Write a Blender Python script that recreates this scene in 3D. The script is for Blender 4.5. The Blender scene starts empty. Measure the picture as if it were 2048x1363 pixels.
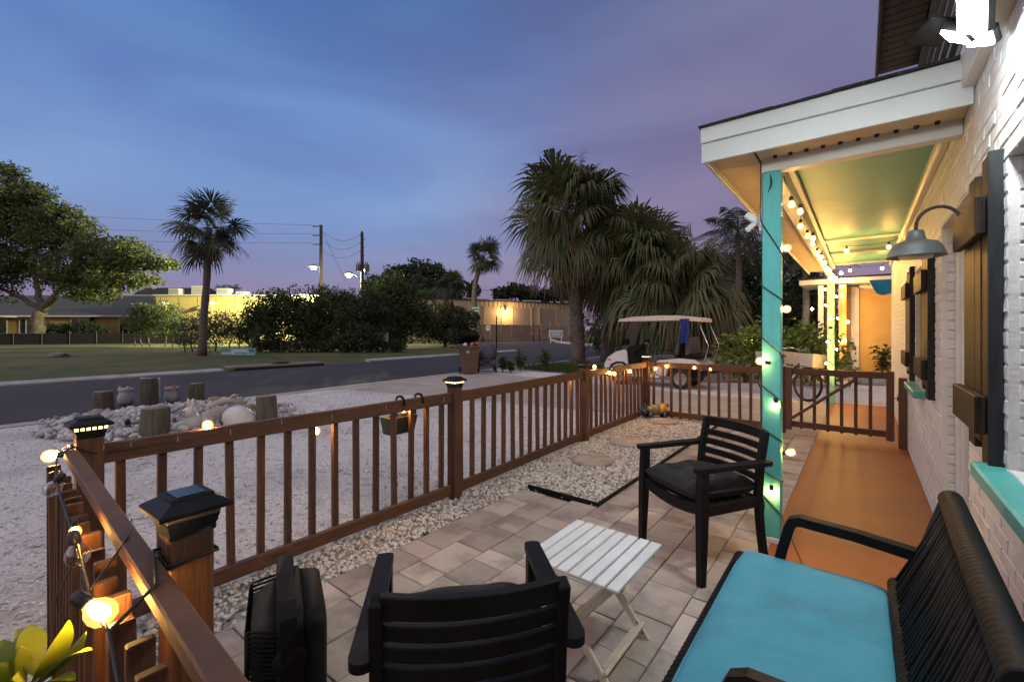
import bpy, math, random
import numpy as np
from mathutils import Vector, Matrix, Euler
R = math.radians
sc = bpy.context.scene
col = sc.collection
YAW = R(38.1)
SY, CY = math.sin(YAW), math.cos(YAW)
EYE = 1.42
FOC = 891.0

# ------------------------------------------------------------------ camera
cd = bpy.data.cameras.new('camera')
cam = bpy.data.objects.new('camera', cd)
col.objects.link(cam)
cam.location = (0, 0, EYE)
cam.rotation_euler = (R(90), 0, YAW)
cd.sensor_width = 36
cd.lens = FOC / 2048 * 36
cd.shift_y = -21.5 / 2048
cd.clip_start = 0.05
cd.clip_end = 900
sc.camera = cam

# ------------------------------------------------------------------ sky
w = bpy.data.worlds.new('World')
sc.world = w
w.use_nodes = True
nt = w.node_tree
nt.nodes.clear()
def N(nt, typ, **kw):
    n = nt.nodes.new(typ)
    for k, v in kw.items():
        if k.startswith('i_'):
            key = k[2:]
            key = int(key) if key.isdigit() else key
            n.inputs[key].default_value = v
        else:
            setattr(n, k, v)
    return n
def ramp(nt, stops, interp='LINEAR'):
    n = nt.nodes.new('ShaderNodeValToRGB')
    cr = n.color_ramp
    cr.interpolation = interp
    while len(cr.elements) < len(stops):
        cr.elements.new(0.5)
    for e, (p, c) in zip(cr.elements, stops):
        e.position = p
        e.color = tuple(c) + (1,) if len(c) == 3 else c
    return n
L = nt.links.new
tc = N(nt, 'ShaderNodeTexCoord')
sep = N(nt, 'ShaderNodeSeparateXYZ')
L(tc.outputs['Generated'], sep.inputs[0])
# dusk colours: by height above the horizon
r_blue = ramp(nt, [(0.0, (.27, .18, .30)), (.06, (.24, .195, .345)), (.13, (.20, .22, .40)), (.22, (.17, .27, .52)),
                   (.42, (.125, .235, .51)), (.62, (.06, .165, .39)), (1.0, (.045, .10, .24))])
r_pur = ramp(nt, [(0.0, (.215, .16, .255)), (.10, (.225, .17, .285)), (.3, (.20, .165, .295)),
                  (.5, (.155, .15, .285)), (.7, (.098, .115, .225)), (1.0, (.065, .085, .18))])
L(sep.outputs['Z'], r_blue.inputs[0])
L(sep.outputs['Z'], r_pur.inputs[0])
# broad cool (west) to mauve (north) drift round the horizon
dot = N(nt, 'ShaderNodeVectorMath', operation='DOT_PRODUCT')
L(tc.outputs['Generated'], dot.inputs[0])
dot.inputs[1].default_value = (0.86, 0.66, 0.12)
mp = N(nt, 'ShaderNodeMapping')
mp.inputs['Scale'].default_value = (1.0, 1.0, 2.6)
mp.inputs['Rotation'].default_value = (0, 0, R(25))
L(tc.outputs['Generated'], mp.inputs[0])
nz = N(nt, 'ShaderNodeTexNoise', i_Scale=1.7, i_Detail=3.0, i_Roughness=.45, i_Distortion=.4)
L(mp.outputs[0], nz.inputs['Vector'])
ma = N(nt, 'ShaderNodeMath', operation='MULTIPLY_ADD')
L(nz.outputs['Fac'], ma.inputs[0])
ma.inputs[1].default_value = .9
L(dot.outputs['Value'], ma.inputs[2])
mr = N(nt, 'ShaderNodeMapRange', interpolation_type='SMOOTHSTEP')
mr.inputs['From Min'].default_value = .02
mr.inputs['From Max'].default_value = .95
L(ma.outputs[0], mr.inputs['Value'])
mix = N(nt, 'ShaderNodeMixRGB')
L(mr.outputs[0], mix.inputs[0])
L(r_blue.outputs[0], mix.inputs[1])
L(r_pur.outputs[0], mix.inputs[2])
# soft darker cloud bands
mp2 = N(nt, 'ShaderNodeMapping')
mp2.inputs['Scale'].default_value = (1.0, 1.0, 3.6)
mp2.inputs['Location'].default_value = (.35, 1.2, .62)
L(tc.outputs['Generated'], mp2.inputs[0])
nz2 = N(nt, 'ShaderNodeTexNoise', i_Scale=1.7, i_Detail=3.5, i_Roughness=.45, i_Distortion=.6)
L(mp2.outputs[0], nz2.inputs['Vector'])
rc = ramp(nt, [(.33, (.76, .73, .84)), (.50, (.97, .96, .98)), (.68, (1.22, 1.18, 1.08))])
L(nz2.outputs['Fac'], rc.inputs[0])
mul = N(nt, 'ShaderNodeMixRGB', blend_type='MULTIPLY', i_0=.85)
L(mix.outputs[0], mul.inputs[1])
L(rc.outputs[0], mul.inputs[2])
sky = N(nt, 'ShaderNodeTexSky', sky_type='NISHITA')
sky.sun_disc = False
sky.sun_elevation = R(1.5)
sky.sun_rotation = R(192)
sky.dust_density = 2.0
bg1 = N(nt, 'ShaderNodeBackground', i_Strength=.03)
L(sky.outputs[0], bg1.inputs[0])
bg2 = N(nt, 'ShaderNodeBackground', i_Strength=1.12)
L(mul.outputs[0], bg2.inputs[0])
add = N(nt, 'ShaderNodeAddShader')
L(bg1.outputs[0], add.inputs[0])
L(bg2.outputs[0], add.inputs[1])
wo = N(nt, 'ShaderNodeOutputWorld')
L(add.outputs[0], wo.inputs[0])

# ------------------------------------------------------------------ last soft daylight
sd = bpy.data.lights.new('sun', 'SUN')
sun = bpy.data.objects.new('sun', sd)
col.objects.link(sun)
sd.energy = 1.5
sd.angle = R(110)
sd.color = (1.0, .79, .61)
sun.rotation_euler = (R(40), 0, R(-12))

sc.view_settings.view_transform = 'Standard'
sc.view_settings.look = 'None'
sc.view_settings.exposure = 0.0
sc.view_settings.gamma = 1.0
sc.view_settings.use_curve_mapping = False
sc.render.engine = 'CYCLES'
sc.cycles.use_denoising = True
sc.cycles.max_bounces = 6
sc.cycles.transparent_max_bounces = 12
sc.cycles.sample_clamp_indirect = 4.0
sc.cycles.caustics_reflective = False
sc.cycles.caustics_refractive = False

# ------------------------------------------------------------------ survey helpers: where a sight line meets the place
def G(u, v, z=0.0):
    t = (EYE - z) * FOC / (v - 660.0)
    return D(u, v, t)
def D(u, v, t):
    l = (u - 1024.0) / FOC * t
    return Vector((-SY * t + CY * l, CY * t + SY * l, EYE - (v - 660.0) / FOC * t))
def PX(u, v, x0):
    k = (u - 1024.0) / FOC
    return D(u, v, x0 / (-SY + CY * k))
def PY(u, v, y0):
    k = (u - 1024.0) / FOC
    return D(u, v, y0 / (CY + SY * k))

# ------------------------------------------------------------------ materials
MATS = {}
def pmat(name, c1, c2=None, scale=6.0, rough=.6, metal=0.0, bump=0.0, bscale=None, stretch=(1, 1, 1),
         rnd=0.0, hue=0.0, trans=0.0, spec=.5, lo=.35, hi=.65, c3=None, s3=1.5, t3=(.5, .7), coat=0.0, emit=None, estr=0.0,
         detail=6.0, disp=None, per=True, vor=0.0):
    m = bpy.data.materials.new(name)
    m.use_nodes = True
    nt = m.node_tree
    nt.nodes.clear()
    L = nt.links.new
    out = N(nt, 'ShaderNodeOutputMaterial')
    b = N(nt, 'ShaderNodeBsdfPrincipled')
    b.inputs['Roughness'].default_value = rough
    b.inputs['Metallic'].default_value = metal
    b.inputs['Specular IOR Level'].default_value = spec
    if coat:
        b.inputs['Coat Weight'].default_value = coat
        b.inputs['Coat Roughness'].default_value = .25
    c2 = c2 or c1
    tc = N(nt, 'ShaderNodeTexCoord')
    oi = N(nt, 'ShaderNodeObjectInfo')
    vec = tc.outputs['Object']
    if per:
        sc_ = N(nt, 'ShaderNodeMath', operation='MULTIPLY')
        L(oi.outputs['Random'], sc_.inputs[0])
        sc_.inputs[1].default_value = 37.0
        va = N(nt, 'ShaderNodeVectorMath', operation='ADD')
        L(vec, va.inputs[0])
        L(sc_.outputs[0], va.inputs[1])
        vec = va.outputs[0]
    mp = N(nt, 'ShaderNodeMapping')
    mp.inputs['Scale'].default_value = stretch
    L(vec, mp.inputs[0])
    nz = N(nt, 'ShaderNodeTexNoise', i_Scale=scale, i_Detail=detail, i_Roughness=.6)
    L(mp.outputs[0], nz.inputs['Vector'])
    rp = ramp(nt, [(lo, c1), (hi, c2)])
    L(nz.outputs['Fac'], rp.inputs[0])
    colr = rp.outputs[0]
    if c3:
        nz3 = N(nt, 'ShaderNodeTexNoise', i_Scale=s3, i_Detail=5.0, i_Roughness=.6)
        L(vec, nz3.inputs['Vector'])
        mr = N(nt, 'ShaderNodeMapRange')
        mr.inputs['From Min'].default_value = t3[0]
        mr.inputs['From Max'].default_value = t3[1]
        L(nz3.outputs['Fac'], mr.inputs['Value'])
        mx = N(nt, 'ShaderNodeMixRGB')
        L(mr.outputs[0], mx.inputs[0])
        L(colr, mx.inputs[1])
        mx.inputs[2].default_value = tuple(c3) + (1,)
        colr = mx.outputs[0]
    if rnd or hue:
        hs = N(nt, 'ShaderNodeHueSaturation')
        m1 = N(nt, 'ShaderNodeMapRange')
        m1.inputs['To Min'].default_value = 1 - rnd
        m1.inputs['To Max'].default_value = 1 + rnd
        L(oi.outputs['Random'], m1.inputs['Value'])
        L(m1.outputs[0], hs.inputs['Value'])
        if hue:
            fr = N(nt, 'ShaderNodeMath', operation='FRACT')
            mu = N(nt, 'ShaderNodeMath', operation='MULTIPLY')
            mu.inputs[1].default_value = 7.31
            L(oi.outputs['Random'], mu.inputs[0])
            L(mu.outputs[0], fr.inputs[0])
            m2 = N(nt, 'ShaderNodeMapRange')
            m2.inputs['To Min'].default_value = .5 - hue
            m2.inputs['To Max'].default_value = .5 + hue
            L(fr.outputs[0], m2.inputs['Value'])
            L(m2.outputs[0], hs.inputs['Hue'])
        L(colr, hs.inputs['Color'])
        colr = hs.outputs[0]
    L(colr, b.inputs['Base Color'])
    # roughness breaks up with the same grain
    rr = N(nt, 'ShaderNodeMapRange')
    rr.inputs['To Min'].default_value = max(0.02, rough - .10)
    rr.inputs['To Max'].default_value = min(1.0, rough + .12)
    L(nz.outputs['Fac'], rr.inputs['Value'])
    L(rr.outputs[0], b.inputs['Roughness'])
    if bump:
        if vor:
            nb = N(nt, 'ShaderNodeTexVoronoi', i_Scale=vor)
            L(mp.outputs[0], nb.inputs['Vector'])
            src = nb.outputs['Distance']
        else:
            nb = N(nt, 'ShaderNodeTexNoise', i_Scale=bscale or scale * 3, i_Detail=8.0, i_Roughness=.65)
            L(mp.outputs[0], nb.inputs['Vector'])
            src = nb.outputs['Fac']
        bp = N(nt, 'ShaderNodeBump', i_Strength=min(1.0, bump), i_Distance=.01 if disp is None else disp)
        L(src, bp.inputs['Height'])
        L(bp.outputs[0], b.inputs['Normal'])
    if emit:
        b.inputs['Emission Color'].default_value = tuple(emit) + (1,)
        b.inputs['Emission Strength'].default_value = estr
    sh = b.outputs[0]
    if trans:
        tr = N(nt, 'ShaderNodeBsdfTranslucent')
        L(colr, tr.inputs[0])
        ms = N(nt, 'ShaderNodeMixShader', i_0=trans)
        L(sh, ms.inputs[1])
        L(tr.outputs[0], ms.inputs[2])
        sh = ms.outputs[0]
    L(sh, out.inputs[0])
    MATS[name] = m
    return m
def emat(name, c, s):
    m = bpy.data.materials.new(name)
    m.use_nodes = True
    nt = m.node_tree
    nt.nodes.clear()
    out = N(nt, 'ShaderNodeOutputMaterial')
    e = N(nt, 'ShaderNodeEmission', i_0=tuple(c) + (1,), i_1=s)
    nt.links.new(e.outputs[0], out.inputs[0])
    MATS[name] = m
    return m
def glassmat(name, tint, gloss=.12, rough=.03, emit=None, es=0):
    m = bpy.data.materials.new(name)
    m.use_nodes = True
    nt = m.node_tree
    nt.nodes.clear()
    L = nt.links.new
    out = N(nt, 'ShaderNodeOutputMaterial')
    t = N(nt, 'ShaderNodeBsdfTransparent', i_0=tuple(tint) + (1,))
    g = N(nt, 'ShaderNodeBsdfGlossy', i_1=rough)
    lw = N(nt, 'ShaderNodeLayerWeight', i_0=.35)
    mr = N(nt, 'ShaderNodeMapRange')
    mr.inputs['To Min'].default_value = gloss
    mr.inputs['To Max'].default_value = .75
    L(lw.outputs['Facing'], mr.inputs['Value'])
    ms = N(nt, 'ShaderNodeMixShader')
    L(mr.outputs[0], ms.inputs[0])
    L(t.outputs[0], ms.inputs[1])
    L(g.outputs[0], ms.inputs[2])
    sh = ms.outputs[0]
    if emit:
        e = N(nt, 'ShaderNodeEmission', i_0=tuple(emit) + (1,), i_1=es)
        ad = N(nt, 'ShaderNodeAddShader')
        L(sh, ad.inputs[0])
        L(e.outputs[0], ad.inputs[1])
        sh = ad.outputs[0]
    L(sh, out.inputs[0])
    MATS[name] = m
    return m

pmat('fence_wood', (.052, .020, .008), (.155, .064, .024), scale=7, lo=.3, hi=.7, rough=.6, stretch=(9, 9, .55), bump=.7, bscale=16, rnd=.28, disp=.004, c3=(.07, .028, .014), s3=3)
pmat('rail_wood', (.052, .020, .009), (.15, .062, .025), scale=7, lo=.3, hi=.7, rough=.62, stretch=(.9, .9, 11), bump=.6, bscale=22, rnd=.12, disp=.004, c3=(.17, .075, .036), s3=6, t3=(.58, .8))
pmat('gate_wood', (.07, .03, .016), (.13, .052, .026), scale=9, rough=.55, stretch=(5, 5, .6), bump=.3, bscale=20, rnd=.15, disp=.004)
pmat('cap_black', (.006, .0065, .0075), (.012, .0125, .014), scale=14, spec=.2, rough=.5, bump=.15, bscale=80, disp=.002, per=False)
pmat('solar_glass', (.015, .02, .03), (.03, .04, .05), scale=5, rough=.12, c3=(.30, .32, .33), s3=14, t3=(.62, .7))
emat('cap_led', (1.0, .66, .30), 4.5)
pmat('cap_lens_off', (.12, .12, .12), (.2, .2, .2), rough=.3)
pmat('cable_black', (.012, .011, .010), rough=.5)
pmat('socket_black', (.015, .014, .013), (.03, .028, .026), rough=.4)
emat('bulb_core', (1.0, .52, .13), 480.0)
emat('bulb_core_porch', (1.0, .54, .15), 210.0)
emat('bulb_core_far', (1.0, .53, .14), 470.0)
pmat('filament_off', (.35, .22, .08), rough=.4, metal=.6)
glassmat('bulb_glass', (.98, .96, .92), gloss=.06)
glassmat('bulb_glass_lit', (1, .97, .9), gloss=.04, emit=(1.0, .48, .10), es=1.0)

pmat('white_brick', (.62, .625, .62), (.70, .705, .70), scale=5, rough=.5, bump=.4, bscale=12, rnd=.03, disp=.008, c3=(.52, .50, .46), s3=4, t3=(.66, .85))
pmat('mortar_white', (.60, .585, .55), (.68, .66, .63), scale=10, rough=.7, bump=.4, bscale=30)
pmat('trim_white', (.64, .63, .58), (.72, .71, .67), scale=4, rough=.45, bump=.12, bscale=18, disp=.003, c3=(.50, .45, .36), s3=2.5, t3=(.66, .9))
pmat('fascia_white', (.58, .62, .585), (.65, .69, .65), scale=3, rough=.4, bump=.06, bscale=8, disp=.003, c3=(.55, .57, .55), s3=1.6, t3=(.6, .9))
pmat('soffit_cream', (.55, .44, .29), (.63, .52, .36), scale=5, rough=.6, bump=.1)
pmat('soffit_dark', (.10, .092, .082), (.16, .145, .13), scale=4, rough=.65, bump=.12)
pmat('siding_grey', (.30, .28, .27), (.40, .37, .36), scale=6, rough=.65, stretch=(1, .3, 4), bump=.35, bscale=15, rnd=.12, c3=(.17, .15, .14), s3=3, t3=(.55, .8))
pmat('shingle_black', (.015, .014, .014), (.035, .033, .032), scale=60, rough=.95, bump=.6)
pmat('ceiling_green', (.10, .35, .31), (.145, .43, .375), scale=1.6, rough=.5, stretch=(3, .25, 1), bump=.05, bscale=5, c3=(.085, .29, .26), s3=1.2)
pmat('post_teal', (.09, .45, .43), (.12, .52, .49), scale=4, rough=.4, stretch=(3, 3, .4), bump=.25, bscale=24, disp=.003)
pmat('sill_teal', (.06, .34, .31), (.09, .42, .38), scale=6, rough=.4, bump=.25, bscale=12, c3=(.3, .5, .45), s3=9, t3=(.7, .8))
pmat('shutter_wood', (.006, .0045, .004), (.050, .030, .016), lo=.42, hi=.68, scale=11, spec=.2, rough=.5, stretch=(5, 5, .35), bump=1.0, bscale=14, rnd=.25, disp=.006, c3=(.014, .012, .010), s3=5)
pmat('shutter_edge', (.018, .020, .022), (.032, .034, .035), scale=9, spec=.15, rough=.7, stretch=(3, 3, .4), bump=.25, bscale=18)
pmat('galvanized', (.115, .14, .135), (.19, .21, .205), scale=12, rough=.45, metal=.35, bump=.08)
pmat('lamp_inner', (.7, .68, .62), rough=.5)
pmat('dark_iron', (.03, .024, .02), (.05, .04, .035), scale=10, rough=.5, metal=.3)
pmat('slab_orange', (.215, .060, .021), (.31, .098, .034), scale=2.2, rough=.5, bump=.2, bscale=30, disp=.004, c3=(.20, .066, .024), s3=1.7, t3=(.45, .72), per=False)
pmat('glass_dark', (.02, .022, .025), rough=.06, spec=.8)
emat('flood_panel', (.90, .98, 1.0), 300.0)
pmat('flood_body', (.004, .0045, .005), rough=.6, spec=.1)

pmat('paver', (.38, .32, .265), (.52, .445, .38), scale=2.4, rough=.75, bump=.45, bscale=40, rnd=.24, hue=.012, disp=.004, c3=(.235, .20, .18), s3=3.4, t3=(.48, .68))
pmat('joint_sand', (.10, .088, .075), (.17, .15, .13), scale=60, rough=.95, bump=.6)
pmat('pebble', (.66, .61, .54), (.80, .76, .69), scale=4, rough=.7, bump=.4, bscale=40, per=False, lo=.3, hi=.7)
pmat('shell_ground', (.46, .44, .43), (.80, .785, .775), scale=70, rough=.9, bump=.9, bscale=110, per=False, disp=.012, lo=.38, hi=.56, c3=(.42, .40, .385), s3=.7, t3=(.5, .74))
pmat('shell_bits', (.46, .44, .425), (.84, .82, .80), scale=31, rough=.8, per=False)
pmat('concrete', (.37, .325, .275), (.47, .42, .36), scale=2.2, rough=.85, bump=.3, bscale=60, c3=(.29, .27, .26), s3=.9, t3=(.5, .75), per=False)
pmat('concrete_kerb', (.34, .325, .31), (.46, .44, .42), scale=3, rough=.85, bump=.3, bscale=40, c3=(.24, .23, .22), s3=1.3, per=False)
pmat('asphalt', (.030, .028, .031), (.052, .049, .053), scale=90, rough=.85, bump=.5, bscale=160, c3=(.026, .025, .028), s3=.35, t3=(.4, .7), per=False, disp=.006)
pmat('lawn', (.045, .075, .016), (.10, .105, .032), scale=.9, rough=.95, bump=.9, bscale=18, per=False, c3=(.15, .105, .058), s3=.16, t3=(.5, .66), disp=.05, lo=.35, hi=.62)
pmat('soil', (.12, .10, .08), (.24, .215, .19), scale=5, rough=.95, bump=.8, bscale=30, per=False)
pmat('grass_green', (.05, .085, .02), (.085, .125, .03), scale=8, rough=.9, bump=.8, bscale=40, per=False, trans=.25)
pmat('black_plastic', (.007, .007, .0075), (.013, .013, .0135), scale=10, spec=.15, rough=.6, bump=.12, bscale=60, disp=.002)
pmat('chair_black', (.006, .006, .0063), (.012, .0118, .0118), scale=12, spec=.16, rough=.5, bump=.18, bscale=50, disp=.003, c3=(.045, .04, .036), s3=9, t3=(.68, .9), stretch=(1, 1, 1))
pmat('cushion_black', (.012, .012, .013), (.02, .02, .021), scale=30, rough=.85, bump=.3, bscale=220, disp=.002)
pmat('table_white', (.66, .67, .66), (.76, .77, .76), scale=7, rough=.5, bump=.25, bscale=24, rnd=.03, disp=.003, c3=(.55, .50, .42), s3=8, t3=(.66, .85))
pmat('table_leg', (.56, .48, .36), (.66, .58, .46), scale=8, rough=.55, bump=.2, bscale=24)
pmat('cushion_blue', (.05, .255, .335), (.07, .315, .405), scale=3, rough=.8, bump=.35, bscale=9, disp=.012, stretch=(1, .45, 1), c3=(.05, .175, .215), s3=3.2, t3=(.52, .80))
pmat('rope_black', (.004, .004, .0045), (.011, .011, .012), scale=26, spec=.14, rough=.55, bump=.6, bscale=60, stretch=(1, 1, 1), disp=.004)
pmat('wrap_black', (.012, .012, .013), (.03, .03, .031), scale=8, rough=.42, bump=.9, bscale=12, stretch=(1, 14, 1), disp=.006, per=False)
pmat('stone_tan', (.34, .28, .22), (.47, .41, .34), scale=7, rough=.85, bump=.6, bscale=30, rnd=.1)
pmat('rock_white', (.48, .46, .45), (.66, .64, .63), scale=5, rough=.8, bump=.5, bscale=20, per=False, c3=(.26, .25, .25), s3=3, t3=(.5, .68))
pmat('rock_brown', (.17, .13, .10), (.30, .25, .20), scale=6, rough=.85, bump=.6, bscale=20, rnd=.15)
pmat('log_grey', (.055, .048, .030), (.125, .108, .072), scale=7, rough=.85, stretch=(4, 4, .4), bump=.7, bscale=14, rnd=.18)
pmat('ceramic_white', (.58, .57, .52), (.68, .67, .62), scale=6, rough=.4, bump=.15, c3=(.30, .20, .12), s3=9, t3=(.68, .74))
pmat('plaster_grey', (.30, .29, .28), (.42, .40, .39), scale=8, rough=.8, bump=.3)
pmat('red_paint', (.35, .05, .04), rough=.5)
pmat('pale_blue', (.45, .53, .57), rough=.5)
pmat('black_matte', (.010, .010, .011), rough=.7)

# ------------------------------------------------------------------ mesh helpers
def V(*a):
    return Vector(a)
ICO = {}
def ico(sub):
    if sub not in ICO:
        import bmesh
        bm = bmesh.new()
        bmesh.ops.create_icosphere(bm, subdivisions=sub, radius=1)
        bm.verts.ensure_lookup_table()
        ICO[sub] = ([v.co.copy() for v in bm.verts], [[v.index for v in f.verts] for f in bm.faces])
        bm.free()
    return ICO[sub]
class MB:
    def __init__(s):
        s.v = []
        s.f = []
        s.m = []
        s.s = []
    def add(s, vs, fs, mi=0, M=None, smooth=False):
        o = len(s.v)
        if M is not None:
            vs = [M @ Vector(v) for v in vs]
        s.v.extend([tuple(v) for v in vs])
        for f in fs:
            s.f.append([i + o for i in f])
            s.m.append(mi)
            s.s.append(smooth)
        return s
    def convex(s, vs, fs, mi=0, M=None, smooth=False):
        vs = [Vector(v) for v in vs]
        c = sum(vs, Vector()) / len(vs)
        out = []
        for f in fs:
            a, b, d = vs[f[0]], vs[f[1]], vs[f[2]]
            n = (b - a).cross(d - a)
            fc = sum((vs[i] for i in f), Vector()) / len(f)
            out.append(f if n.dot(fc - c) > 0 else f[::-1])
        return s.add(vs, out, mi, M, smooth)
    def box(s, c, size, rz=0, bev=0.0, mi=0, M=None):
        hx, hy, hz = size[0] / 2, size[1] / 2, size[2] / 2
        T = Matrix.Translation(c) @ Matrix.Rotation(rz, 4, 'Z')
        if M is not None:
            T = M @ T
        b = min(bev, hx * .9, hy * .9, hz * .9)
        if b <= 0:
            vs = [(x, y, z) for x in (-hx, hx) for y in (-hy, hy) for z in (-hz, hz)]
            fs = [[0, 1, 3, 2], [4, 5, 7, 6], [0, 1, 5, 4], [2, 3, 7, 6], [0, 2, 6, 4], [1, 3, 7, 5]]
            return s.convex(vs, fs, mi, T)
        vs = []
        idx = {}
        for sx in (-1, 1):
            for sy in (-1, 1):
                for sz in (-1, 1):
                    for ax in range(3):
                        h = [hx - b, hy - b, hz - b]
                        h[ax] += b
                        idx[(sx, sy, sz, ax)] = len(vs)
                        vs.append((sx * h[0], sy * h[1], sz * h[2]))
        fs = []
        for ax in range(3):
            o = [a for a in range(3) if a != ax]
            for sg in (-1, 1):
                q = []
                for p, r in ((-1, -1), (1, -1), (1, 1), (-1, 1)):
                    k = [0, 0, 0]
                    k[ax] = sg
                    k[o[0]] = p
                    k[o[1]] = r
                    q.append(idx[(k[0], k[1], k[2], ax)])
                fs.append(q)
            for p in (-1, 1):
                for r in (-1, 1):
                    q = []
                    for sg, a in ((-1, o[0]), (1, o[0]), (1, o[1]), (-1, o[1])):
                        k = [0, 0, 0]
                        k[ax] = sg
                        k[o[0]] = p
                        k[o[1]] = r
                        q.append(idx[(k[0], k[1], k[2], a)])
                    fs.append(q)
        for sx in (-1, 1):
            for sy in (-1, 1):
                for sz in (-1, 1):
                    fs.append([idx[(sx, sy, sz, a)] for a in range(3)])
        return s.convex(vs, fs, mi, T)
    def bar(s, a, b, wx, wz, bev=.003, mi=0, up=(0, 0, 1), M=None):
        a, b = Vector(a), Vector(b)
        y = (b - a).normalized()
        u = Vector(up)
        x = y.cross(u)
        if x.length < 1e-4:
            x = y.cross(Vector((1, 0, 0)))
        x.normalize()
        z = x.cross(y)
        T = Matrix((x, y, z)).transposed().to_4x4()
        T.translation = (a + b) / 2
        if M is not None:
            T = M @ T
        return s.box((0, 0, 0), (wx, (b - a).length, wz), 0, bev, mi, T)
    def tube(s, pts, r, n=8, mi=0, cap=True, smooth=True, M=None, flat=1.0, a0=0.0):
        pts = [Vector(p) for p in pts]
        k = len(pts)
        rs = r if isinstance(r, (list, tuple)) else [r] * k
        vs = []
        px = None
        for i, p in enumerate(pts):
            t = (pts[min(i + 1, k - 1)] - pts[max(i - 1, 0)])
            if t.length < 1e-9:
                t = Vector((0, 0, 1))
            t.normalize()
            if px is None:
                a = Vector((0, 0, 1)) if abs(t.z) < .9 else Vector((1, 0, 0))
                px = t.cross(a).normalized()
            else:
                px = (px - t * px.dot(t))
                if px.length < 1e-6:
                    px = t.orthogonal()
                px.normalize()
            py = t.cross(px)
            for j in range(n):
                an = 2 * math.pi * j / n + a0
                vs.append(p + (px * math.cos(an) + py * math.sin(an) * flat) * rs[i])
        fs = []
        for i in range(k - 1):
            for j in range(n):
                fs.append([i * n + j, i * n + (j + 1) % n, (i + 1) * n + (j + 1) % n, (i + 1) * n + j])
        o = len(s.v)
        s.add(vs, fs, mi, M, smooth)
        if cap:
            s.f.append([o + j for j in range(n)][::-1]); s.m.append(mi); s.s.append(False)
            s.f.append([o + (k - 1) * n + j for j in range(n)]); s.m.append(mi); s.s.append(False)
        return s
    def lathe(s, prof, n=20, M=None, mi=0, smooth=True, cap=True):
        vs = []
        for r, z in prof:
            for j in range(n):
                a = 2 * math.pi * j / n
                vs.append((r * math.cos(a), r * math.sin(a), z))
        fs = []
        for i in range(len(prof) - 1):
            for j in range(n):
                fs.append([i * n + j, i * n + (j + 1) % n, (i + 1) * n + (j + 1) % n, (i + 1) * n + j])
        o = len(s.v)
        s.add(vs, fs, mi, M, smooth)
        if cap:
            if prof[0][0] > 1e-4:
                s.f.append([o + j for j in range(n)][::-1]); s.m.append(mi); s.s.append(False)
            if prof[-1][0] > 1e-4:
                s.f.append([o + (len(prof) - 1) * n + j for j in range(n)]); s.m.append(mi); s.s.append(False)
        return s
    def prism(s, poly, z0, z1, M=None, mi=0):
        n = len(poly)
        vs = [(x, y, z0) for x, y in poly] + [(x, y, z1) for x, y in poly]
        ar = sum(poly[i][0] * poly[(i + 1) % n][1] - poly[(i + 1) % n][0] * poly[i][1] for i in range(n))
        fs = [list(range(n))[::-1], list(range(n, 2 * n))] + [[i, (i + 1) % n, n + (i + 1) % n, n + i] for i in range(n)]
        if (ar < 0) != (z1 < z0):
            fs = [f[::-1] for f in fs]
        return s.add(vs, fs, mi, M)
    def ell(s, c, r, sub=2, mi=0, M=None, noise=0, seed=0, smooth=True):
        vs, fs = ico(sub)
        rg = random.Random(seed)
        ph = [rg.uniform(0, 6.28) for _ in range(6)]
        fr = [rg.uniform(1.2, 3.2) for _ in range(6)]
        out = []
        for v in vs:
            k = 1.0
            if noise:
                k += noise * (math.sin(v.x * fr[0] * 2 + ph[0]) * math.cos(v.y * fr[1] * 2 + ph[1]) + .6 * math.sin(v.z * fr[2] * 2.5 + ph[2] + v.x * 2) + .3 * math.sin(7 * v.x + ph[3]) * math.sin(6 * v.y + ph[4]))
            out.append((c[0] + v.x * r[0] * k, c[1] + v.y * r[1] * k, c[2] + v.z * r[2] * k))
        return s.add(out, fs, mi, M, smooth)
    def mesh(s, name, mats):
        me = bpy.data.meshes.new(name)
        me.from_pydata(s.v, [], s.f)
        for m in (mats if isinstance(mats, (list, tuple)) else [mats]):
            me.materials.append(MATS[m])
        me.polygons.foreach_set('material_index', s.m)
        me.polygons.foreach_set('use_smooth', s.s)
        me.update()
        return me
    def build(s, name, mats, parent=None, world=False):
        if world and parent is not None:
            o = WL[parent.name]
            s.v = [(a - o[0], b - o[1], c - o[2]) for a, b, c in s.v]
        ob = bpy.data.objects.new(name, s.mesh(name, mats))
        col.objects.link(ob)
        if parent is not None:
            ob.parent = parent
            WL[ob.name] = WL.get(parent.name, Vector())
        else:
            WL[ob.name] = Vector()
        return ob
WL = {}
def tag(o, label=None, cat=None, group=None, kind=None):
    for k, v in (('label', label), ('category', cat), ('group', group), ('kind', kind)):
        if v:
            o[k] = v
    return o
def thing(name, label, cat, loc=(0, 0, 0), rz=0.0, group=None, rot=None):
    o = bpy.data.objects.new(name, None)
    o.empty_display_size = .1
    col.objects.link(o)
    o.location = loc
    o.rotation_euler = rot or (0, 0, rz)
    WL[o.name] = Vector(loc)
    return tag(o, label, cat, group)
def inst(me, name, parent, loc=(0, 0, 0), rot=(0, 0, 0), scale=(1, 1, 1)):
    o = bpy.data.objects.new(name, me)
    col.objects.link(o)
    o.parent = parent
    o.location = loc
    o.rotation_euler = rot
    o.scale = scale
    WL[o.name] = WL.get(parent.name, Vector()) if parent else Vector()
    return o
def copy_tree(o, parent=None, label=None, group=None):
    c = o.copy()
    col.objects.link(c)
    c.parent = parent
    if label:
        c['label'] = label
    if group:
        c['group'] = group
    for ch in list(o.children):
        copy_tree(ch, c)
    return c
def struct(name, mb, mat):
    return tag(mb.build(name, mat), kind='structure')
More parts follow.
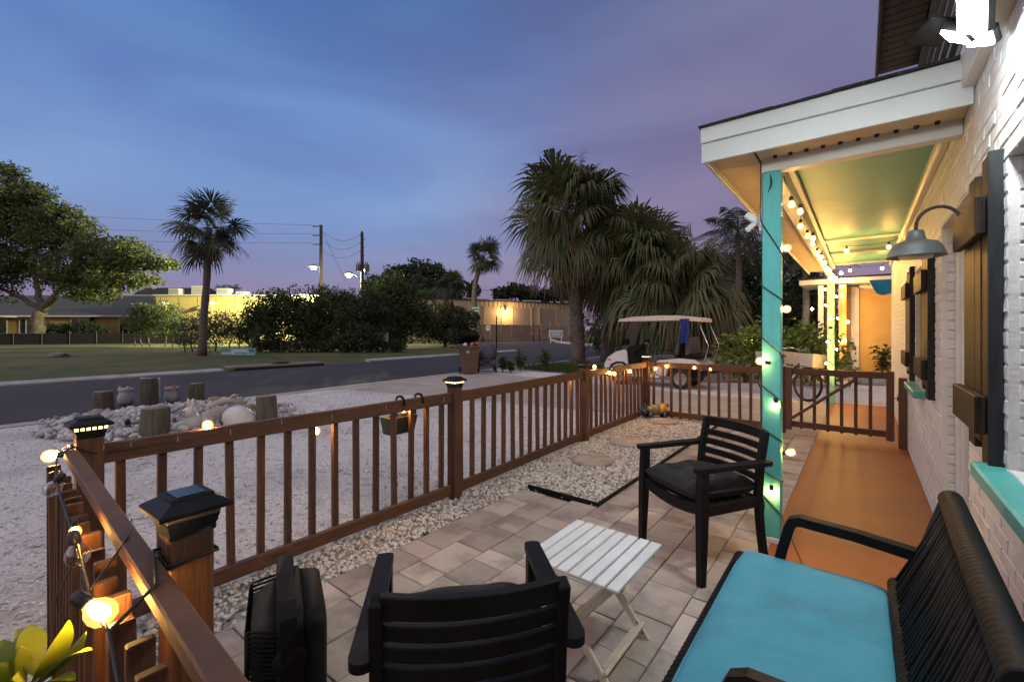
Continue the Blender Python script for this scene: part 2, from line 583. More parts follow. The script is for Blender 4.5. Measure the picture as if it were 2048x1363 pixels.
def np_mesh(name, verts, tris, mats, matidx=None):
    me = bpy.data.meshes.new(name)
    verts = np.asarray(verts, dtype=np.float32)
    tris = np.asarray(tris, dtype=np.int32)
    me.vertices.add(len(verts))
    me.vertices.foreach_set('co', verts.ravel())
    k = tris.shape[1]
    me.loops.add(tris.size)
    me.loops.foreach_set('vertex_index', tris.ravel())
    me.polygons.add(len(tris))
    me.polygons.foreach_set('loop_start', np.arange(0, tris.size, k, dtype=np.int32))
    me.polygons.foreach_set('loop_total', np.full(len(tris), k, dtype=np.int32))
    for m in (mats if isinstance(mats, (list, tuple)) else [mats]):
        me.materials.append(MATS[m])
    if matidx is not None:
        me.polygons.foreach_set('material_index', np.asarray(matidx, dtype=np.int32))
    me.update()
    me.validate()
    return me
def np_obj(name, verts, tris, mats, parent=None, matidx=None):
    verts = np.asarray(verts, dtype=np.float32)
    if parent is not None:
        verts = verts - np.array(WL[parent.name], dtype=np.float32)
    ob = bpy.data.objects.new(name, np_mesh(name, verts, tris, mats, matidx))
    col.objects.link(ob)
    if parent is not None:
        ob.parent = parent
        WL[ob.name] = WL[parent.name]
    return ob
def rot_np(rg, n):
    q = rg.normal(size=(n, 4))
    q /= np.linalg.norm(q, axis=1)[:, None]
    a, b, c, d = q.T
    return np.stack([np.stack([1 - 2 * (c * c + d * d), 2 * (b * c - d * a), 2 * (b * d + c * a)], 1),
                     np.stack([2 * (b * c + d * a), 1 - 2 * (b * b + d * d), 2 * (c * d - b * a)], 1),
                     np.stack([2 * (b * d - c * a), 2 * (c * d + b * a), 1 - 2 * (b * b + c * c)], 1)], 1)
def sheet(name, poly, z, mat, sub=0):
    mb = MB()
    mb.add([(x, y, z) for x, y in poly], [list(range(len(poly)))])
    ar = sum(poly[i][0] * poly[(i + 1) % len(poly)][1] - poly[(i + 1) % len(poly)][0] * poly[i][1] for i in range(len(poly)))
    if ar < 0:
        mb.f[0] = mb.f[0][::-1]
    return struct(name, mb, mat)
def stones(rg, pts, smin, smax, flat=.6):
    """many small faceted stones as one numpy mesh"""
    base = np.array([[1, 0, 0], [-1, 0, 0], [0, 1, 0], [0, -1, 0], [0, 0, 1], [0, 0, -1],
                     [.62, .62, .5], [-.62, .62, .5], [-.62, -.62, .5], [.62, -.62, .5]], dtype=np.float32)
    tri = np.array([[0, 6, 9], [6, 0, 2], [2, 7, 6], [7, 2, 1], [1, 8, 7], [8, 1, 3], [3, 9, 8], [9, 3, 0],
                    [4, 9, 6], [4, 6, 7], [4, 7, 8], [4, 8, 9], [0, 5, 2], [2, 5, 1], [1, 5, 3], [3, 5, 0]])
    n = len(pts)
    s = rg.uniform(smin, smax, n) * rg.uniform(.8, 1.25, n)
    k = base[None] * (1 + rg.uniform(-.28, .28, (n, 10, 3)))
    k = k * np.stack([s, s * rg.uniform(.6, 1, n), s * rg.uniform(.5, 1, n) * flat * 1.3], 1)[:, None, :]
    Rm = rot_np(rg, n)
    v = np.einsum('nij,nkj->nki', Rm, k)
    v[:, :, 2] *= .8
    v += np.asarray(pts)[:, None, :]
    f = tri[None] + (np.arange(n) * 10)[:, None, None]
    return v.reshape(-1, 3), f.reshape(-1, 3)
def in_poly(x, y, poly):
    c = np.zeros(len(x), dtype=bool)
    n = len(poly)
    for i in range(n):
        x0, y0 = poly[i]
        x1, y1 = poly[(i + 1) % n]
        k = ((y0 > y) != (y1 > y))
        with np.errstate(divide='ignore', invalid='ignore'):
            k &= x < (x1 - x0) * (y - y0) / (y1 - y0 + 1e-12) + x0
        c ^= k
    return c
# ---- foliage
def leaf_cloud(rg, clusters, n, size, flatten=0.0, shell=.55, droop=0.0, aspect=.5):
    cl = np.array([list(c) + list(r) for c, r in clusters], dtype=np.float64)
    vol = (cl[:, 3] * cl[:, 4] * cl[:, 5]) ** (2 / 3)
    k = rg.choice(len(cl), size=n, p=vol / vol.sum())
    d = rg.normal(size=(n, 3))
    d /= np.linalg.norm(d, axis=1)[:, None]
    rr = shell + (1 - shell) * rg.random(n) ** .7
    inner = rg.random(n) < .22
    rr[inner] = rg.random(inner.sum()) * shell
    lump = 1 + .30 * np.sin(d[:, 0] * 5 + k * 1.7) * np.cos(d[:, 1] * 4.3 + k) + .13 * np.sin(d[:, 2] * 9 + k * 2.1 + d[:, 0] * 6)
    p = cl[k, :3] + d * cl[k, 3:6] * (rr * lump)[:, None]
    Rm = rot_np(rg, n)
    if flatten:
        Rm[:, 2, :] *= (1 - flatten)
    s = size * rg.uniform(.6, 1.35, n)
    q = np.array([[0, -1, 0], [aspect, 0, .12], [0, 1, 0], [-aspect, 0, .12]])
    v = np.einsum('nij,kj->nki', Rm, q) * s[:, None, None] + p[:, None, :]
    f = np.array([[0, 1, 2, 3]])[None] + (np.arange(n) * 4)[:, None, None]
    return v.reshape(-1, 3), f.reshape(-1, 4)
def limb(mb, a, b, r0, r1, rg, wob=.06, n=7, k=5):
    a, b = Vector(a), Vector(b)
    pts = []
    ln = (b - a).length
    for i in range(k + 1):
        t = i / k
        p = a.lerp(b, t)
        if 0 < i < k:
            p += Vector((rg.uniform(-1, 1), rg.uniform(-1, 1), rg.uniform(-.6, .6))) * ln * wob
        p.z += math.sin(t * math.pi) * ln * .05
        pts.append(p)
    mb.tube(pts, [r0 + (r1 - r0) * i / k for i in range(k + 1)], n)
    return pts
def broadleaf(name, label, base, limbs, clusters, nleaf, size, seed, group=None, leafmat='foliage', barkmat='bark', cat='tree', crown='crown', aspect=.5, flatten=0.0, r0=.3):
    rg = np.random.default_rng(seed)
    rr = random.Random(seed)
    t = thing(name, label, cat, base, 0, group)
    tr = MB()
    for (a, b, ra, rb) in limbs:
        limb(tr, a, b, ra, rb, rr)
    # twigs into each cluster from the nearest limb end
    ends = [Vector(l[1]) for l in limbs] or [Vector(base)]
    for c, r in clusters:
        c = Vector(c)
        e = min(ends, key=lambda q: (q - c).length)
        if (e - c).length > .05:
            limb(tr, e, c, r0 * .35, r0 * .08, rr, .08, 5, 4)
        for _ in range(3):
            d = c + Vector([rr.uniform(-.7, .7) * q for q in r])
            limb(tr, c, d, r0 * .1, r0 * .03, rr, .1, 4, 3)
    if cat == 'shrub':
        tr.build('stems', barkmat, t, world=True)['kind'] = 'stuff'
    else:
        tr.build('trunk', barkmat, t, world=True)
    v, f = leaf_cloud(rg, clusters, nleaf, size, aspect=aspect, flatten=flatten)
    np_obj(crown, v, f, leafmat, t)
    return t
def fan_leaf(rg, K, Lp, Lb, spread=2.15, w=.045):
    """one costapalmate fan leaf; returns verts, tris, s (0..1 along), mid point each vertex hangs from; y out, z up"""
    vs, fs, ss, md = [], [], [], []
    vs += [(-.018 * Lb, 0, 0), (.018 * Lb, 0, 0), (-.012 * Lb, Lp, 0), (.012 * Lb, Lp, 0)]
    ss += [0, 0, .05, .05]
    md += vs[:4]
    fs += [[0, 1, 3], [0, 3, 2]]
    for i in range(K):
        a = -spread + 2 * spread * (i + .5) / K + rg.uniform(-.05, .05)
        Ls = Lb * (.68 + .32 * math.cos(a / 1.5)) * rg.uniform(.82, 1.12)
        dx, dy = math.sin(a), math.cos(a)
        nx, ny = math.cos(a), -math.sin(a)
        o = len(vs)
        fold = -.16 * abs(math.sin(a))
        mid = (dx * Ls * .55, Lp + dy * Ls * .55, Ls * .55 * fold)
        for s, ww in ((.08, .45), (.55, 1.0), (.80, .62)):
            z = Ls * s * fold - .05 * Ls * s * s + (.018 * Lb if i % 2 else -.018 * Lb) * (1 if s < .6 else .4)
            for sg in (-1, 1):
                vs.append((dx * Ls * s + nx * w * Lb * ww * sg, Lp + dy * Ls * s + ny * w * Lb * ww * sg, z))
                ss.append(s)
                md.append(mid if s > .6 else vs[-1])
        vs.append((dx * Ls, Lp + dy * Ls, Ls * fold - .1 * Ls))
        ss.append(1.0)
        md.append(mid)
        fs += [[o, o + 1, o + 3], [o, o + 3, o + 2], [o + 2, o + 3, o + 5], [o + 2, o + 5, o + 4], [o + 4, o + 5, o + 6]]
    return np.array(vs), np.array(fs), np.array(ss), np.array(md)
def fan_crown(rg, top, n, K, Lp, Lb, e0, e1, grav, w=.045, spread=2.15, jit=.12, hang=.0):
    VV, FF = [], []
    o = 0
    for i in range(n):
        az = i * 2.39996 + rg.uniform(-.35, .35)
        fr = (i + .5) / n
        el = e0 + (e1 - e0) * fr ** .9 + rg.uniform(-jit, jit) * 2
        sc_ = rg.uniform(.72, 1.15)
        v, f, s, m = fan_leaf(rg, K, Lp * sc_ * rg.uniform(.8, 1.15), Lb * sc_, spread, w)
        roll = rg.uniform(-.9, .9)
        M = np.array(Matrix.Rotation(az, 3, 'Z') @ Matrix.Rotation(el, 3, 'X') @ Matrix.Rotation(roll, 3, 'Y')).T
        v = v @ M
        m = m @ M
        hg = hang * rg.uniform(.5, 1.15) * (.35 if el > 1.0 else 1.0)
        if hang:
            d = v - m
            ln = np.linalg.norm(d, axis=1)
            sv = np.repeat(rg.uniform(.45, 1.25, K), 7)
            hv = np.clip(np.concatenate([np.zeros(4), sv]) * hg, 0, 1.05)
            v = m + d * (1 - .75 * hv)[:, None]
            v[:, 2] -= ln * .9 * hv
        hd = np.hypot(v[:, 0], v[:, 1])
        v[:, 2] -= grav * Lb * s ** 2.0 * rg.uniform(.6, 1.3) + grav * .25 * hd ** 2 / (Lp + Lb)
        v += np.array(top) + rg.normal(size=3) * jit
        VV.append(v)
        FF.append(f + o)
        o += len(v)
    return np.concatenate(VV), np.concatenate(FF)
def fan_palm(name, label, base, top, r0, r1, seed, nl, K, Lp, Lb, e0=1.45, e1=-.75, grav=.18, dead=0, deadLen=1.0, group=None, leafmat='palm_green', boots=0, wob=.03, bend=None, w=.045, deadlow=0.0, hang=0.0):
    rg = np.random.default_rng(seed)
    rr = random.Random(seed)
    t = thing(name, label, 'palm tree', base, 0, group)
    tr = MB()
    base, top = Vector(base), Vector(top)
    pts = []
    k = 16
    H = (top - base).length
    for i in range(k + 1):
        f = i / k
        p = base.lerp(top, f)
        if bend:
            p += Vector(bend) * math.sin(f * math.pi)
        p += Vector((math.sin(f * 7 + seed), math.cos(f * 5 + seed), 0)) * wob * math.sin(f * math.pi)
        pts.append(p)
    rad = [(r0 * (1.25 if i == 0 else 1.08 if i == 1 else 1) + (r1 - r0) * i / k) * (1 + .06 * rr.uniform(-1, 1)) for i in range(k + 1)]
    tr.tube(pts, rad, 12)
    tr.build('trunk', 'palm_trunk', t, world=True)
    if boots:
        bt = MB()
        for i in range(boots):
            f = rr.uniform(.02, .98)
            p = base.lerp(top, f)
            if bend:
                p += Vector(bend) * math.sin(f * math.pi)
            a = i * 2.4
            rad_ = r0 + (r1 - r0) * f
            d = Vector((math.cos(a), math.sin(a), 0))
            bt.bar(p + d * rad_ * .8 - V(0, 0, .12), p + d * rad_ * 1.28 + V(0, 0, .16), .12, .035, .006, up=d)
        bt.build('leaf_boots', 'palm_trunk', t, world=True)['kind'] = 'stuff'
    v, f = fan_crown(rg, top, nl, K, Lp, Lb, e0, e1, grav, w=w, hang=hang)
    np_obj('crown', v, f, leafmat, t)
    if dead:
        v, f = fan_crown(rg, top - V(0, 0, .3 + deadlow), dead, max(10, K - 8), Lp * .9, Lb * deadLen, -.75, -1.3, .12, w=w * .8, spread=1.5, hang=.8)
        np_obj('dead_fronds', v, f, 'palm_dead', t)
    return t
def feather_crown(rg, top, n, Ln, e0, e1, sag, nl=26, lw=.035, ll=.55):
    VV, FF = [], []
    o = 0
    for i in range(n):
        az = i * 2.39996 + rg.uniform(-.2, .2)
        el = e0 + (e1 - e0) * ((i + .5) / n) + rg.uniform(-.1, .1)
        ln = Ln * rg.uniform(.85, 1.1)
        pts = []
        for j in range(nl + 1):
            s = j / nl
            pts.append(np.array([0, math.cos(el) * ln * s, math.sin(el) * ln * s - sag * ln * s * s]))
        vs, fs = [], []
        for j in range(nl):
            p, q = pts[j], pts[j + 1]
            s = (j + .5) / nl
            b = len(vs)
            wd = .03 * (1 - s) + .006
            vs += [p + [wd, 0, 0], p - [wd, 0, 0], q - [wd, 0, 0], q + [wd, 0, 0]]
            fs += [[b, b + 1, b + 2], [b, b + 2, b + 3]]
            if s < .12:
                continue
            le = ll * ln / 3 * (math.sin(math.pi * min(1, .15 + s * .9)) * .8 + .25)
            fw = q - p
            fw = fw / np.linalg.norm(fw)
            for sg in (-1, 1):
                d = np.array([sg * .85, 0, -.28 - .25 * rg.random()]) + fw * .55
                d = d / np.linalg.norm(d)
                b = len(vs)
                m = p + d * le * .5
                e = p + d * le + np.array([0, 0, -.22 * le])
                vs += [p - fw * lw * .4, p + fw * lw * .4, m + fw * lw, m - fw * lw, e]
                fs += [[b, b + 1, b + 2], [b, b + 2, b + 3], [b + 3, b + 2, b + 4]]
        v = np.array(vs) @ np.array(Matrix.Rotation(az, 3, 'Z')).T + np.array(top)
        VV.append(v)
        FF.append(np.array(fs) + o)
        o += len(v)
    return np.concatenate(VV), np.concatenate(FF)
def feather_palm(name, label, base, top, r0, seed, n, Ln, e0=1.3, e1=-.6, sag=.45, group=None, leafmat='palm_green', ll=.55, nl=26):
    rg = np.random.default_rng(seed)
    t = thing(name, label, 'palm tree', base, 0, group)
    base, top = Vector(base), Vector(top)
    MB().tube([base.lerp(top, i / 8) + V(.05 * math.sin(i + seed), 0, 0) for i in range(9)], [r0 * (1.2 - .5 * i / 8) for i in range(9)], 10).build('trunk', 'palm_trunk', t, world=True)
    v, f = feather_crown(rg, top, n, Ln, e0, e1, sag, ll=ll, nl=nl)
    np_obj('crown', v, f, leafmat, t)
    return t

pmat('foliage_oak', (.075, .10, .028), (.14, .165, .045), scale=.5, rough=.6, trans=.4, per=False)
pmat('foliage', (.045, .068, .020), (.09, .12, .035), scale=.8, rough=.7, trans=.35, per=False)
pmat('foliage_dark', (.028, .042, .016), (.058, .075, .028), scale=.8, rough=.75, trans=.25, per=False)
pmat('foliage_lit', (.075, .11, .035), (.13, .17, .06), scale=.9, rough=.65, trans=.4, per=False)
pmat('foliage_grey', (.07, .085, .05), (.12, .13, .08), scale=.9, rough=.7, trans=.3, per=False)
pmat('clusia_leaf', (.13, .19, .022), (.22, .29, .042), scale=2, rough=.35, trans=.25, per=False, coat=.2)
pmat('near_leaf', (.22, .30, .025), (.32, .40, .04), scale=5, rough=.32, trans=.3, coat=.2, bump=.08, bscale=12)
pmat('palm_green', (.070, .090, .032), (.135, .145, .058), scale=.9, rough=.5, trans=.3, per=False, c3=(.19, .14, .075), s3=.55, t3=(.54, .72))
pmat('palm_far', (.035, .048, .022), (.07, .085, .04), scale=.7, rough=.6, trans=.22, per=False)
pmat('palm_dead', (.27, .175, .11), (.44, .30, .205), scale=1.2, rough=.85, trans=.2, per=False)
pmat('palm_trunk', (.10, .078, .06), (.20, .16, .13), scale=5, rough=.9, bump=.9, bscale=9, stretch=(1, 1, 2.5), per=False, disp=.04)
pmat('bark', (.09, .075, .055), (.19, .16, .12), scale=4, rough=.9, bump=.8, bscale=10, per=False, disp=.03)
pmat('weed', (.05, .07, .025), (.10, .11, .05), scale=9, rough=.8, trans=.2)

# ================================================================== THE SETTING
rng = np.random.default_rng(7)
rnd = random.Random(7)
sheet('ground', [(-420, -300), (300, -300), (300, 420), (-420, 420)], -.06, 'lawn')
def nearx(y): return -10.1 - .05 * y
def farx(y): return -17.05 - .05 * y
sheet('road', [(nearx(-90), -90), (nearx(130), 130), (farx(130), 130), (farx(-90), -90)], -.022, 'asphalt')
sheet('side_street', [(farx(20) + .3, 20), (farx(36) + .3, 36), (-62, 92), (-74, 80)], -.030, 'asphalt')
sheet('yard_soil', [(-9.4, 12.2), (-10.5, 12.0), (nearx(40) + .3, 40), (6, 40), (6, 9.5), (-3, 9.5)], -.030, 'soil')
SHELL = [(-10.05, -8), (-2.70, -8), (-2.70, 7.25), (-7.6, 6.6), (-9.7, 6.2), (-10.2, 5.6)]
sheet('shell_yard', SHELL, 0.0, 'shell_ground')
SHELL2 = [(-10.6, 11.0), (-7.2, 10.9), (-3.0, 10.2), (1.5, 10.3), (1.5, 17.9), (-1.2, 14.5), (-3.2, 12.8), (-7.2, 12.6), (-10.7, 12.6)]
sheet('shell_verge', SHELL2, -.004, 'shell_ground')
sheet('driveway', [(-10.35, 5.4), (-9.7, 6.0), (-7.6, 6.4), (-2.70, 7.16), (-.5, 7.16), (.44, 7.16), (.44, 10.5), (-3.0, 10.3), (-7.2, 11.0), (-10.65, 11.1)], .006, 'concrete')
for nm, fx, sg in (('kerb_near', nearx, 1), ('kerb_far', farx, -1)):
    mb = MB()
    ys = [-60 + 6 * i for i in range(32)]
    for a, b in zip(ys[:-1], ys[1:]):
        if sg < 0 and (20 <= a < 36 or a <= 6 < b or 6 <= a < 10):
            continue
        za, zb = (.02, .012) if sg > 0 else (.05, .09)
        pa, pb = fx(a), fx(b - .02)
        y0, y1 = a, b - .02
        vs = [(pa, y0, -.03), (pa + sg * .38, y0, -.03), (pa + sg * .38, y0, zb), (pa, y0, za - .02),
              (pb, y1, -.03), (pb + sg * .38, y1, -.03), (pb + sg * .38, y1, zb), (pb, y1, za - .02)]
        mb.convex(vs, [[0, 1, 2, 3], [4, 5, 6, 7], [0, 1, 5, 4], [3, 2, 6, 7], [0, 3, 7, 4], [1, 2, 6, 5]])
    struct(nm, mb, 'concrete_kerb')
# verge kerb round the far corner
mb = MB()
mb.tube([(farx(19.5), 19.4, .02), (farx(20) - 1.2, 20.4, .02), (-24, 25.5, .02), (-50, 54, .02)], .16, 6)
mb.tube([(farx(36.4), 36.6, .02), (farx(36) - 1.5, 36.8, .02), (-27, 43, .02), (-56, 82, .02)], .2, 6)
struct('corner_kerb', mb, 'concrete_kerb')

# ---- patio pavers, each its own piece
patio = sheet('patio', [(-2.36, .10), (-.472, .10), (-.472, 7.12), (-1.64, 7.12), (-1.64, 3.20), (-2.36, 3.20)], .002, 'joint_sand')
pvm = {}
pr = random.Random(11)
def paver_mesh(ly, k):
    key = (ly, k)
    if key not in pvm:
        mb = MB().box((0, 0, .009), (.229, ly - .006, .022), 0, .0035)
        r2 = random.Random(k * 13 + int(ly * 100))
        mb.v = [(x + r2.uniform(-.0012, .0012), y + r2.uniform(-.0012, .0012), z) for x, y, z in mb.v]
        pvm[key] = mb.mesh('paver', 'paver')
    return pvm[key]
for c in range(8):
    x = -2.345 + .235 * c + .1175
    end = 3.19 if x < -1.66 else 7.10
    y = .12 + .06 * (c % 3)
    while y < end - .05:
        ly = pr.choice([.16, .24, .24, .24, .32, .32])
        if y + ly > end:
            ly = round(max(.06, end - y), 2)
        inst(paver_mesh(ly, pr.randrange(3)), 'paver', patio, (x, y + ly / 2, .004 + pr.uniform(-.0018, .0018)), (pr.uniform(-.004, .004), pr.uniform(-.004, .004), pr.uniform(-.006, .006)))
        y += ly
# ---- pebble bed
pmat('bed_sand', (.36, .325, .29), (.46, .42, .38), scale=60, rough=.95, bump=.6)
PEB_A = [(-2.74, .1), (-2.36, .1), (-2.36, 3.20), (-1.66, 3.20), (-1.66, 7.10), (-2.78, 7.10), (-2.74, 3.2)]
sheet('pebble_bed', PEB_A, .004, 'bed_sand')
n = 21000
px = rng.uniform(-2.78, -1.6, n)
py = rng.uniform(.1, 7.1, n)
ok = in_poly(px, py, PEB_A)
px, py = px[ok], py[ok]
pz = .006 + rng.random(len(px)) ** 1.5 * .018
v, f = stones(rng, np.stack([px, py, pz], 1), .010, .021)
o = np_obj('pebbles', v, f, ['pebble', 'pebble_grey', 'pebble_rust'] if 'pebble_grey' in MATS else 'pebble')
cols = rng.choice([0, 0, 0, 0, 0, 0, 0, 0, 1, 2], size=len(px))
pmat('pebble_grey', (.24, .245, .25), (.38, .38, .37), scale=6, rough=.65, bump=.3, per=False)
pmat('pebble_rust', (.36, .25, .17), (.52, .40, .30), scale=6, rough=.7, bump=.3, per=False)
o.data.materials.append(MATS['pebble_grey'])
o.data.materials.append(MATS['pebble_rust'])
o.data.polygons.foreach_set('material_index', np.repeat(cols, 16).astype(np.int32))
tag(o, 'loose cream and grey pebbles filling the strip inside the fence', 'pebbles', kind='stuff')
# ---- broken shell over the yard
n = 60000
u = rng.random(n) ** 1.6
px = -2.72 - u * 7.3
py = rng.uniform(-2.2, 7.0, n)
ok = in_poly(px, py, SHELL)
px, py = px[ok], py[ok]
n = len(px)
Rm = rot_np(rng, n)
Rm[:, 2, :] *= .35
s = rng.uniform(.006, .017, n) * rng.uniform(.7, 1.4, n)
q = np.array([[-1, -.5, 0], [.2, -.7, .15], [1, .1, 0], [-.1, .7, .2]])
v = np.einsum('nij,kj->nki', Rm, q) * s[:, None, None] + np.stack([px, py, np.full(n, .006)], 1)[:, None, :]
v[:, :, 2] = np.maximum(v[:, :, 2], .001)
f = (np.array([[0, 1, 2, 3]])[None] + (np.arange(n) * 4)[:, None, None]).reshape(-1, 4)
o = np_obj('shell_fragments', v.reshape(-1, 3), f, 'shell_bits')
o.data.materials.append(MATS['pebble_grey'])
o.data.polygons.foreach_set('material_index', (rng.random(n) < .16).astype(np.int32))
tag(o, 'broken white shell covering the yard outside the fence', 'shell', kind='stuff')
# fallen leaves and twigs on the shell
pmat('litter', (.07, .05, .035), (.16, .11, .075), scale=20, rough=.9)
n = 900
px = -2.8 - rng.random(n) * 6.8
py = rng.uniform(-1.5, 6.4, n)
ctr = rng.uniform([-9, -1, 0], [-3, 6, 0], (14, 3))
k = rng.integers(0, 14, n)
cl = rng.random(n) < .6
px[cl] = ctr[k[cl], 0] + rng.normal(size=cl.sum()) * .35
py[cl] = ctr[k[cl], 1] + rng.normal(size=cl.sum()) * .18
Rm = rot_np(rng, n)
Rm[:, 2, :] *= .3
s = rng.uniform(.012, .05, n)
q = np.array([[-1, 0, 0], [0, -.22, .1], [1, 0, 0], [0, .22, .1]])
v = np.einsum('nij,kj->nki', Rm, q) * s[:, None, None] + np.stack([px, py, np.full(n, .012)], 1)[:, None, :]
v[:, :, 2] = np.maximum(v[:, :, 2], .003)
o = np_obj('leaf_litter', v.reshape(-1, 3), (np.array([[0, 1, 2, 3]])[None] + (np.arange(n) * 4)[:, None, None]).reshape(-1, 4), 'litter')
tag(o, 'brown leaves and twigs scattered over the white shell yard', 'leaf litter', kind='stuff')
# a few weeds
def weed(loc, h, nl, seed, label, grp='weeds in the gravel'):
    r = random.Random(seed)
    t = thing('weed', label, 'weed', loc, 0, grp)
    for i in range(nl):
        a = r.uniform(0, 6.28)
        el = r.uniform(.3, 1.3)
        ln = h * r.uniform(.6, 1.1)
        d = V(math.cos(a) * math.cos(el), math.sin(a) * math.cos(el), math.sin(el))
        s = V(-math.sin(a), math.cos(a), 0)
        mb = MB()
        p = d * ln
        mb.add([V(0, 0, 0), d * ln * .5 + s * ln * .18, p - V(0, 0, ln * .2), d * ln * .5 - s * ln * .18], [[0, 1, 2, 3]])
        mb.build('leaf', 'weed', t)
weed(G(850, 1072), .055, 16, 1, 'small green weed growing at the edge of the pavers')
weed(G(1345, 838), .05, 10, 2, 'tiny green weed beside the glazed animal figurine')
weed(G(620, 975), .045, 12, 3, 'low weed in the shell just outside the fence pickets')
weed(V(-2.25, -.12, 0), .10, 22, 4, 'dry brown weed by the foot of the front fence')
# ---- stepping stones and edging
for (u, v_, lab) in ((1186, 925, 'nearest of the three round tan stepping stones in the pebbles'), (1255, 889, 'middle round tan stepping stone in the pebbles'), (1325, 846, 'farthest round tan stepping stone, before the figurine')):
    p = G(u, v_)
    r = random.Random(int(u))
    mb = MB()
    mb.lathe([(.0, 0), (.215, 0), (.222, .012), (.222, .034), (.212, .042), (.15, .044), (.0, .043)], 28)
    mb.v = [(x * (1 + .02 * math.sin(5 * math.atan2(y, x) + u)), y * (1 + .02 * math.cos(4 * math.atan2(y, x))), z) for x, y, z in mb.v]
    o = mb.build('stepping_stone', 'stone_tan')
    o.location = (p.x, p.y, .006)
    tag(o, lab, 'stepping stone', 'round stepping stones in the pebble bed')
mb = MB()
mb.bar((-2.33, 3.205, .022), (-1.655, 3.205, .022), .018, .062, .004)
mb.bar((-1.645, 3.20, .022), (-1.645, 7.10, .022), .018, .062, .004)
tag(mb.build('garden_edging', 'black_plastic'), 'black plastic edging strip between pebbles and pavers', 'edging')

# ================================================================== bollard island of rocks
isl = [(-7.1, 1.2), (-6.7, 2.3), (-6.9, 3.5), (-8.4, 4.0), (-10.0, 3.7), (-10.0, .9), (-8.6, .75)]
n = 2600
px = rng.uniform(-10.2, -6.6, n)
py = rng.uniform(.6, 4.1, n)
ok = in_poly(px, py, isl)
px, py = px[ok], py[ok]
d = np.hypot((px + 8.4) / 1.7, (py - 2.3) / 1.6)
pz = .02 + .16 * np.clip(1 - d, 0, 1) + rng.random(len(px)) * .03
v, f = stones(rng, np.stack([px, py, pz], 1), .03, .085)
o = np_obj('river_rocks', v, f, 'rock_white')
o.data.materials.append(MATS['pebble_grey'])
o.data.polygons.foreach_set('material_index', np.repeat((rng.random(len(px)) < .3).astype(np.int32), 16))
tag(o, 'pile of pale rounded rocks between the wooden bollards', 'rocks', kind='stuff')
def bollard(loc, r, h, lean, lab):
    t = thing('bollard', lab, 'bollard', loc, rnd.uniform(0, 6), 'weathered log bollards around the rocks')
    mb = MB()
    mb.lathe([(r * 1.02, -.1), (r * 1.03, 0), (r, h * .5), (r * .98, h - .012), (r * .95, h), (0, h + .003)], 22)
    rr = random.Random(int(h * 1000))
    mb.v = [(x * (1 + .03 * math.sin(7 * math.atan2(y, x)) * math.cos(z * 9)) + lean * z, y, z) for x, y, z in mb.v]
    mb.build('log', 'log_grey', t)
    MB().lathe([(0, h + .004), (r * .9, h + .004), (r * .9, h + .008), (0, h + .010)], 20, Matrix.Translation((lean * h, 0, 0))).build('sawn_top', 'log_top', t)
    return t
pmat('log_top', (.16, .14, .10), (.26, .23, .17), scale=8, rough=.9, bump=.4)
bollard(D(309, 880, 5.7).xy.to_3d(), .155, .42, .05, 'nearest thick log bollard, leaning, in front of the rock pile')
bollard(D(535, 858, 6.4).xy.to_3d(), .135, .47, -.03, 'log bollard at the right end of the rock pile')
bollard(D(207, 827, 7.6).xy.to_3d(), .14, .37, .0, 'dark log bollard at the left end of the rock pile')
b4 = D(298, 812, 8.3)
bollard(b4.xy.to_3d(), .135, .52, .0, 'tall log bollard with a white board fixed behind it')
bollard(D(393, 803, 8.85).xy.to_3d(), .13, .36, .0, 'short log bollard at the back by the road')
t = thing('road_board', 'white board fixed to the road side of the tall log bollard', 'sign', (b4.x - .19, b4.y + .06, .06), R(38 + 6))
MB().box((0, 0, .25), (.36, .02, .42), 0, .03).build('panel', 'pale_blue', t)
def rock(u, v_, t_, r, mat, lab, seed):
    p = D(u, v_, t_)
    mb = MB().ell((0, 0, 0), r, 3, noise=.09, seed=seed)
    o = mb.build('boulder', mat)
    o.location = (p.x, p.y, max(r[2] * .55, p.z))
    tag(o, lab, 'rock', 'larger rocks on the pile')
rock(428, 848, 6.6, (.19, .16, .17), 'stone_tan', 'large tan boulder beside the white rabbit figure', 3)
rock(292, 843, 6.5, (.10, .10, .15), 'rock_brown', 'brown rock just left of the leaning log bollard', 4)
rock(195, 840, 7.3, (.14, .12, .09), 'rock_brown', 'grey brown rock at the left edge of the rock pile', 5)
rock(430, 800, 8.2, (.16, .10, .07), 'rock_brown', 'flat rock at the back of the pile near the driftwood', 6)
rock(285, 864, 6.0, (.07, .07, .08), 'stone_tan', 'small tan rock at the foot of the leaning bollard', 8)
rock(500, 820, 7.2, (.13, .11, .10), 'rock_brown', 'grey rock behind the white jar', 9)
# rabbit figure
p = D(384, 862, 6.1)
t = thing('rabbit_figure', 'white plaster rabbit figure sitting among the rocks', 'garden ornament', (p.x, p.y, .03), R(20))
mb = MB().ell((0, 0, .13), (.10, .12, .14), 2).ell((0, -.05, .27), (.075, .08, .08), 2).ell((0, -.12, .06), (.085, .06, .06), 2)
mb.build('body', 'ceramic_white', t)
for sx in (-1, 1):
    MB().ell((sx * .045, -.02, .39), (.022, .018, .075), 2).build('ear', 'ceramic_white', t)
MB().tube([(-.03, -.115, .30), (0, -.125, .292), (.03, -.115, .30)], .008, 6).build('red_bow', 'red_paint', t)
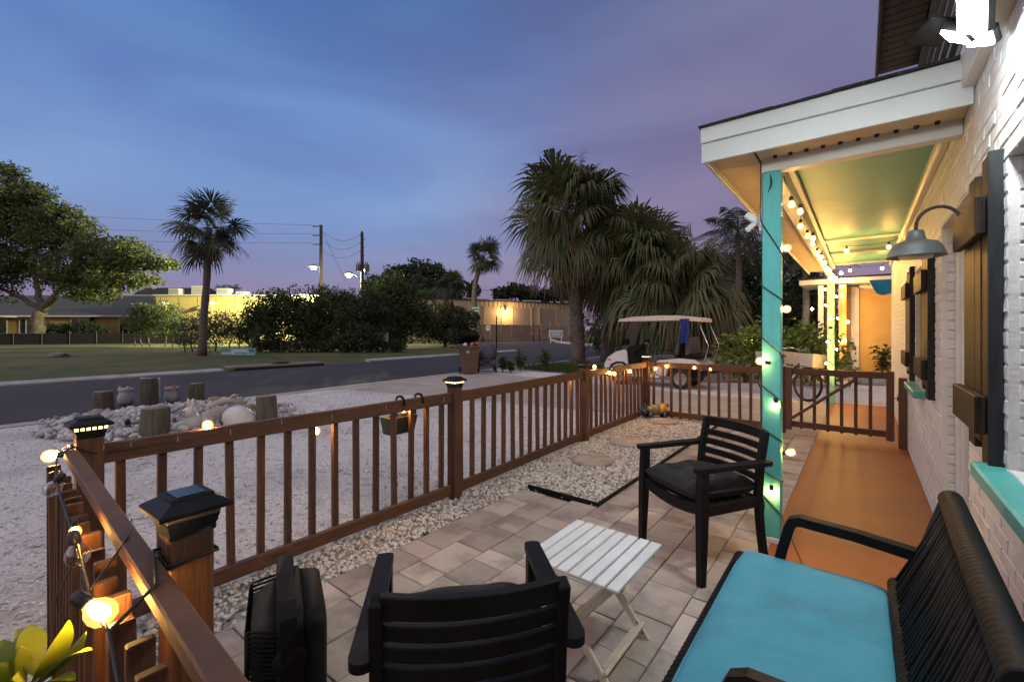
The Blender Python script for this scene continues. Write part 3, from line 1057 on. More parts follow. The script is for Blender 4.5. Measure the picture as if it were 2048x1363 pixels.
# two owl like jars
for u, v_, t_, lab, red in ((252, 814, 8.6, 'squat grey stone owl figure left of the tall bollard', 0), (344, 806, 8.8, 'squat grey stone owl figure with a red rim right of the tall bollard', 1)):
    p = D(u, v_, t_)
    t = thing('owl_figure', lab, 'garden ornament', (p.x, p.y, .0), R(30), 'stone owl figures by the road')
    MB().lathe([(.10, 0), (.13, .05), (.135, .13), (.11, .20), (.105, .24), (.125, .27), (.12, .30), (.0, .31)], 18).build('body', 'plaster_grey', t)
    for sx in (-1, 1):
        MB().ell((sx * .085, -.04, .30), (.035, .03, .05), 1).build('ear_tuft', 'red_paint' if red else 'plaster_grey', t)
# fallen white jar with driftwood
p = D(478, 858, 6.3)
t = thing('ceramic_jar', 'round white speckled jar lying tipped against the rocks', 'jar', (p.x, p.y, .0), R(38))
Mj = Matrix.Translation((0, 0, .16)) @ Matrix.Rotation(R(-62), 4, 'Y')
MB().lathe([(.0, -.24), (.09, -.235), (.16, -.16), (.185, -.04), (.17, .09), (.12, .17), (.085, .20)], 24, Mj, cap=False).build('belly', 'ceramic_white', t)
MB().lathe([(.085, .20), (.10, .215), (.105, .24), (.09, .25), (.07, .24), (.06, .18)], 24, Mj, cap=False).build('rim', 'plaster_grey', t)
p = D(455, 800, 7.4)
mb = MB()
mb.tube([(-.32, 0, .16), (-.12, .03, .25), (.08, 0, .28), (.3, .03, .23)], [.03, .06, .06, .035], 8)
mb.tube([(.02, 0, .27), (.12, -.02, .36), (.2, -.03, .37)], [.04, .03, .012], 6)
o = mb.build('driftwood', 'drift')  if 'drift' in MATS else None
if o is None:
    pmat('drift', (.36, .30, .25), (.52, .45, .38), scale=7, rough=.9, bump=.6, stretch=(.5, 4, 4))
    o = mb.build('driftwood', 'drift')
o.location = (p.x, p.y, -.02)
o.rotation_euler = (0, 0, R(38))
tag(o, 'pale driftwood branch resting above the white jar', 'driftwood')
p = D(254, 858, 6.1)
o = MB().ell((0, 0, .07), (.06, .05, .07), 2, noise=.15, seed=2).ell((.03, 0, .15), (.04, .035, .04), 2, noise=.1, seed=3).build('black_ornament', 'black_matte')
o.location = (p.x, p.y, 0.02)
tag(o, 'small black animal ornament among the pale rocks', 'garden ornament')

# ================================================================== THE HOUSE AND ITS PORCH
WX = .43
house = thing('house', 'white painted brick house with a teal porch post along the right', 'house', (WX, 5.0, 0))
mb = MB()
mb.box((-.02, 5.2, -.02), (.90, 10.9, .09), 0, .006)
slab = struct('porch_slab', mb, 'slab_orange')
# openings in the wall: (y0, y1, z0, z1)
OPEN = [(1.30, 2.45, .90, 2.08), (3.22, 4.20, .03, 2.12), (5.25, 6.00, .90, 2.02)]
ZTOP = 2.58
# backing wall (mortar) pieced round the openings
mb = MB()
ysplit = sorted({-.6, 10.62} | {a for o in OPEN for a in o[:2]})
for a, b in zip(ysplit[:-1], ysplit[1:]):
    hit = [o for o in OPEN if o[0] <= a and o[1] >= b]
    spans = [(0, ZTOP)] if not hit else [(0, hit[0][2]), (hit[0][3], ZTOP)]
    for z0, z1 in spans:
        mb.box((WX + .002 + .15, (a + b) / 2, (z0 + z1) / 2), (.30, b - a, z1 - z0))
wall = mb.build('wall', 'mortar_white', house, world=True)
# bricks
CH, BL = .0645, .205
bm = []
for k in range(5):
    m_ = MB().box((0, 0, 0), (.05, 1, .057), 0, .005)
    r2 = random.Random(k)
    m_.v = [(x + r2.uniform(-.0022, .0022), y, z + r2.uniform(-.0016, .0016)) for x, y, z in m_.v]
    bm.append(m_.mesh('brick', 'white_brick'))
bricks = []
br = random.Random(5)
for c in range(int(ZTOP / CH)):
    z = (c + .5) * CH
    y = .9 + (.5 * BL if c % 2 else 0)
    while y < 10.6:
        a, b = y, min(y + BL, 10.6)
        segs = [(a, b)]
        for o in OPEN:
            if o[2] < z < o[3]:
                ns = []
                for s0, s1 in segs:
                    if s1 <= o[0] or s0 >= o[1]:
                        ns.append((s0, s1))
                    else:
                        if s0 < o[0]:
                            ns.append((s0, o[0]))
                        if s1 > o[1]:
                            ns.append((o[1], s1))
                segs = ns
        for s0, s1 in segs:
            if s1 - s0 > .03:
                bricks.append(('w', s0, s1, z))
        y += BL
for c in range(int(ZTOP / CH)):
    z = (c + .5) * CH
    if .90 < z < 2.08:
        for x0, x1 in (((WX + .028, WX + .13), (WX + .135, WX + .24)) if c % 2 else ((WX + .028, WX + .24),)):
            bricks.append(('j', x0, x1, z, 2.45))
    if .03 < z < 2.12:
        bricks.append(('j', WX + .028, WX + .066, z, 4.20))
def bsize(b):
    y = (b[1] + b[2]) / 2 if b[0] == 'w' else b[4]
    # what the photograph shows largest: near bricks inside the frame
    return -abs(y - 2.3) if y > 2.15 else -50
bricks.sort(key=bsize, reverse=True)
rest = MB()
for i, b in enumerate(bricks):
    if b[0] == 'w':
        loc = (WX + .0245 + br.uniform(-.002, .001), (b[1] + b[2]) / 2, b[3])
        rot = (br.uniform(-.012, .012), 0, br.uniform(-.008, .008))
        ln = b[2] - b[1] - .008
    else:
        loc = ((b[1] + b[2]) / 2, b[4] + .016 + br.uniform(-.003, .001), b[3])
        rot = (br.uniform(-.01, .01), 0, R(90) + br.uniform(-.02, .02))
        ln = b[2] - b[1] - .004
    if i < 300:
        inst(bm[i % 5], 'brick', wall, Vector(loc) - WL['house'], rot, (1, ln, 1))
    else:
        M = Matrix.Translation(loc) @ Euler(rot).to_matrix().to_4x4()
        rest.box((0, 0, 0), (.05, ln, .057), 0, .005, M=M)
rb = rest.build('brick_courses', 'white_brick', wall, world=True)
rb['kind'] = 'stuff'
# lintel soffits, window 1 and 2, door
def window(o, name='window'):
    y0, y1, z0, z1 = o
    wdw = MB().box((WX + .25, (y0 + y1) / 2, (z0 + z1) / 2), (.02, y1 - y0 - .004, z1 - z0 - .004)).build(name, 'glass_dark', house, world=True)
    mb = MB()
    for a, b in (((y0 + .03), (y0 + .03)), ((y1 - .03), (y1 - .03)), ((y0 + y1) / 2, (y0 + y1) / 2)):
        mb.box((WX + .225, a, (z0 + z1) / 2), (.03, .055, z1 - z0 - .01), 0, .004)
    for zz in (z0 + .03, z1 - .03, (z0 + z1) / 2):
        mb.box((WX + .222, (y0 + y1) / 2, zz), (.024, y1 - y0 - .02, .05), 0, .004)
    mb.build('frame', 'trim_white', wdw, world=True)
    s = MB().box((WX - .02, (y0 + y1) / 2, z0 - .035), (.13, y1 - y0 + .22, .06), 0, .008)
    s.build('window_sill', 'sill_teal', house, world=True)
window(OPEN[0])
window(OPEN[2])
MB().box((WX + .18, 3.71, 1.07), (.05, .80, 2.06), 0, .004).build('door', 'trim_white', house, world=True)
mb = MB()
for yy in (3.270, 4.145):
    mb.box((WX + .135, yy, 1.07), (.14, .10, 2.09), 0, .006)
    mb.box((WX + .100, yy + (.055 if yy < 4 else -.055), 1.07), (.03, .04, 2.08), 0, .006)
mb.box((WX + .115, 3.70, 2.075), (.098, .76, .085), 0, .006)
mb.build('door_frame', 'trim_white', house, world=True)
mb = MB().box((WX + .11, 3.71, .045), (.18, .96, .035), 0, .006)
mb.build('door_sill', 'trim_white', house, world=True)
# shutters: weathered boards with staggered ends and two battens
def shutter(y0, y1, z0, z1, seed):
    r = random.Random(seed)
    root = MB().box((WX - .020, y0 + .012, (z0 + z1) / 2), (.044, .024, z1 - z0), 0, .003).build('shutter', 'shutter_edge', house, world=True)
    nb = 4
    wd = (y1 - y0 - .026) / nb
    for i in range(nb):
        a = y0 + .026 + i * wd
        za = z0 + [.0, .10, .05, .16][i] * .9
        zb = z1 - [.0, .05, .02, .09][i] * 1.1
        mb = MB().box((WX - .021 - r.uniform(0, .004), a + wd / 2, (za + zb) / 2), (.030, wd - .006, zb - za), 0, .003)
        mb.build('board', 'shutter_wood', root, world=True)
    for zc in (z1 - .24, z0 + .22):
        MB().box((WX - .060, (y0 + y1) / 2 + .012, zc), (.034, y1 - y0 - .02, .15), 0, .004).build('batten', 'shutter_wood', root, world=True)
shutter(2.50, 3.06, .865, 2.115, 1)
shutter(4.52, 5.16, .90, 2.04, 2)
shutter(6.08, 6.72, .90, 2.07, 3)

# ---- porch roof
PY0, PY1 = 3.05, 10.45
PXL = -.80
roof = MB().box(((PXL + WX) / 2 - .01, (PY0 + PY1) / 2, 2.729), (WX - PXL + .02, PY1 - PY0 + .03, .008)).build('porch_roof', 'shingle_black', house, world=True)
sr = random.Random(3)
for i in range(9):          # shingle tabs along the front edge
    x = PXL - .03 + (WX - PXL + .03) * (i + .5) / 9
    MB().box((x, PY0 - .016, 2.732 + sr.uniform(-.003, .003)), ((WX - PXL + .03) / 9 - .001, .06, .010), sr.uniform(-.008, .008), .001).build('shingle', 'shingle_black', roof, world=True)
def fascia(a, b, sx, sy):
    mb = MB()
    mb.bar((a[0], a[1], 2.565), (b[0], b[1], 2.565), .02, .122, .003)
    lo = mb.build('fascia_board', 'fascia_white', roof, world=True)
    mb = MB()
    mb.bar((a[0] + sx * .014, a[1] + sy * .014, 2.676), (b[0] + sx * .014, b[1] + sy * .014, 2.676), .022, .096, .003)
    mb.build('drip_edge', 'fascia_white', roof, world=True)
fascia((PXL - .02, PY0, 0), (WX - .005, PY0, 0), 0, -1)
fascia((PXL, PY0 + .014, 0), (PXL, PY1, 0), -1, 0)
mb = MB()
mb.box(((PXL - .53) / 2, (PY0 + PY1) / 2 + .01, 2.555), (-.53 - PXL - .025, PY1 - PY0 - .05, .012))
mb.box(((-.53 + WX) / 2, PY0 + .165, 2.555), (WX + .53 - .004, .29, .012))
mb.build('soffit', 'soffit_cream', roof, world=True)
for i in range(10):
    MB().box((-.44 + i * .085, 3.325, 2.545), (.022, .03, .018), 0, .004).build('soffit_gap', 'black_matte', roof, world=True)  # black blocks stand for the dark gaps at the soffit panel ends
# beams
MB().box(((-.525 + WX) / 2, 3.395, 2.525), (WX + .525 - .002, .09, .125), 0, .004).build('cross_beam', 'trim_white', roof, world=True)
MB().box((-.475, 6.95, 2.535), (.098, 7.0, .15), 0, .004).build('side_beam', 'trim_white', roof, world=True)
MB().box((-.405, 6.95, 2.60), (.04, 6.98, .035), 0, .004).build('ceiling_moulding', 'trim_white', roof, world=True)
MB().box((WX - .022, 6.95, 2.60), (.04, 6.98, .06), 0, .004).build('wall_moulding', 'trim_white', roof, world=True)
MB().box((0.0, 6.95, 2.655), (.83, 7.0, .02)).build('porch_ceiling', 'ceiling_green', roof, world=True)
for yy in (7.4, 8.7, 10.1):
    MB().box((0, yy, 2.628), (.78, .05, .03), 0, .003).build('ceiling_batten', 'trim_white', roof, world=True)
# posts
post = MB().box((-.465, 3.395, 1.262), (.108, .088, 2.398), 0, .006).build('porch_post', 'post_teal', house, world=True)
MB().box((-.465, 3.395, .043), (.116, .096, .036), 0, .004).build('post_foot', 'trim_white', post, world=True)
post2 = MB().box((-.455, 10.40, 1.24), (.115, .115, 2.43), 0, .006).build('porch_post', 'post_green', house, world=True) if 'post_green' in MATS else None
if post2 is None:
    pmat('post_green', (.16, .45, .33), (.21, .52, .40), scale=4, rough=.45, bump=.15, bscale=24, stretch=(3, 3, .4))
    post2 = MB().box((-.455, 10.40, 1.24), (.115, .115, 2.43), 0, .006).build('porch_post', 'post_green', house, world=True)
mb = MB().tube([(-.470, 3.349, 2.44), (-.462, 3.345, 2.40), (-.464, 3.340, 2.36), (-.482, 3.345, 2.325)], [.002, .005, .005, .001], 6)
mb.build('cable_hook', 'cable_black', post, world=True)
# frieze and the upper storey above the porch
MB().box((WX - .012, 4.2, 2.655), (.075, 9.6, .135), 0, .006).build('frieze_board', 'trim_white', house, world=True)
MB().box((WX - .040, 1.18, 2.735), (.03, 3.7, .05), 0, .004).build('drip_cap', 'trim_white', house, world=True)
up = MB().box((WX + .32, 2.1, 3.38), (.6, 7.9, 1.32)).build('upper_wall', 'siding_grey', house, world=True)
for i in range(8):
    z0 = 2.76 + i * .165
    mb = MB()
    y0, y1 = -1.85, 6.05
    vs = [(WX + .02, y0, z0), (WX - .012, y0, z0), (WX + .018, y0, z0 + .17), (WX + .02, y1, z0), (WX - .012, y1, z0), (WX + .018, y1, z0 + .17)]
    mb.convex(vs, [[0, 1, 2], [3, 4, 5], [0, 1, 4, 3], [1, 2, 5, 4], [0, 2, 5, 3]])
    mb.build('lap_board', 'siding_grey', up, world=True)
eave = MB().box((WX + .12, 2.1, 4.18), (.86, 8.1, .08)).build('upper_eave', 'shingle_black', house, world=True)
for i in range(66):
    MB().box((WX - .145, -1.85 + i * .12, 4.078), (.30, .108, .012), 0, .003).build('soffit_board', 'soffit_dark', eave, world=True) if i > 12 else None
MB().box((WX - .305, 2.1, 4.10), (.022, 8.1, .13), 0, .004).build('eave_fascia', 'soffit_dark', eave, world=True)
MB().box((WX - .03, 6.1, 3.42), (.05, .09, 1.28), 0, .004).build('corner_board', 'trim_white', house, world=True)

# ---- gooseneck wall lamp
t = thing('wall_lamp', 'galvanized barn lamp on a curved arm beside the dark shutter', 'wall lamp', (WX, 3.30, 1.90))
t.scale = (.92, .9, .92)
Mw = Matrix.Rotation(R(-90), 4, 'Y')
MB().lathe([(.065, 0), (.065, .012), (.05, .02), (.0, .022)], 22, Mw).build('wall_plate', 'galvanized', t)
MB().lathe([(.008, .02), (.008, .04), (.0, .042)], 10, Mw).build('bolt', 'dark_iron', t)
arm = [(-.02, 0, .055)]
for i in range(13):
    a = math.pi * (i / 12) * 1.02
    arm.append((-.115 + .095 * math.cos(a), 0, .10 + .10 * math.sin(a)))
arm.append((-.212, 0, .06))
MB().tube(arm, .0095, 10).build('arm', 'dark_iron', t)
Ms = Matrix.Translation((-.212, 0, 0))
MB().lathe([(.0, .075), (.034, .073), (.040, .06), (.048, .02), (.058, .012), (.10, -.002), (.122, -.03), (.138, -.078), (.142, -.084), (.134, -.082), (.116, -.034), (.095, -.010), (.04, .004), (.0, .004)], 30, Ms).build('shade', 'galvanized', t)
MB().lathe([(.0, -.02), (.075, -.022), (.080, -.08), (.074, -.094), (.0, -.096)], 24, Ms).build('lens', 'lamp_inner', t)

# ---- solar flood light, lit
t = thing('flood_light', 'lit solar flood light with three white heads under the eave', 'flood light', (WX - .05, 2.42, 2.62))
MB().box((-.006, 0, .02), (.014, .06, .13), 0, .004).build('bracket', 'flood_body', t)
MB().tube([(-.012, 0, 0), (-.06, -.03, -.05), (-.09, -.12, -.09)], .014, 8).build('arm', 'flood_body', t)
def head(c, rx, rz, sx, sy, nm='lamp_head', st=0):
    M = Matrix.Translation(c) @ Matrix.Rotation(rz, 4, 'Z') @ Matrix.Rotation(R(st), 4, 'X') @ Matrix.Rotation(rx, 4, 'Y')
    h = MB().box((0, 0, .012), (sx + .022, sy + .022, .028), 0, .008, M=M).build(nm, 'flood_body', t)
    MB().box((0, 0, -.006), (sx, sy, .012), 0, .004, M=M).build('led_panel', 'flood_panel', h)
head((-.085, -.285, -.100), R(30), R(-8), .080, .24, st=-22)
head((-.105, -.125, -.118), R(40), R(-25), .075, .075, st=-8)
head((-.040, -.090, -.135), R(22), R(-15), .075, .075, st=-10)
M = Matrix.Translation((-.155, -.02, -.03)) @ Matrix.Rotation(R(18), 4, 'Y') @ Matrix.Rotation(R(20), 4, 'Z')
MB().box((0, 0, 0), (.12, .20, .012), 0, .004, M=M).build('solar_panel', 'flood_body', t)
# post mounted white plastic cross fitting
t = thing('cross_fitting', 'white plastic cross shaped fitting sticking out of the teal post', 'fitting', (-.555, 3.40, 2.165), R(8))
t.scale = (1.5, 1.5, 1.5)
MB().bar((.03, 0, -.03), (-.045, 0, .03), .03, .03, .004, up=(0, 1, 0)).build('arm', 'table_white', t)
MB().bar((-.045, .0, -.045), (.006, .0, .0), .022, .024, .004, up=(0, 1, 0)).build('short_arm', 'table_white', t)
MB().box((.017, 0, -.005), (.02, .05, .10), 0, .004).build('base', 'table_white', t)
# doorbell box on the far post
t = thing('doorbell', 'small black and white doorbell on the far green post', 'doorbell', (-.455, 10.335, 1.40))
MB().box((0, 0, 0), (.06, .02, .085), 0, .006).build('body', 'table_white', t)
MB().box((0, -.002, .065), (.06, .02, .045), 0, .005).build('camera_head', 'black_plastic', t)

# ================================================================== FENCES
PK = MB().box((0, 0, .425), (.036, .036, .85), 0, .003)
pk_meshes = []
for k in range(4):
    m_ = MB().box((0, 0, .425), (.036, .036, .85), 0, .003)
    r2 = random.Random(k + 40)
    bx, by = r2.uniform(-.004, .004), r2.uniform(-.004, .004)
    m_.v = [(x + bx * (z - .4) * 2, y + by * (z - .4) * 2, z) for x, y, z in m_.v]
    pk_meshes.append(m_.mesh('picket', 'fence_wood'))
po_mesh = MB().box((0, 0, .475), (.092, .092, .95), 0, .006).mesh('post', 'fence_wood')
fr = random.Random(21)
def run(root, a, b, npk, off, z=.90, trim=(0, 0)):
    """rails and pickets from post centre a to post centre b; off = side (unit normal) the pickets are nailed to"""
    a, b = Vector((a[0], a[1], 0)), Vector((b[0], b[1], 0))
    d = (b - a).normalized()
    o = Vector((off[0], off[1], 0))
    base = WL[root.name]
    sag = fr.uniform(.002, .006)
    ra, rb = a + d * (.046 + trim[0]), b - d * (.046 + trim[1])
    for z0, hh in ((z - .045, .088), (.088, .082)):
        mb = MB()
        k = 4
        for i in range(k):
            pass
        mb.bar(ra + V(0, 0, z0), rb + V(0, 0, z0), .040, hh, .004)
        mb.build('rail', 'rail_wood', root, world=True)
    ln = (b - a).length
    ang = math.atan2(d.y, d.x)
    for i in range(npk):
        f = (i + .75) / (npk + .5)
        p = a + d * ln * f + o * .0395
        p.z = fr.uniform(.015, .03)
        inst(fr.choice(pk_meshes), 'picket', root, p - base, (fr.uniform(-.006, .006), fr.uniform(-.006, .006), ang + fr.uniform(-.04, .04)), (1, 1, 1))
A, B, C, E_ = (-2.745, .405), (-2.70, 2.66), (-2.78, 5.04), (-2.79, 7.16)
fs_ = thing('side_fence', 'long brown picket fence between the patio and the shell yard', 'fence', (-2.75, 3.8, 0), 0, 'brown picket fences round the patio')
for p in (A, B, C):
    inst(po_mesh, 'post', fs_, V(p[0], p[1], 0) - WL['side_fence'], (0, 0, fr.uniform(-.03, .03)), (1, 1, 1.0))
pmat('drip_white', (.6, .58, .54), rough=.6)
run(fs_, A, B, 14, (-1, 0))
run(fs_, B, C, 15, (-1, 0))
run(fs_, C, E_, 14, (-1, 0))
rails_ = [c for c in fs_.children if c.name.startswith('rail')]
for i in (0, 1, 2, 4, 6, 9, 10, 12):           # pale drips down the inner face of the near rails
    y = .62 + i * .155 + fr.uniform(-.08, .08)
    x = A[0] + (B[0] - A[0]) * (y - A[1]) / (B[1] - A[1]) + .0205
    hh = fr.uniform(.012, .045)
    MB().box((x, y, .897 - hh / 2 - fr.uniform(0, .02)), (.0016, fr.uniform(.002, .004), hh), 0, .0006).build('paint_drip', 'drip_white', rails_[0], world=True)
fb = thing('back_fence', 'brown picket fence running across beyond the chair to the porch post', 'fence', (-1.7, 7.16, 0), 0, 'brown picket fences round the patio')
inst(po_mesh, 'post', fb, V(E_[0], E_[1], 0) - WL['back_fence'])
BF = (-.86, 7.12)
inst(po_mesh, 'post', fb, V(BF[0], BF[1], 0) - WL['back_fence'], (0, 0, 0), (1, 1, .97))
run(fb, E_, BF, 13, (0, 1))
ff = thing('front_fence', 'brown picket fence in the near left corner, seen along its top rail', 'fence', (-1.6, .28, 0), 0, 'brown picket fences round the patio')
inst(po_mesh, 'post', ff, V(-1.285, .362, 0) - WL['front_fence'], (0, 0, R(-2)))
def ffy(x): return .258 - .041 * (x + .72)
MB().bar((-2.69, ffy(-2.69), .884), (-.25, ffy(-.25), .884), .044, .036, .004).build('rail', 'rail_wood', ff, world=True)
MB().bar((-2.69, ffy(-2.69), .088), (-.25, ffy(-.25), .088), .036, .082, .004).build('rail', 'rail_wood', ff, world=True)
for i in range(22):
    x = -2.74 + i * .112
    inst(fr.choice(pk_meshes), 'picket', ff, V(x, ffy(x) - .045, .008 + fr.uniform(-.006, .006)) - WL['front_fence'], (fr.uniform(-.01, .01), fr.uniform(-.006, .006), fr.uniform(-.05, .05)), (.55, 1.2, .975))
# gate between the porch post and the wall
gt = thing('gate', 'brown picket gate with a diagonal brace across the porch walk', 'gate', (-.4, 7.10, 0))
for x0, x1, z, h in ((-.80, .305, .865, .08), (-.80, .305, .155, .075)):
    MB().bar((x0, 7.10, z), (x1, 7.10, z), .038, h, .004).build('rail', 'gate_wood', gt, world=True)
for x in (-.775, .275):
    MB().box((x, 7.062, .50), (.075, .036, .84), 0, .004).build('stile', 'gate_wood', gt, world=True)
MB().bar((-.735, 7.058, .24), (-.06, 7.058, .80), .034, .07, .004, up=(0, 1, 0)).build('brace', 'gate_wood', gt, world=True)
gpm = MB().box((0, 0, .38), (.036, .034, .76), 0, .003).mesh('picket', 'gate_wood')
for i in range(6):
    inst(gpm, 'picket', gt, V(-.635 + i * .145, 7.137, .095) - WL['gate'])
MB().tube([(.31, 7.07, .60), (.375, 7.075, .60), (.385, 7.075, .585)], .006, 6).build('latch', 'dark_iron', gt, world=True)
gp = thing('gate_post', 'short dark post fixed to the white wall beside the gate', 'post', (.385, 7.0, 0))
MB().box((0, 0, .44), (.075, .09, .83), 0, .005).build('timber', 'gate_wood', gp)
MB().box((-.042, .04, .60), (.012, .03, .06), 0, .003).build('strike', 'dark_iron', gp)

# ---- solar post caps
def solar_cap(loc, lab, lit, rz=0):
    t = thing('solar_post_cap', lab, 'post cap light', loc, rz, 'solar caps on the fence posts')
    t.scale = (.9, .9, .9)
    def ring(levels, mb):
        vs = []
        for hw, z in levels:
            vs += [(-hw, -hw, z), (hw, -hw, z), (hw, hw, z), (-hw, hw, z)]
        fs = [[0, 3, 2, 1]]
        for i in range(len(levels) - 1):
            for j in range(4):
                fs.append([i * 4 + j, i * 4 + (j + 1) % 4, (i + 1) * 4 + (j + 1) % 4, (i + 1) * 4 + j])
        k = (len(levels) - 1) * 4
        fs.append([k, k + 1, k + 2, k + 3])
        mb.add(vs, fs)
        return mb
    ring([(.0520, -.012), (.0520, .004), (.056, .012), (.056, .018), (.060, .0295)], MB()).build('skirt', 'cap_black', t)
    ring([(.058, .030), (.062, .046)], MB()).build('lens', 'cap_led' if lit else 'cap_lens_off', t)
    ring([(.078, .0465), (.082, .050), (.082, .058), (.076, .064), (.052, .078), (.050, .080), (.048, .088)], MB()).build('hood', 'cap_black', t)
    MB().box((0, 0, .0895), (.078, .066, .003), 0, .001).build('solar_panel', 'solar_glass', t)
    if lit:   # frame bars between the little leds
        for k in range(4):
            M = Matrix.Rotation(k * math.pi / 2, 4, 'Z')
            for j in range(-2, 3):
                MB().box((.0612, j * .0215, .038), (.005, .007, .015), 0, .001, M=M).build('lens_bar', 'cap_black', t)
    return t
solar_cap((-1.285, .362, .95), 'unlit black solar cap nearest the camera, with a dusty panel', 0, R(2))
solar_cap((A[0], A[1], .95), 'lit black solar cap on the far left corner post', 1)
solar_cap((B[0], B[1], .95), 'lit black solar cap on the post right of the hanging planter', 1, R(2))
solar_cap((C[0], C[1], .95), 'dark solar cap on the post above the stepping stones', 0)
solar_cap((E_[0], E_[1], .95), 'lit solar cap on the far corner post before the golf cart', 1)

# ---- string lights
core_me = MB().ell((0, 0, 0), (.0145, .0145, .019), 2).mesh('core', 'bulb_core')
core_po = MB().ell((0, 0, 0), (.0145, .0145, .019), 2).mesh('core', 'bulb_core_porch')
core_far = MB().ell((0, 0, 0), (.018, .018, .022), 2).mesh('core', 'bulb_core_far')
fil_me = MB().tube([(-.004, 0, .012), (-.006, 0, -.008), (0, 0, -.014), (.006, 0, -.008), (.004, 0, .012)], .0016, 5).mesh('filament', 'filament_off')
gl_lit = MB().lathe([(.0, -.030), (.014, -.027), (.0235, -.016), (.026, -.002), (.022, .013), (.013, .024), (.011, .030)], 18, cap=False).mesh('bulb', 'bulb_glass_lit')
gl_off = MB().lathe([(.0, -.030), (.014, -.027), (.0235, -.016), (.026, -.002), (.022, .013), (.013, .024), (.011, .030)], 18, cap=False).mesh('bulb', 'bulb_glass')
so_me = MB().lathe([(.0, .062), (.008, .060), (.0125, .055), (.0135, .030), (.012, .026), (.0, .026)], 12).mesh('socket', 'socket_black')
def bulb(root, p, lit=1, rot=(0, 0, 0), far=0, s=1.0):
    b = inst(gl_lit if lit else gl_off, 'bulb', root, Vector(p) - WL[root.name], rot, (s, s, s))
    inst((core_po if far == 2 else core_far if far else core_me) if lit else fil_me, 'core' if lit else 'filament', b)
    inst(so_me, 'socket', b)
def cable(root, pts, r=.0032, sag=0.0, n=5):
    q = []
    pts = [Vector(p) for p in pts]
    for a, b in zip(pts[:-1], pts[1:]):
        for i in range(6):
            f = i / 6
            p = a.lerp(b, f)
            p.z -= sag * math.sin(f * math.pi) * (b - a).length
            q.append(p)
    q.append(pts[-1])
    MB().tube(q, r, n).build('cable', 'cable_black', root, world=True)
s1 = thing('string_lights', 'globe string lights wound along the front and side fence rails', 'string lights', (-2.7, 2.5, .9), 0, 'warm globe string lights')
# front fence, from the near end to the corner
def fo(x, dy, z): return V(x, ffy(x) + dy, z)
cable(s1, [fo(-.62, -.095, .72), fo(-.80, -.095, .80), fo(-1.10, -.085, .86), fo(-1.12, -.01, .908), fo(-1.30, .02, .907), V(-1.338, .412, .885), V(-1.235, .412, .89)], .0036)
cable(s1, [fo(-1.10, -.085, .86), fo(-1.35, -.085, .84), fo(-1.62, -.075, .85), fo(-1.95, -.075, .86), fo(-2.35, -.07, .88), fo(-2.58, -.05, .905), V(-2.70, .345, .915), V(-2.695, .42, .87)], .0036, .02)
cable(s1, [V(-1.335, .314, .89), V(-1.235, .312, .885), V(-1.233, .412, .888), V(-1.337, .412, .885), V(-1.335, .314, .89)], .0034)
cable(s1, [fo(-1.35, -.085, .84), fo(-1.42, -.01, .908), fo(-1.60, .03, .895)], .003)
cable(s1, [fo(-1.62, -.075, .85), fo(-1.60, -.12, .74), fo(-1.56, -.09, .66)], .0028)
bulb(s1, D(200, 1222, .90), 1, (R(35), R(-38), 0), s=1.02)
bulb(s1, D(155, 1107, 1.13), 0, (R(8), R(-10), 0))
bulb(s1, D(106, 975, 1.62), 0, (R(-20), R(28), 0), s=1.05)
bulb(s1, D(102, 911, 2.00), 1, (R(-50), R(80), 0), s=1.1)
bulb(s1, D(131, 896, 2.03), 0, (R(-40), R(70), 0), s=1.1)
bulb(s1, D(150, 1062, 1.20), 1, (0, 0, 0), s=.55)
sb = [(PX(415, 851, -2.735), 1, 180), (PX(632, 861, -2.77), 1, 0), (PX(807, 818, -2.78), 1, 0), (PX(1135, 756, -2.80), 1, 0), (PX(1189, 733, -2.80), 1, 180), (PX(1219, 745, -2.76), 1, 0), (PX(1229, 747, -2.76), 1, 0), (PX(1260, 742, -2.77), 1, 0)]
cp = [V(-2.70, .46, .865)]
for p, lit, rx in sb:
    bulb(s1, p, lit, (R(rx), 0, 0))
    cp.append(p + V(0, 0, .065 if rx == 0 else -.05))
cp.append(V(-2.80, 7.1, .86))
cable(s1, cp, .003, .015)
bb = [PY(1311, 737, 7.13), PY(1333, 732, 7.13), PY(1389, 735, 7.13), PY(1421, 738, 7.13)]
cp = [V(-2.80, 7.1, .86)]
for p in bb:
    bulb(s1, p, 1, (0, 0, 0))
    cp.append(p + V(0, 0, .06))
cp.append(V(-.55, 7.10, .95))
cable(s1, cp, .003, .02)
# porch post and beam
s2 = thing('string_lights', 'globe string lights round the teal post and along the porch beam', 'string lights', (-.47, 3.4, 1.4), 0, 'warm globe string lights')
hx, hy = .060, .050
pc = V(-.465, 3.395, 0)
cable(s2, [pc + V(-hx, -hy, 2.52), pc + V(-hx, -hy, 2.33), pc + V(-hx - .004, -hy, 2.22), pc + V(-hx, -hy, 2.14)], .0035)
wp = [pc + V(-hx, -hy, 2.14)]
z = 2.14
for (za, zb, zc) in ((1.92, 1.82, 1.72), (1.62, 1.50, 1.38), (1.26, 1.14, 1.06), (.96, .86, .78), (.70, .58, .50), (.44, .40, .35)):
    wp += [pc + V(hx, -hy, za), pc + V(hx, hy, (za + zb) / 2), pc + V(-hx, hy, zb), pc + V(-hx, -hy, zc)]
wp += [pc + V(hx, -hy, .22), V(-.25, 3.02, .05), V(-.12, 2.75, .035)]
cable(s2, wp, .0034)
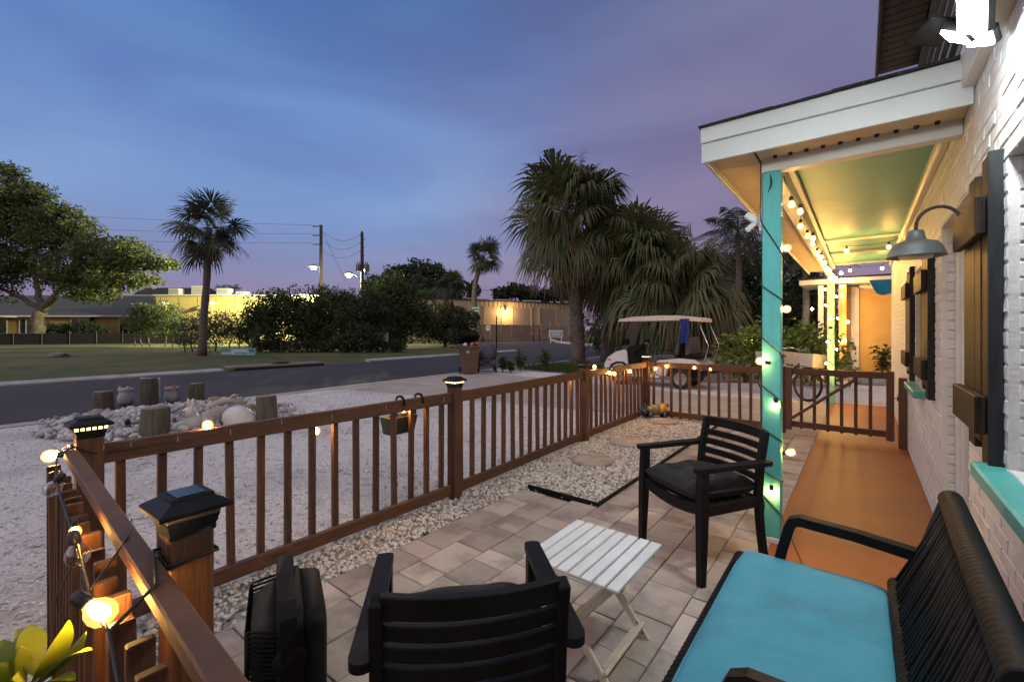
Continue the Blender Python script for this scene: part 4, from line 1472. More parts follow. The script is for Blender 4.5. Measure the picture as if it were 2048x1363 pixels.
for (u, v_, t_, rot) in ((1573, 496, 2.98, (0, R(-100), 0)), (1572, 618, 2.98, (0, R(-95), 0)), (1521, 722, 2.93, (0, R(100), 0)), (1552, 812, 2.90, (R(10), 0, 0)), (1581, 904, 2.93, (0, R(-105), 0)), (1543, 987, 2.90, (R(8), 0, 0))):
    bulb(s2, D(u, v_, t_), 1, rot, far=2)
cp = [pc + V(hx, hy, 2.44)]
k = 0
y = 3.85
while y < 10.2:
    p = V(-.405 + .02 * math.sin(k * 2.1), y, 2.345 + .03 * math.sin(k * 1.7))
    bulb(s2, p, 1, (0, 0, 0), far=(1 if y > 7 else 2))
    cp.append(p + V(0, 0, .066))
    cp.append(p + V(0, .20, .10))
    y += .41
    k += 1
cable(s2, cp, .003, .02)
s3 = thing('string_lights', 'globe string lights swagged across the green porch ceiling', 'string lights', (0, 8, 2.5), 0, 'warm globe string lights')
for yy, dz in ((7.35, 0), (9.6, -.02)):
    cp = [V(-.40, yy, 2.56 + dz)]
    for x in (-.15, .27):
        p = V(x, yy - .05, 2.46 + dz)
        bulb(s3, p, 1, (0, 0, 0), far=1)
        cp.append(p + V(0, 0, .066))
    cp.append(V(.40, yy, 2.58 + dz))
    cable(s3, cp, .003, .04)
s4 = thing('string_lights', 'small globe string lights wound round the far green post', 'string lights', (-.455, 10.4, 1.2), 0, 'warm globe string lights')
wp = []
for i in range(60):
    a = i * .55
    wp.append(V(-.455 + .078 * math.cos(a), 10.4 + .078 * math.sin(a), 2.35 - i * .036))
MB().tube(wp, .0035, 5).build('cable', 'cable_black', s4, world=True)
for (zx, zy) in ((570, 632), (620, 665), (572, 705), (628, 765), (580, 870), (620, 905), (575, 968), (597, 1012), (645, 620), (618, 580), (597, 765)):
    bulb(s4, D(1400 + zx / 2.272, 300 + zy / 2.272, 8.25), 1, (0, R(-60 if zx > 600 else 60), 0), far=1, s=.9)
# hanging planter on the outer side of the fence
t = thing('hanging_planter', 'dark green planter box hung over the fence rail by two hooks', 'planter', (-2.85, 2.20, .62), 0)
mb = MB()
vs = []
for hx_, hy_, z in ((.05, .11, 0), (.068, .13, .13), (.062, .124, .13), (.045, .105, .10)):
    vs += [(-hx_, -hy_, z), (hx_, -hy_, z), (hx_, hy_, z), (-hx_, hy_, z)]
fs = [[0, 3, 2, 1], [12, 13, 14, 15]]
for i in range(3):
    for j in range(4):
        fs.append([i * 4 + j, i * 4 + (j + 1) % 4, (i + 1) * 4 + (j + 1) % 4, (i + 1) * 4 + j])
mb.add(vs, fs)
mb.build('box', 'planter_green', t) if 'planter_green' in MATS else (pmat('planter_green', (.012, .020, .014), (.025, .035, .025), rough=.5), mb.build('box', 'planter_green', t))
for yy in (-.08, .10):
    pts = [(.072, yy, .14), (.072, yy, .24)]
    for i in range(9):
        a = math.pi * (1 - i / 8)
        pts.append((.117 + .045 * math.cos(a), yy, .272 + .030 * math.sin(a)))
    pts += [(.166, yy, .25), (.166, yy, .235)]
    MB().tube(pts, .010, 6).build('hook', 'black_plastic', t)

# ================================================================== PATIO FURNITURE
def cushion_mesh(w, d, h, tuft=None, nx=18, ny=18, wr=.0, seed=1, edge=.5, crease=()):
    """soft cushion: centred, bottom at z=0"""
    r = random.Random(seed)
    ph = [r.uniform(0, 6.3) for _ in range(8)]
    mb = MB()
    vs, fs = [], []
    def prof(a):
        return (1 - abs(a) ** 6) ** edge
    for side in (1, -1):
        for i in range(nx + 1):
            for j in range(ny + 1):
                a, b = -1 + 2 * i / nx, -1 + 2 * j / ny
                a2, b2 = math.copysign(abs(a) ** .8, a), math.copysign(abs(b) ** .8, b)
                z = prof(a2) * prof(b2)
                x, y = a2 * w / 2, b2 * d / 2
                x *= 1 - .02 * (1 - math.cos(b2 * 3)) * .5
                zz = h / 2 + side * h / 2 * z
                if side > 0:
                    zz += wr * (math.sin(x * 31 + y * 9 + ph[0]) * math.sin(y * 17 + ph[1]) + .6 * math.sin(x * 13 - y * 37 + ph[2])) * z
                    for (qx, qy, qa, ql, qd) in crease:
                        ca, sa = math.cos(qa), math.sin(qa)
                        dp = -(x - qx) * sa + (y - qy) * ca
                        dl = (x - qx) * ca + (y - qy) * sa
                        zz += qd * (math.exp(-(dp / .014) ** 2) - .6 * math.exp(-((dp - .028) / .018) ** 2)) * math.exp(-(dl / ql) ** 4)
                    if tuft:
                        for tx, ty in tuft:
                            q = math.hypot(x - tx, y - ty)
                            zz -= h * .55 * math.exp(-(q / .042) ** 2)
                            ang = math.atan2(y - ty, x - tx)
                            zz -= h * .10 * math.exp(-(q / .09) ** 2) * (.5 + .5 * math.cos(5 * ang + tx * 40))
                vs.append((x, y, zz))
    M_ = (nx + 1) * (ny + 1)
    for i in range(nx):
        for j in range(ny):
            k = i * (ny + 1) + j
            fs.append([k, k + ny + 1, k + ny + 2, k + 1])
            k += M_
            fs.append([k, k + 1, k + ny + 2, k + ny + 1])
    mb.add(vs, fs, smooth=True)
    return mb
def armchair(loc, rz, lab):
    t = thing('armchair', lab, 'chair', loc, rz, 'black slatted armchairs on the patio')
    for sx in (-1, 1):
        mb = MB()
        # front leg tapers to the floor
        a, b = Vector((sx * .262, .205, .622)), Vector((sx * .270, .222, 0))
        for (p, q, w0, w1) in ((a, a.lerp(b, .35), .046, .050), (a.lerp(b, .35), b, .050, .036)):
            vs = []
            for c, w_ in ((p, w0), (q, w1)):
                vs += [(c.x - w_ / 2, c.y - w_ / 2, c.z), (c.x + w_ / 2, c.y - w_ / 2, c.z), (c.x + w_ / 2, c.y + w_ / 2, c.z), (c.x - w_ / 2, c.y + w_ / 2, c.z)]
            mb.convex(vs, [[0, 1, 2, 3], [4, 5, 6, 7], [0, 1, 5, 4], [1, 2, 6, 5], [2, 3, 7, 6], [3, 0, 4, 7]])
        mb.build('leg', 'chair_black', t)
        mb = MB()
        pts = [(sx * .245, -.262, 0), (sx * .240, -.232, .22), (sx * .236, -.215, .43), (sx * .234, -.235, .62), (sx * .232, -.275, .80)]
        for p, q in zip(pts[:-1], pts[1:]):
            mb.bar(p, Vector(q) + (Vector(q) - Vector(p)).normalized() * .004, .034, .044, .004, up=(0, 1, 0))
        mb.build('back_post', 'chair_black', t)
        # arm: flat board, widening to a rounded rear end
        poly = []
        for i in range(9):
            a_ = math.pi * (.5 - i / 8)
            poly.append((.245 + .012 * math.cos(a_), .028 * math.sin(a_)))
        rear = []
        for i in range(11):
            a_ = -math.pi * (.5 + i / 10)
            rear.append((-.245 + .032 * math.cos(a_), .003 + .032 * math.sin(a_)))
        pl = [(-y * sx * 1.0, x) for x, y in poly] + [(-y * sx * 1.0, x) for x, y in rear]
        pl = [(sx * .266 - (px_ if False else px_), py_) for px_, py_ in pl]
        MB().prism(pl, .622, .648).build('arm', 'chair_black', t)
        MB().bar((sx * .262, .19, .405), (sx * .238, -.20, .405), .026, .06, .004).build('side_rail', 'chair_black', t)
    # seat panel and aprons
    mb = MB()
    for i in range(6):
        x0, x1 = -.245 + i * .49 / 6, -.245 + (i + 1) * .49 / 6
        z0, z1 = .385 + .03 * (x0 / .245) ** 2, .385 + .03 * (x1 / .245) ** 2
        mb.bar((x0, .212, z0), (x1 + .002, .212, z1), .028, .06, .002)
    mb.build('front_apron', 'chair_black', t)
    MB().bar((-.22, -.212, .405), (.22, -.212, .405), .028, .055, .003).build('rear_apron', 'chair_black', t)
    for i in range(6):
        y = -.165 + i * .066
        MB().box((0, y, .418), (.455, .05, .016), 0, .003).build('seat_slat', 'chair_black', t)
    def slat(z, h, th=.02):
        f = (z - .43) / .37
        yb = -.215 - .060 * max(0, f) ** 1.2
        mb = MB()
        k = 10
        vs, fs = [], []
        e = .003
        sec = [(-th / 2 + e, -h / 2), (th / 2 - e, -h / 2), (th / 2, -h / 2 + e), (th / 2, h / 2 - e), (th / 2 - e, h / 2), (-th / 2 + e, h / 2), (-th / 2, h / 2 - e), (-th / 2, -h / 2 + e)]
        for i in range(k + 1):
            x0 = -.222 + .444 * i / k
            y0 = yb - .035 * (1 - (x0 / .222) ** 2)
            vs += [(x0, y0 + a_, z + b_) for a_, b_ in sec]
        for i in range(k):
            for j in range(8):
                fs.append([i * 8 + j, i * 8 + (j + 1) % 8, (i + 1) * 8 + (j + 1) % 8, (i + 1) * 8 + j][::-1])
        fs += [[j for j in range(8)], [k * 8 + j for j in range(8)][::-1]]
        return mb.add(vs, fs)
    slat(.785, .058, .026).build('top_rail', 'chair_black', t)
    for z in (.712, .652, .592, .532):
        slat(z, .040).build('back_slat', 'chair_black', t)
    c = cushion_mesh(.47, .45, .125, [(-.10, -.09), (.10, -.09), (-.10, .09), (.10, .09)], 30, 30, .006, 3).build('seat_cushion', 'cushion_black', t)
    c.location = (0, .005, .424)
    for sx in (-1, 1):
        MB().tube([(sx * .21, -.20, .45), (sx * .225, -.255, .44), (sx * .235, -.265, .38), (sx * .228, -.262, .30), (sx * .24, -.255, .24)], .004, 5).build('tie', 'cushion_black', t)
    return t
armchair((-.79, 2.88, .02), R(146.6), 'black slatted armchair with a tufted cushion by the teal post')
armchair((-.95, .98, .02), R(47.8), 'black slatted armchair seen from behind in the foreground').scale = (.98, 1.0, .955)

# ---- folding slatted table
t = thing('folding_table', 'small white slatted folding table between the two armchairs', 'table', (-.93, 1.775, .02))
for i in range(8):
    x = -.195 + i * .0557
    mb = MB().box((x, 0, .425), (.046, .465, .014), 0, .003)
    mb.build('slat', 'table_white', t)
for sy in (-1, 1):
    MB().box((0, sy * .165, .408), (.43, .024, .020), 0, .003).build('top_rail', 'table_leg', t)
for sy in (-1, 1):
    MB().bar((-.17, sy * .185, .40), (.17, sy * .185, 0), .018, .034, .003, up=(1, 0, 0)).build('leg', 'table_leg', t)
    MB().bar((.17, sy * .150, .40), (-.17, sy * .150, 0), .018, .034, .003, up=(1, 0, 0)).build('leg', 'table_leg', t)
MB().bar((.128, -.195, .05), (.128, .195, .05), .014, .07, .003, up=(.76, 0, .65)).build('stretcher', 'table_leg', t)
MB().bar((-.118, -.14, .06), (-.118, .14, .06), .014, .05, .003, up=(-.76, 0, .65)).build('stretcher', 'table_leg', t)
MB().bar((.12, -.14, .345), (.12, .14, .345), .014, .04, .003, up=(-.76, 0, .65)).build('stretcher', 'table_leg', t)
for sy in (-1, 1):
    for dz in (.035, .07):
        MB().lathe([(.006, 0), (.006, .004), (0, .005)], 10, Matrix.Translation((.128 + .012 + (.05 - dz) * .8, sy * .175, dz)) @ Matrix.Rotation(R(90), 4, 'Y')).build('screw', 'dark_iron', t)

# ---- rope-back loveseat
t = thing('loveseat', 'black rope back loveseat with a blue seat cushion by the wall', 'sofa', (-.15, 1.65, .02))
def W(x, y, z): return V(x + .15, y - 1.65, z - .02)
def seg(a, b, r, nm, mat='chair_black', w=.04, h=.04):
    MB().bar(W(*a), W(*b), w, h, .006).build(nm, mat, t)
for y in (1.10, 2.20):
    seg((-.40, y, .42), (-.415, y, .02), 0, 'leg')
    seg((.10, y, .42), (.16, y, .02), 0, 'leg')
    seg((-.40, y, .385), (.12, y, .385), 0, 'side_rail')
    # bent arm with a rounded front corner
    s_ = 1 if y > 1.6 else -1
    pts = [W(-.285, y + .0 * s_, .39), W(-.262, y, .50), W(-.238, y - .01 * s_, .595), W(-.226, y - .012 * s_, .622), W(-.200, y - .014 * s_, .634), W(-.02, y - .03 * s_, .630), W(.155, y - .045 * s_, .615)]
    mb = MB()
    mb.tube(pts, .027, 4, a0=math.pi / 4, smooth=False)
    mb.build('arm', 'chair_black', t)
    mb = MB()
    mb.tube([W(.09, y, .36), W(.15, y - .015 * s_, .52), W(.235, y - .035 * s_, .82)], .02, 8)
    mb.build('back_post', 'chair_black', t)
def wrapped(a, b, r, nm, turns):
    a, b = W(*a), W(*b)
    pts, rs = [], []
    k = turns * 3
    for i in range(k + 1):
        pts.append(a.lerp(b, i / k))
        rs.append(r * (1 + (.05 if i % 3 == 1 else -.03 if i % 3 == 0 else .02)))
    MB().tube(pts, rs, 14).build(nm, 'rope_black', t)
wrapped((.245, 2.165, .83), (.215, 1.09, .83), .033, 'top_bar', 46)
wrapped((.105, 2.185, .475), (.105, 1.10, .475), .029, 'lower_bar', 46)
wrapped((-.425, 2.225, .395), (-.425, 1.06, .395), .030, 'front_bar', 46)
wrapped((.060, 2.185, .395), (.060, 1.10, .395), .022, 'rear_bar', 40)
rr_ = random.Random(9)
for i in range(84):
    f = (i + .5) / 84
    if rr_.random() < .06:
        continue
    y0, y1 = 2.165 - f * 1.055, 2.145 - f * 1.03
    off = .012 if i % 2 else -.012
    a = W(.105 + off, y0 + rr_.uniform(-.004, .004), .485)
    b = W(.240 - .03 * f + off, y1 + rr_.uniform(-.006, .006), .815)
    m = a.lerp(b, .5) + V(rr_.uniform(-.003, .006), rr_.uniform(-.003, .003), 0)
    MB().tube([a, m, b], .0062, 5).build('rope', 'rope_black', t)
mb = MB()
for i in range(50):
    y = 2.16 - i * .0215
    mb.ell(W(.126, y, .470), (.006, .006, .007), 1)
o = mb.build('rope_knots', 'rope_black', t)
o['kind'] = 'stuff'
c = cushion_mesh(.50, 1.10, .085, None, 64, 120, .003, 5, edge=.32, crease=[(.02, .02, .25, .17, .010), (-.10, .10, .15, .10, .007), (.10, .16, .35, .10, .006), (-.05, .28, .1, .12, .005), (.05, -.15, .3, .16, .007), (-.12, -.05, .5, .08, .006), (.08, -.30, .2, .12, .006), (.12, .05, -.2, .08, .005)]).build('seat_cushion', 'cushion_blue', t)
c.location = W(-.165, 1.645, .392)
# piping round the cushion
pp = []
for i in range(61):
    a = 2 * math.pi * i / 60
    cx_, cy_ = math.cos(a), math.sin(a)
    k = (abs(cx_) ** 10 + abs(cy_) ** 10) ** (-.1)
    pp.append((cx_ * k * .246, cy_ * k * .545, .058))
MB().tube(pp, .0035, 6, cap=False).build('piping', 'cushion_blue', c)

# ---- black floor fan, seen edge on
t = thing('floor_fan', 'black plastic floor fan with a slatted grille beside the fence', 'fan', (-1.74, .775, .02), R(-24))
t.scale = (.9, .92, .84)
def octo(hx, z0, z1, ch):
    out = []
    for cx_, cz_, a0 in ((hx - ch, z0 + ch, -90), (hx - ch, z1 - ch, 0), (-hx + ch, z1 - ch, 90), (-hx + ch, z0 + ch, 180)):
        for k in range(6):
            q = R(a0 + 18 * k)
            out.append((cx_ + ch * math.cos(q), cz_ + ch * math.sin(q)))
    return out
def loft(levels):
    mb = MB()
    vs, fs = [], []
    n_ = len(levels[0][0])
    for poly, y in levels:
        vs += [(x, y, z) for x, z in poly]
    for i in range(len(levels) - 1):
        for j in range(n_):
            fs.append([i * n_ + j, i * n_ + (j + 1) % n_, (i + 1) * n_ + (j + 1) % n_, (i + 1) * n_ + j])
    k = (len(levels) - 1) * n_
    fs.append([i for i in range(n_)][::-1])
    fs.append([k + i for i in range(n_)])
    mb.add(vs, fs)
    mb.s = [len(f) == 4 for f in mb.f]
    return mb
loft([(octo(.225, .03, .49, .07), .0), (octo(.235, .02, .50, .07), .01), (octo(.235, .02, .50, .07), .085), (octo(.228, .027, .493, .07), .093)]).build('housing', 'black_plastic', t)
loft([(octo(.226, .03, .485, .07), .094), (octo(.222, .04, .475, .07), .16), (octo(.20, .06, .46, .06), .175)]).build('rear_cover', 'black_plastic', t)
loft([(octo(.16, .08, .44, .05), -.085), (octo(.20, .05, .47, .06), .0)]).build('grille_plate', 'black_matte', t)
for i in range(22):
    z = .065 + i * .0185
    for sx in (-1, 1):
        MB().bar((sx * .222, -.001, z), (sx * .185, -.092, z + .004), .007, .009, .001, up=(0, 0, 1)).build('grille_bar', 'black_plastic', t)
for sx in (-1, 1):
    MB().tube([(sx * .185, -.095, .07), (sx * .190, -.097, .26), (sx * .180, -.095, .455)], .007, 6).build('grille_rim', 'black_plastic', t)
for i in range(15):
    MB().bar((-.168 + i * .024, -.101, .07), (-.168 + i * .024, -.101, .45), .004, .006, .001, up=(0, 1, 0)).build('grille_bar', 'black_plastic', t)
# carrying bracket, pivot disc
mb = MB()
pts = [(.242, .042, .26), (.244, .042, .40), (.235, .04, .50), (.19, .035, .545), (0, .03, .56), (-.19, .035, .545), (-.235, .04, .50), (-.244, .042, .40), (-.242, .042, .26)]
for p, q in zip(pts[:-1], pts[1:]):
    mb.bar(p, Vector(q) + (Vector(q) - Vector(p)).normalized() * .006, .062, .012, .003, up=(Vector((0, 0, .3)) - Vector(p)).normalized() * -1)
mb.build('handle', 'black_plastic', t)
for sx in (-1, 1):
    MB().lathe([(.062, 0), (.060, .010), (.03, .013), (.028, .017), (.0, .018)], 24, Matrix.Translation((sx * .237, .045, .33)) @ Matrix.Rotation(R(90 * sx), 4, 'Y')).build('pivot_disc', 'black_plastic', t)
    MB().box((sx * .2365, .046, .14), (.004, .005, .22), 0, 0).build('seam', 'black_matte', t)
    MB().tube([(sx * .18, -.06, .012), (sx * .18, .03, .035), (sx * .18, .15, .012)], .012, 6).build('foot', 'black_plastic', t)

# ---- foreground plant
t = thing('paddle_plant', 'bright green plant with thick paddle leaves in the near left corner', 'plant', (-1.20, .10, 0))
MB().tube([(0, 0, 0), (.01, -.01, .35), (-.02, -.01, .62)], [.02, .015, .010], 8).build('stem', 'bark', t)
def paddle(tip, base, wid, nrm, nm='leaf'):
    tip, base, nrm = Vector(tip), Vector(base), Vector(nrm).normalized()
    d = tip - base
    ln = d.length
    y = d.normalized()
    x = y.cross(nrm).normalized()
    z = x.cross(y)
    mb = MB()
    vs, fs = [], []
    k = 12
    for side in (1, -1):
        for i in range(k + 1):
            s = i / k
            wv = wid * .85 * max(.06, math.sin(min(1, s * 1.02) ** 1.35 * math.pi) ** .62 if s < .985 else .10)
            for j in range(7):
                a = -1 + 2 * j / 6
                zc = .16 * wv * a * a + ln * .10 * math.sin(s * 2.6) + side * .0013 * (1 - a * a * .8)
                vs.append(base + y * ln * s + x * wv * a + z * zc)
    M_ = (k + 1) * 7
    for i in range(k):
        for j in range(6):
            q = i * 7 + j
            fs.append([q, q + 1, q + 8, q + 7])
            q += M_
            fs.append([q, q + 7, q + 8, q + 1])
    mb.add(vs, fs, smooth=True)
    mb.build(nm, 'near_leaf', t, world=True)
b0 = D(45, 1400, .92)
bl = lambda u, v_, t_: D(u, v_, t_)
toC = lambda p: (Vector((0, 0, EYE)) - p)
for (u, v_, t_, ub, vb, wid, nx_) in ((134, 1232, .90, 62, 1365, .024, (.3, .2, .5)), (158, 1268, .88, 66, 1372, .015, (.5, .6, .3)), (186, 1312, .86, 70, 1376, .020, (.2, .4, .9)),
                                 (60, 1250, .97, 66, 1350, .026, (-.3, -.5, .6)), (34, 1262, .99, 62, 1342, .016, (-.6, .2, .3)), (40, 1290, .93, 48, 1362, .015, (.2, -.2, .8)),
                                 (0, 1282, .96, 40, 1378, .024, (-.2, -.3, .7)), (-14, 1330, .90, 44, 1384, .026, (.0, -.2, 1)), (12, 1365, .84, 52, 1400, .026, (.1, -.1, 1)),
                                 (150, 1372, .84, 66, 1392, .02, (.2, .1, 1)), (-30, 1300, .99, 30, 1400, .024, (-.3, .3, .6))):
    tp, bp = D(u, v_, t_), D(ub, vb, .93)
    paddle(tp, bp, wid * 1.05, toC(tp).normalized() * .6 + (D(200, 1222, .90) - tp).normalized() * .55 + Vector(nx_) * .35)

# ---- glazed animal figurine in the far corner
p = G(1312, 838)
t = thing('pottery_figurine', 'glazed patchwork animal figurine in the far corner of the pebbles', 'garden ornament', (p.x, p.y, .01), R(38.1 + 180))
pmat('glaze_patch', (.30, .24, .06), (.10, .16, .12), scale=26, rough=.15, coat=.6, c3=(.45, .10, .03), s3=14, t3=(.52, .58), lo=.45, hi=.5)
pmat('glaze_dark', (.010, .012, .022), (.03, .035, .05), scale=20, rough=.12, coat=.7)
pmat('glaze_yellow', (.60, .38, .03), (.55, .12, .03), scale=16, rough=.15, coat=.6, lo=.52, hi=.56)
MB().ell((0, 0, .145), (.17, .085, .085), 3).build('body', 'glaze_patch', t)
MB().ell((-.10, 0, .165), (.085, .09, .085), 3).build('haunch', 'glaze_yellow', t)
MB().ell((.19, .0, .12), (.075, .08, .085), 3).ell((.245, 0, .095), (.05, .05, .042), 2).build('head', 'glaze_dark', t)
for sy in (-1, 1):
    MB().ell((.18, sy * .06, .205), (.02, .014, .035), 2).build('ear', 'glaze_dark', t)
    for x in (.10, -.13):
        MB().tube([(x, sy * .06, .12), (x + .01, sy * .068, .05), (x + .02, sy * .07, .0)], [.04, .032, .036], 10).build('leg', 'glaze_dark', t)
MB().tube([(-.165, 0, .17), (-.19, 0, .205), (-.18, 0, .23)], [.014, .016, .020], 8).build('tail', 'glaze_dark', t)

# ================================================================== BEHIND THE BACK FENCE
pmat('yellow_wall', (.56, .34, .10), (.64, .41, .14), scale=2, rough=.8, bump=.25, bscale=60)
pmat('timber_post', (.36, .20, .07), (.46, .27, .10), scale=6, rough=.6, stretch=(3, 3, .3), bump=.3, bscale=15)
pmat('dark_brick', (.05, .03, .025), (.11, .065, .05), scale=9, rough=.85, bump=.5, bscale=18)
pmat('sail_teal', (.01, .20, .27), (.02, .26, .33), scale=3, rough=.7, trans=.35)
nb = thing('neighbour_building', 'amber stucco building with white trim at the end of the porch', 'building', (1.5, 18.2, 0))
wl_ = MB().box((1.9, 18.6, 1.42), (4.7, .8, 2.84)).build('wall', 'yellow_wall', nb, world=True)
MB().box((-.16, 18.16, 1.42), (.22, .10, 2.80), 0, .01).build('pilaster', 'trim_white', nb, world=True)
MB().box((1.6, 18.10, 2.80), (3.3, .16, .12), 0, .01).build('head_trim', 'trim_white', nb, world=True)
rf = MB().box((1.4, 18.3, 2.96), (6.0, 2.2, .16), 0, .01).build('roof', 'trim_white', nb, world=True)
MB().box((1.4, 18.3, 3.06), (6.1, 2.3, .05), 0, .01).build('roof_deck', 'shingle_black', rf, world=True)
MB().box((-.46, 17.35, 1.43), (.20, .20, 2.86), 0, .01).build('porch_post', 'timber_post', nb, world=True)
col_ = MB().box((-.78, 17.75, 1.43), (.30, .30, 2.86)).build('brick_column', 'dark_brick', nb, world=True)
for c in range(26):
    z = .055 + c * .11
    for k in range(2):
        MB().box((-.78 + (-.075 if k else .075) * (1 if c % 2 else -1), 17.592, z), (.142, .024, .095), 0, .004).build('brick', 'dark_brick', col_, world=True)
MB().box((-1.02, 17.3, 2.0), (.14, .14, 1.7), 0, .006).build('white_post', 'trim_white', nb, world=True)
MB().tube([(1.05, 18.185, 2.35), (1.02, 18.19, 1.8), (.95, 18.19, 1.2), (.85, 18.19, .8)], .012, 6).build('wall_cable', 'table_leg', nb, world=True)
s5 = thing('string_lights', 'globe string lights on the timber post by the amber wall', 'string lights', (-.4, 17.2, 1.5), 0, 'warm globe string lights')
hot = MB().ell((0, 0, 0), (.030, .030, .036), 2).mesh('core', 'bulb_hot') if 'bulb_hot' in MATS else None
if hot is None:
    emat('bulb_hot', (1.0, .56, .16), 420.0)
    hot = MB().ell((0, 0, 0), (.030, .030, .036), 2).mesh('core', 'bulb_hot')
_cf = core_far
core_far = hot
for (zx, zy) in ((645, 620), (645, 660), (670, 780), (657, 865), (628, 865)):
    bulb(s5, D(1400 + zx / 2.272, 300 + zy / 2.272, 13.55), 1, (0, R(-60), 0), far=1, s=1.3)
for (u, v_) in ((1660, 562), (1682, 546), (1755, 554)):
    bulb(s5, D(u, v_, 13.4), 1, (0, 0, 0), far=1, s=1.3)
core_far = _cf
cp = [V(-.34, 17.24, 2.7)]
for i in range(14):
    cp.append(V(-.46 + (.12 if i % 4 in (0, 1) else -.12), 17.23 if i % 2 else 17.47, 2.6 - i * .15))
cable(s5, cp, .005)
# shade sail
t = thing('shade_sail', 'teal shade sail tied up under the far end of the porch', 'awning', (.3, 12.2, 2.6))
mb = MB()
vs, fs = [], []
k = 10
a, b, c_, d_ = PY(1738, 560, 12.6), PY(1822, 556, 12.6), PY(1822, 592, 11.6), PY(1752, 585, 11.6)
for i in range(k + 1):
    for j in range(k + 1):
        f, g = i / k, j / k
        p = a.lerp(b, f).lerp(d_.lerp(c_, f), g)
        p.z -= .10 * math.sin(math.pi * f) * math.sin(math.pi * g) + .03 * math.sin(f * 9) * g
        vs.append(p)
        if i < k and j < k:
            q = i * (k + 1) + j
            fs.append([q, q + k + 1, q + k + 2, q + 1])
mb.add(vs, fs, smooth=True)
mb.add([v + V(0, 0, -.006) for v in vs], [f[::-1] for f in fs], smooth=True)
mb.build('canvas', 'sail_teal', t, world=True)
MB().tube([PY(1752, 585, 11.6), PY(1690, 567, 13.5)], .008, 5).build('rope', 'pale_blue', t, world=True)
# wall plant
def stalk_plant(name, label, base, h, nst, seed, leafmat='foliage', ll=.16, cat='plant', group=None, lpst=16, wl=.35):
    r = random.Random(seed)
    t = thing(name, label, cat, base, 0, group)
    mb = MB()
    lv, lf = [], []
    for s in range(nst):
        a = r.uniform(0, 6.28)
        le = r.uniform(.05, .30) * h
        top = V(math.cos(a) * le, math.sin(a) * le, h * r.uniform(.65, 1.0))
        mb.tube([(0, 0, 0), top * .5 + V(0, 0, h * .06), top], [.012 * h + .004, .008 * h + .003, .003], 5)
        for i in range(lpst):
            f = r.uniform(.25, 1.0)
            p = top * f
            az, el = r.uniform(0, 6.28), r.uniform(-.3, .9)
            d = V(math.cos(az) * math.cos(el), math.sin(az) * math.cos(el), math.sin(el))
            sd_ = d.cross(V(0, 0, 1)).normalized()
            L_ = ll * r.uniform(.6, 1.2)
            o = len(lv)
            lv += [p, p + d * L_ * .45 + sd_ * L_ * wl + V(0, 0, .04 * L_), p + d * L_ - V(0, 0, L_ * .25), p + d * L_ * .45 - sd_ * L_ * wl + V(0, 0, .04 * L_)]
            lf.append([o, o + 1, o + 2, o + 3])
    mb.build('stems', 'bark', t)
    MB().add(lv, lf).build('foliage', leafmat, t)
    return t
stalk_plant('wall_plant', 'leafy green plant growing against the amber wall', (.50, 17.7, 0), 1.05, 5, 4, ll=.24, lpst=26, wl=.22)
stalk_plant('wall_plant', 'thin low sprout to the right of the leafy wall plant', (.80, 17.7, 0), .5, 4, 5, ll=.12, lpst=8)
o = MB().ell((0, 0, .12), (.42, .24, .20), 3, noise=.1, seed=12).build('boulder', 'plaster_grey')
o.location = (.22, 15.0, 0)
tag(o, 'pale boulder on the ground before the amber wall', 'rock')
# clusia hedge
def paddle_cloud(rg, clusters, n, size):
    v, f = leaf_cloud(rg, clusters, n, size, aspect=.52, shell=.7)
    return v, f
t = thing('clusia_hedge', 'glossy round leaved hedge between the two porch posts', 'hedge', (-1.6, 13.6, 0))
cl = [((-2.5, 13.6, .75), (.75, .6, .75)), ((-1.7, 13.8, .80), (.7, .6, .85)), ((-1.0, 13.9, .75), (.6, .55, .8)), ((-2.05, 13.5, 1.25), (.45, .4, .42)), ((-1.15, 13.8, 1.2), (.4, .4, .45)), ((-.55, 14.2, .6), (.45, .5, .65))]
rg_ = np.random.default_rng(51)
v, f = paddle_cloud(rg_, cl, 3600, .075)
mb = MB()
for c, r in cl:
    limb(mb, (c[0], c[1], 0), c, .05, .02, rnd)
mb.build('stems', 'bark', t, world=True)
np_obj('foliage', v, f, 'clusia_leaf', t)

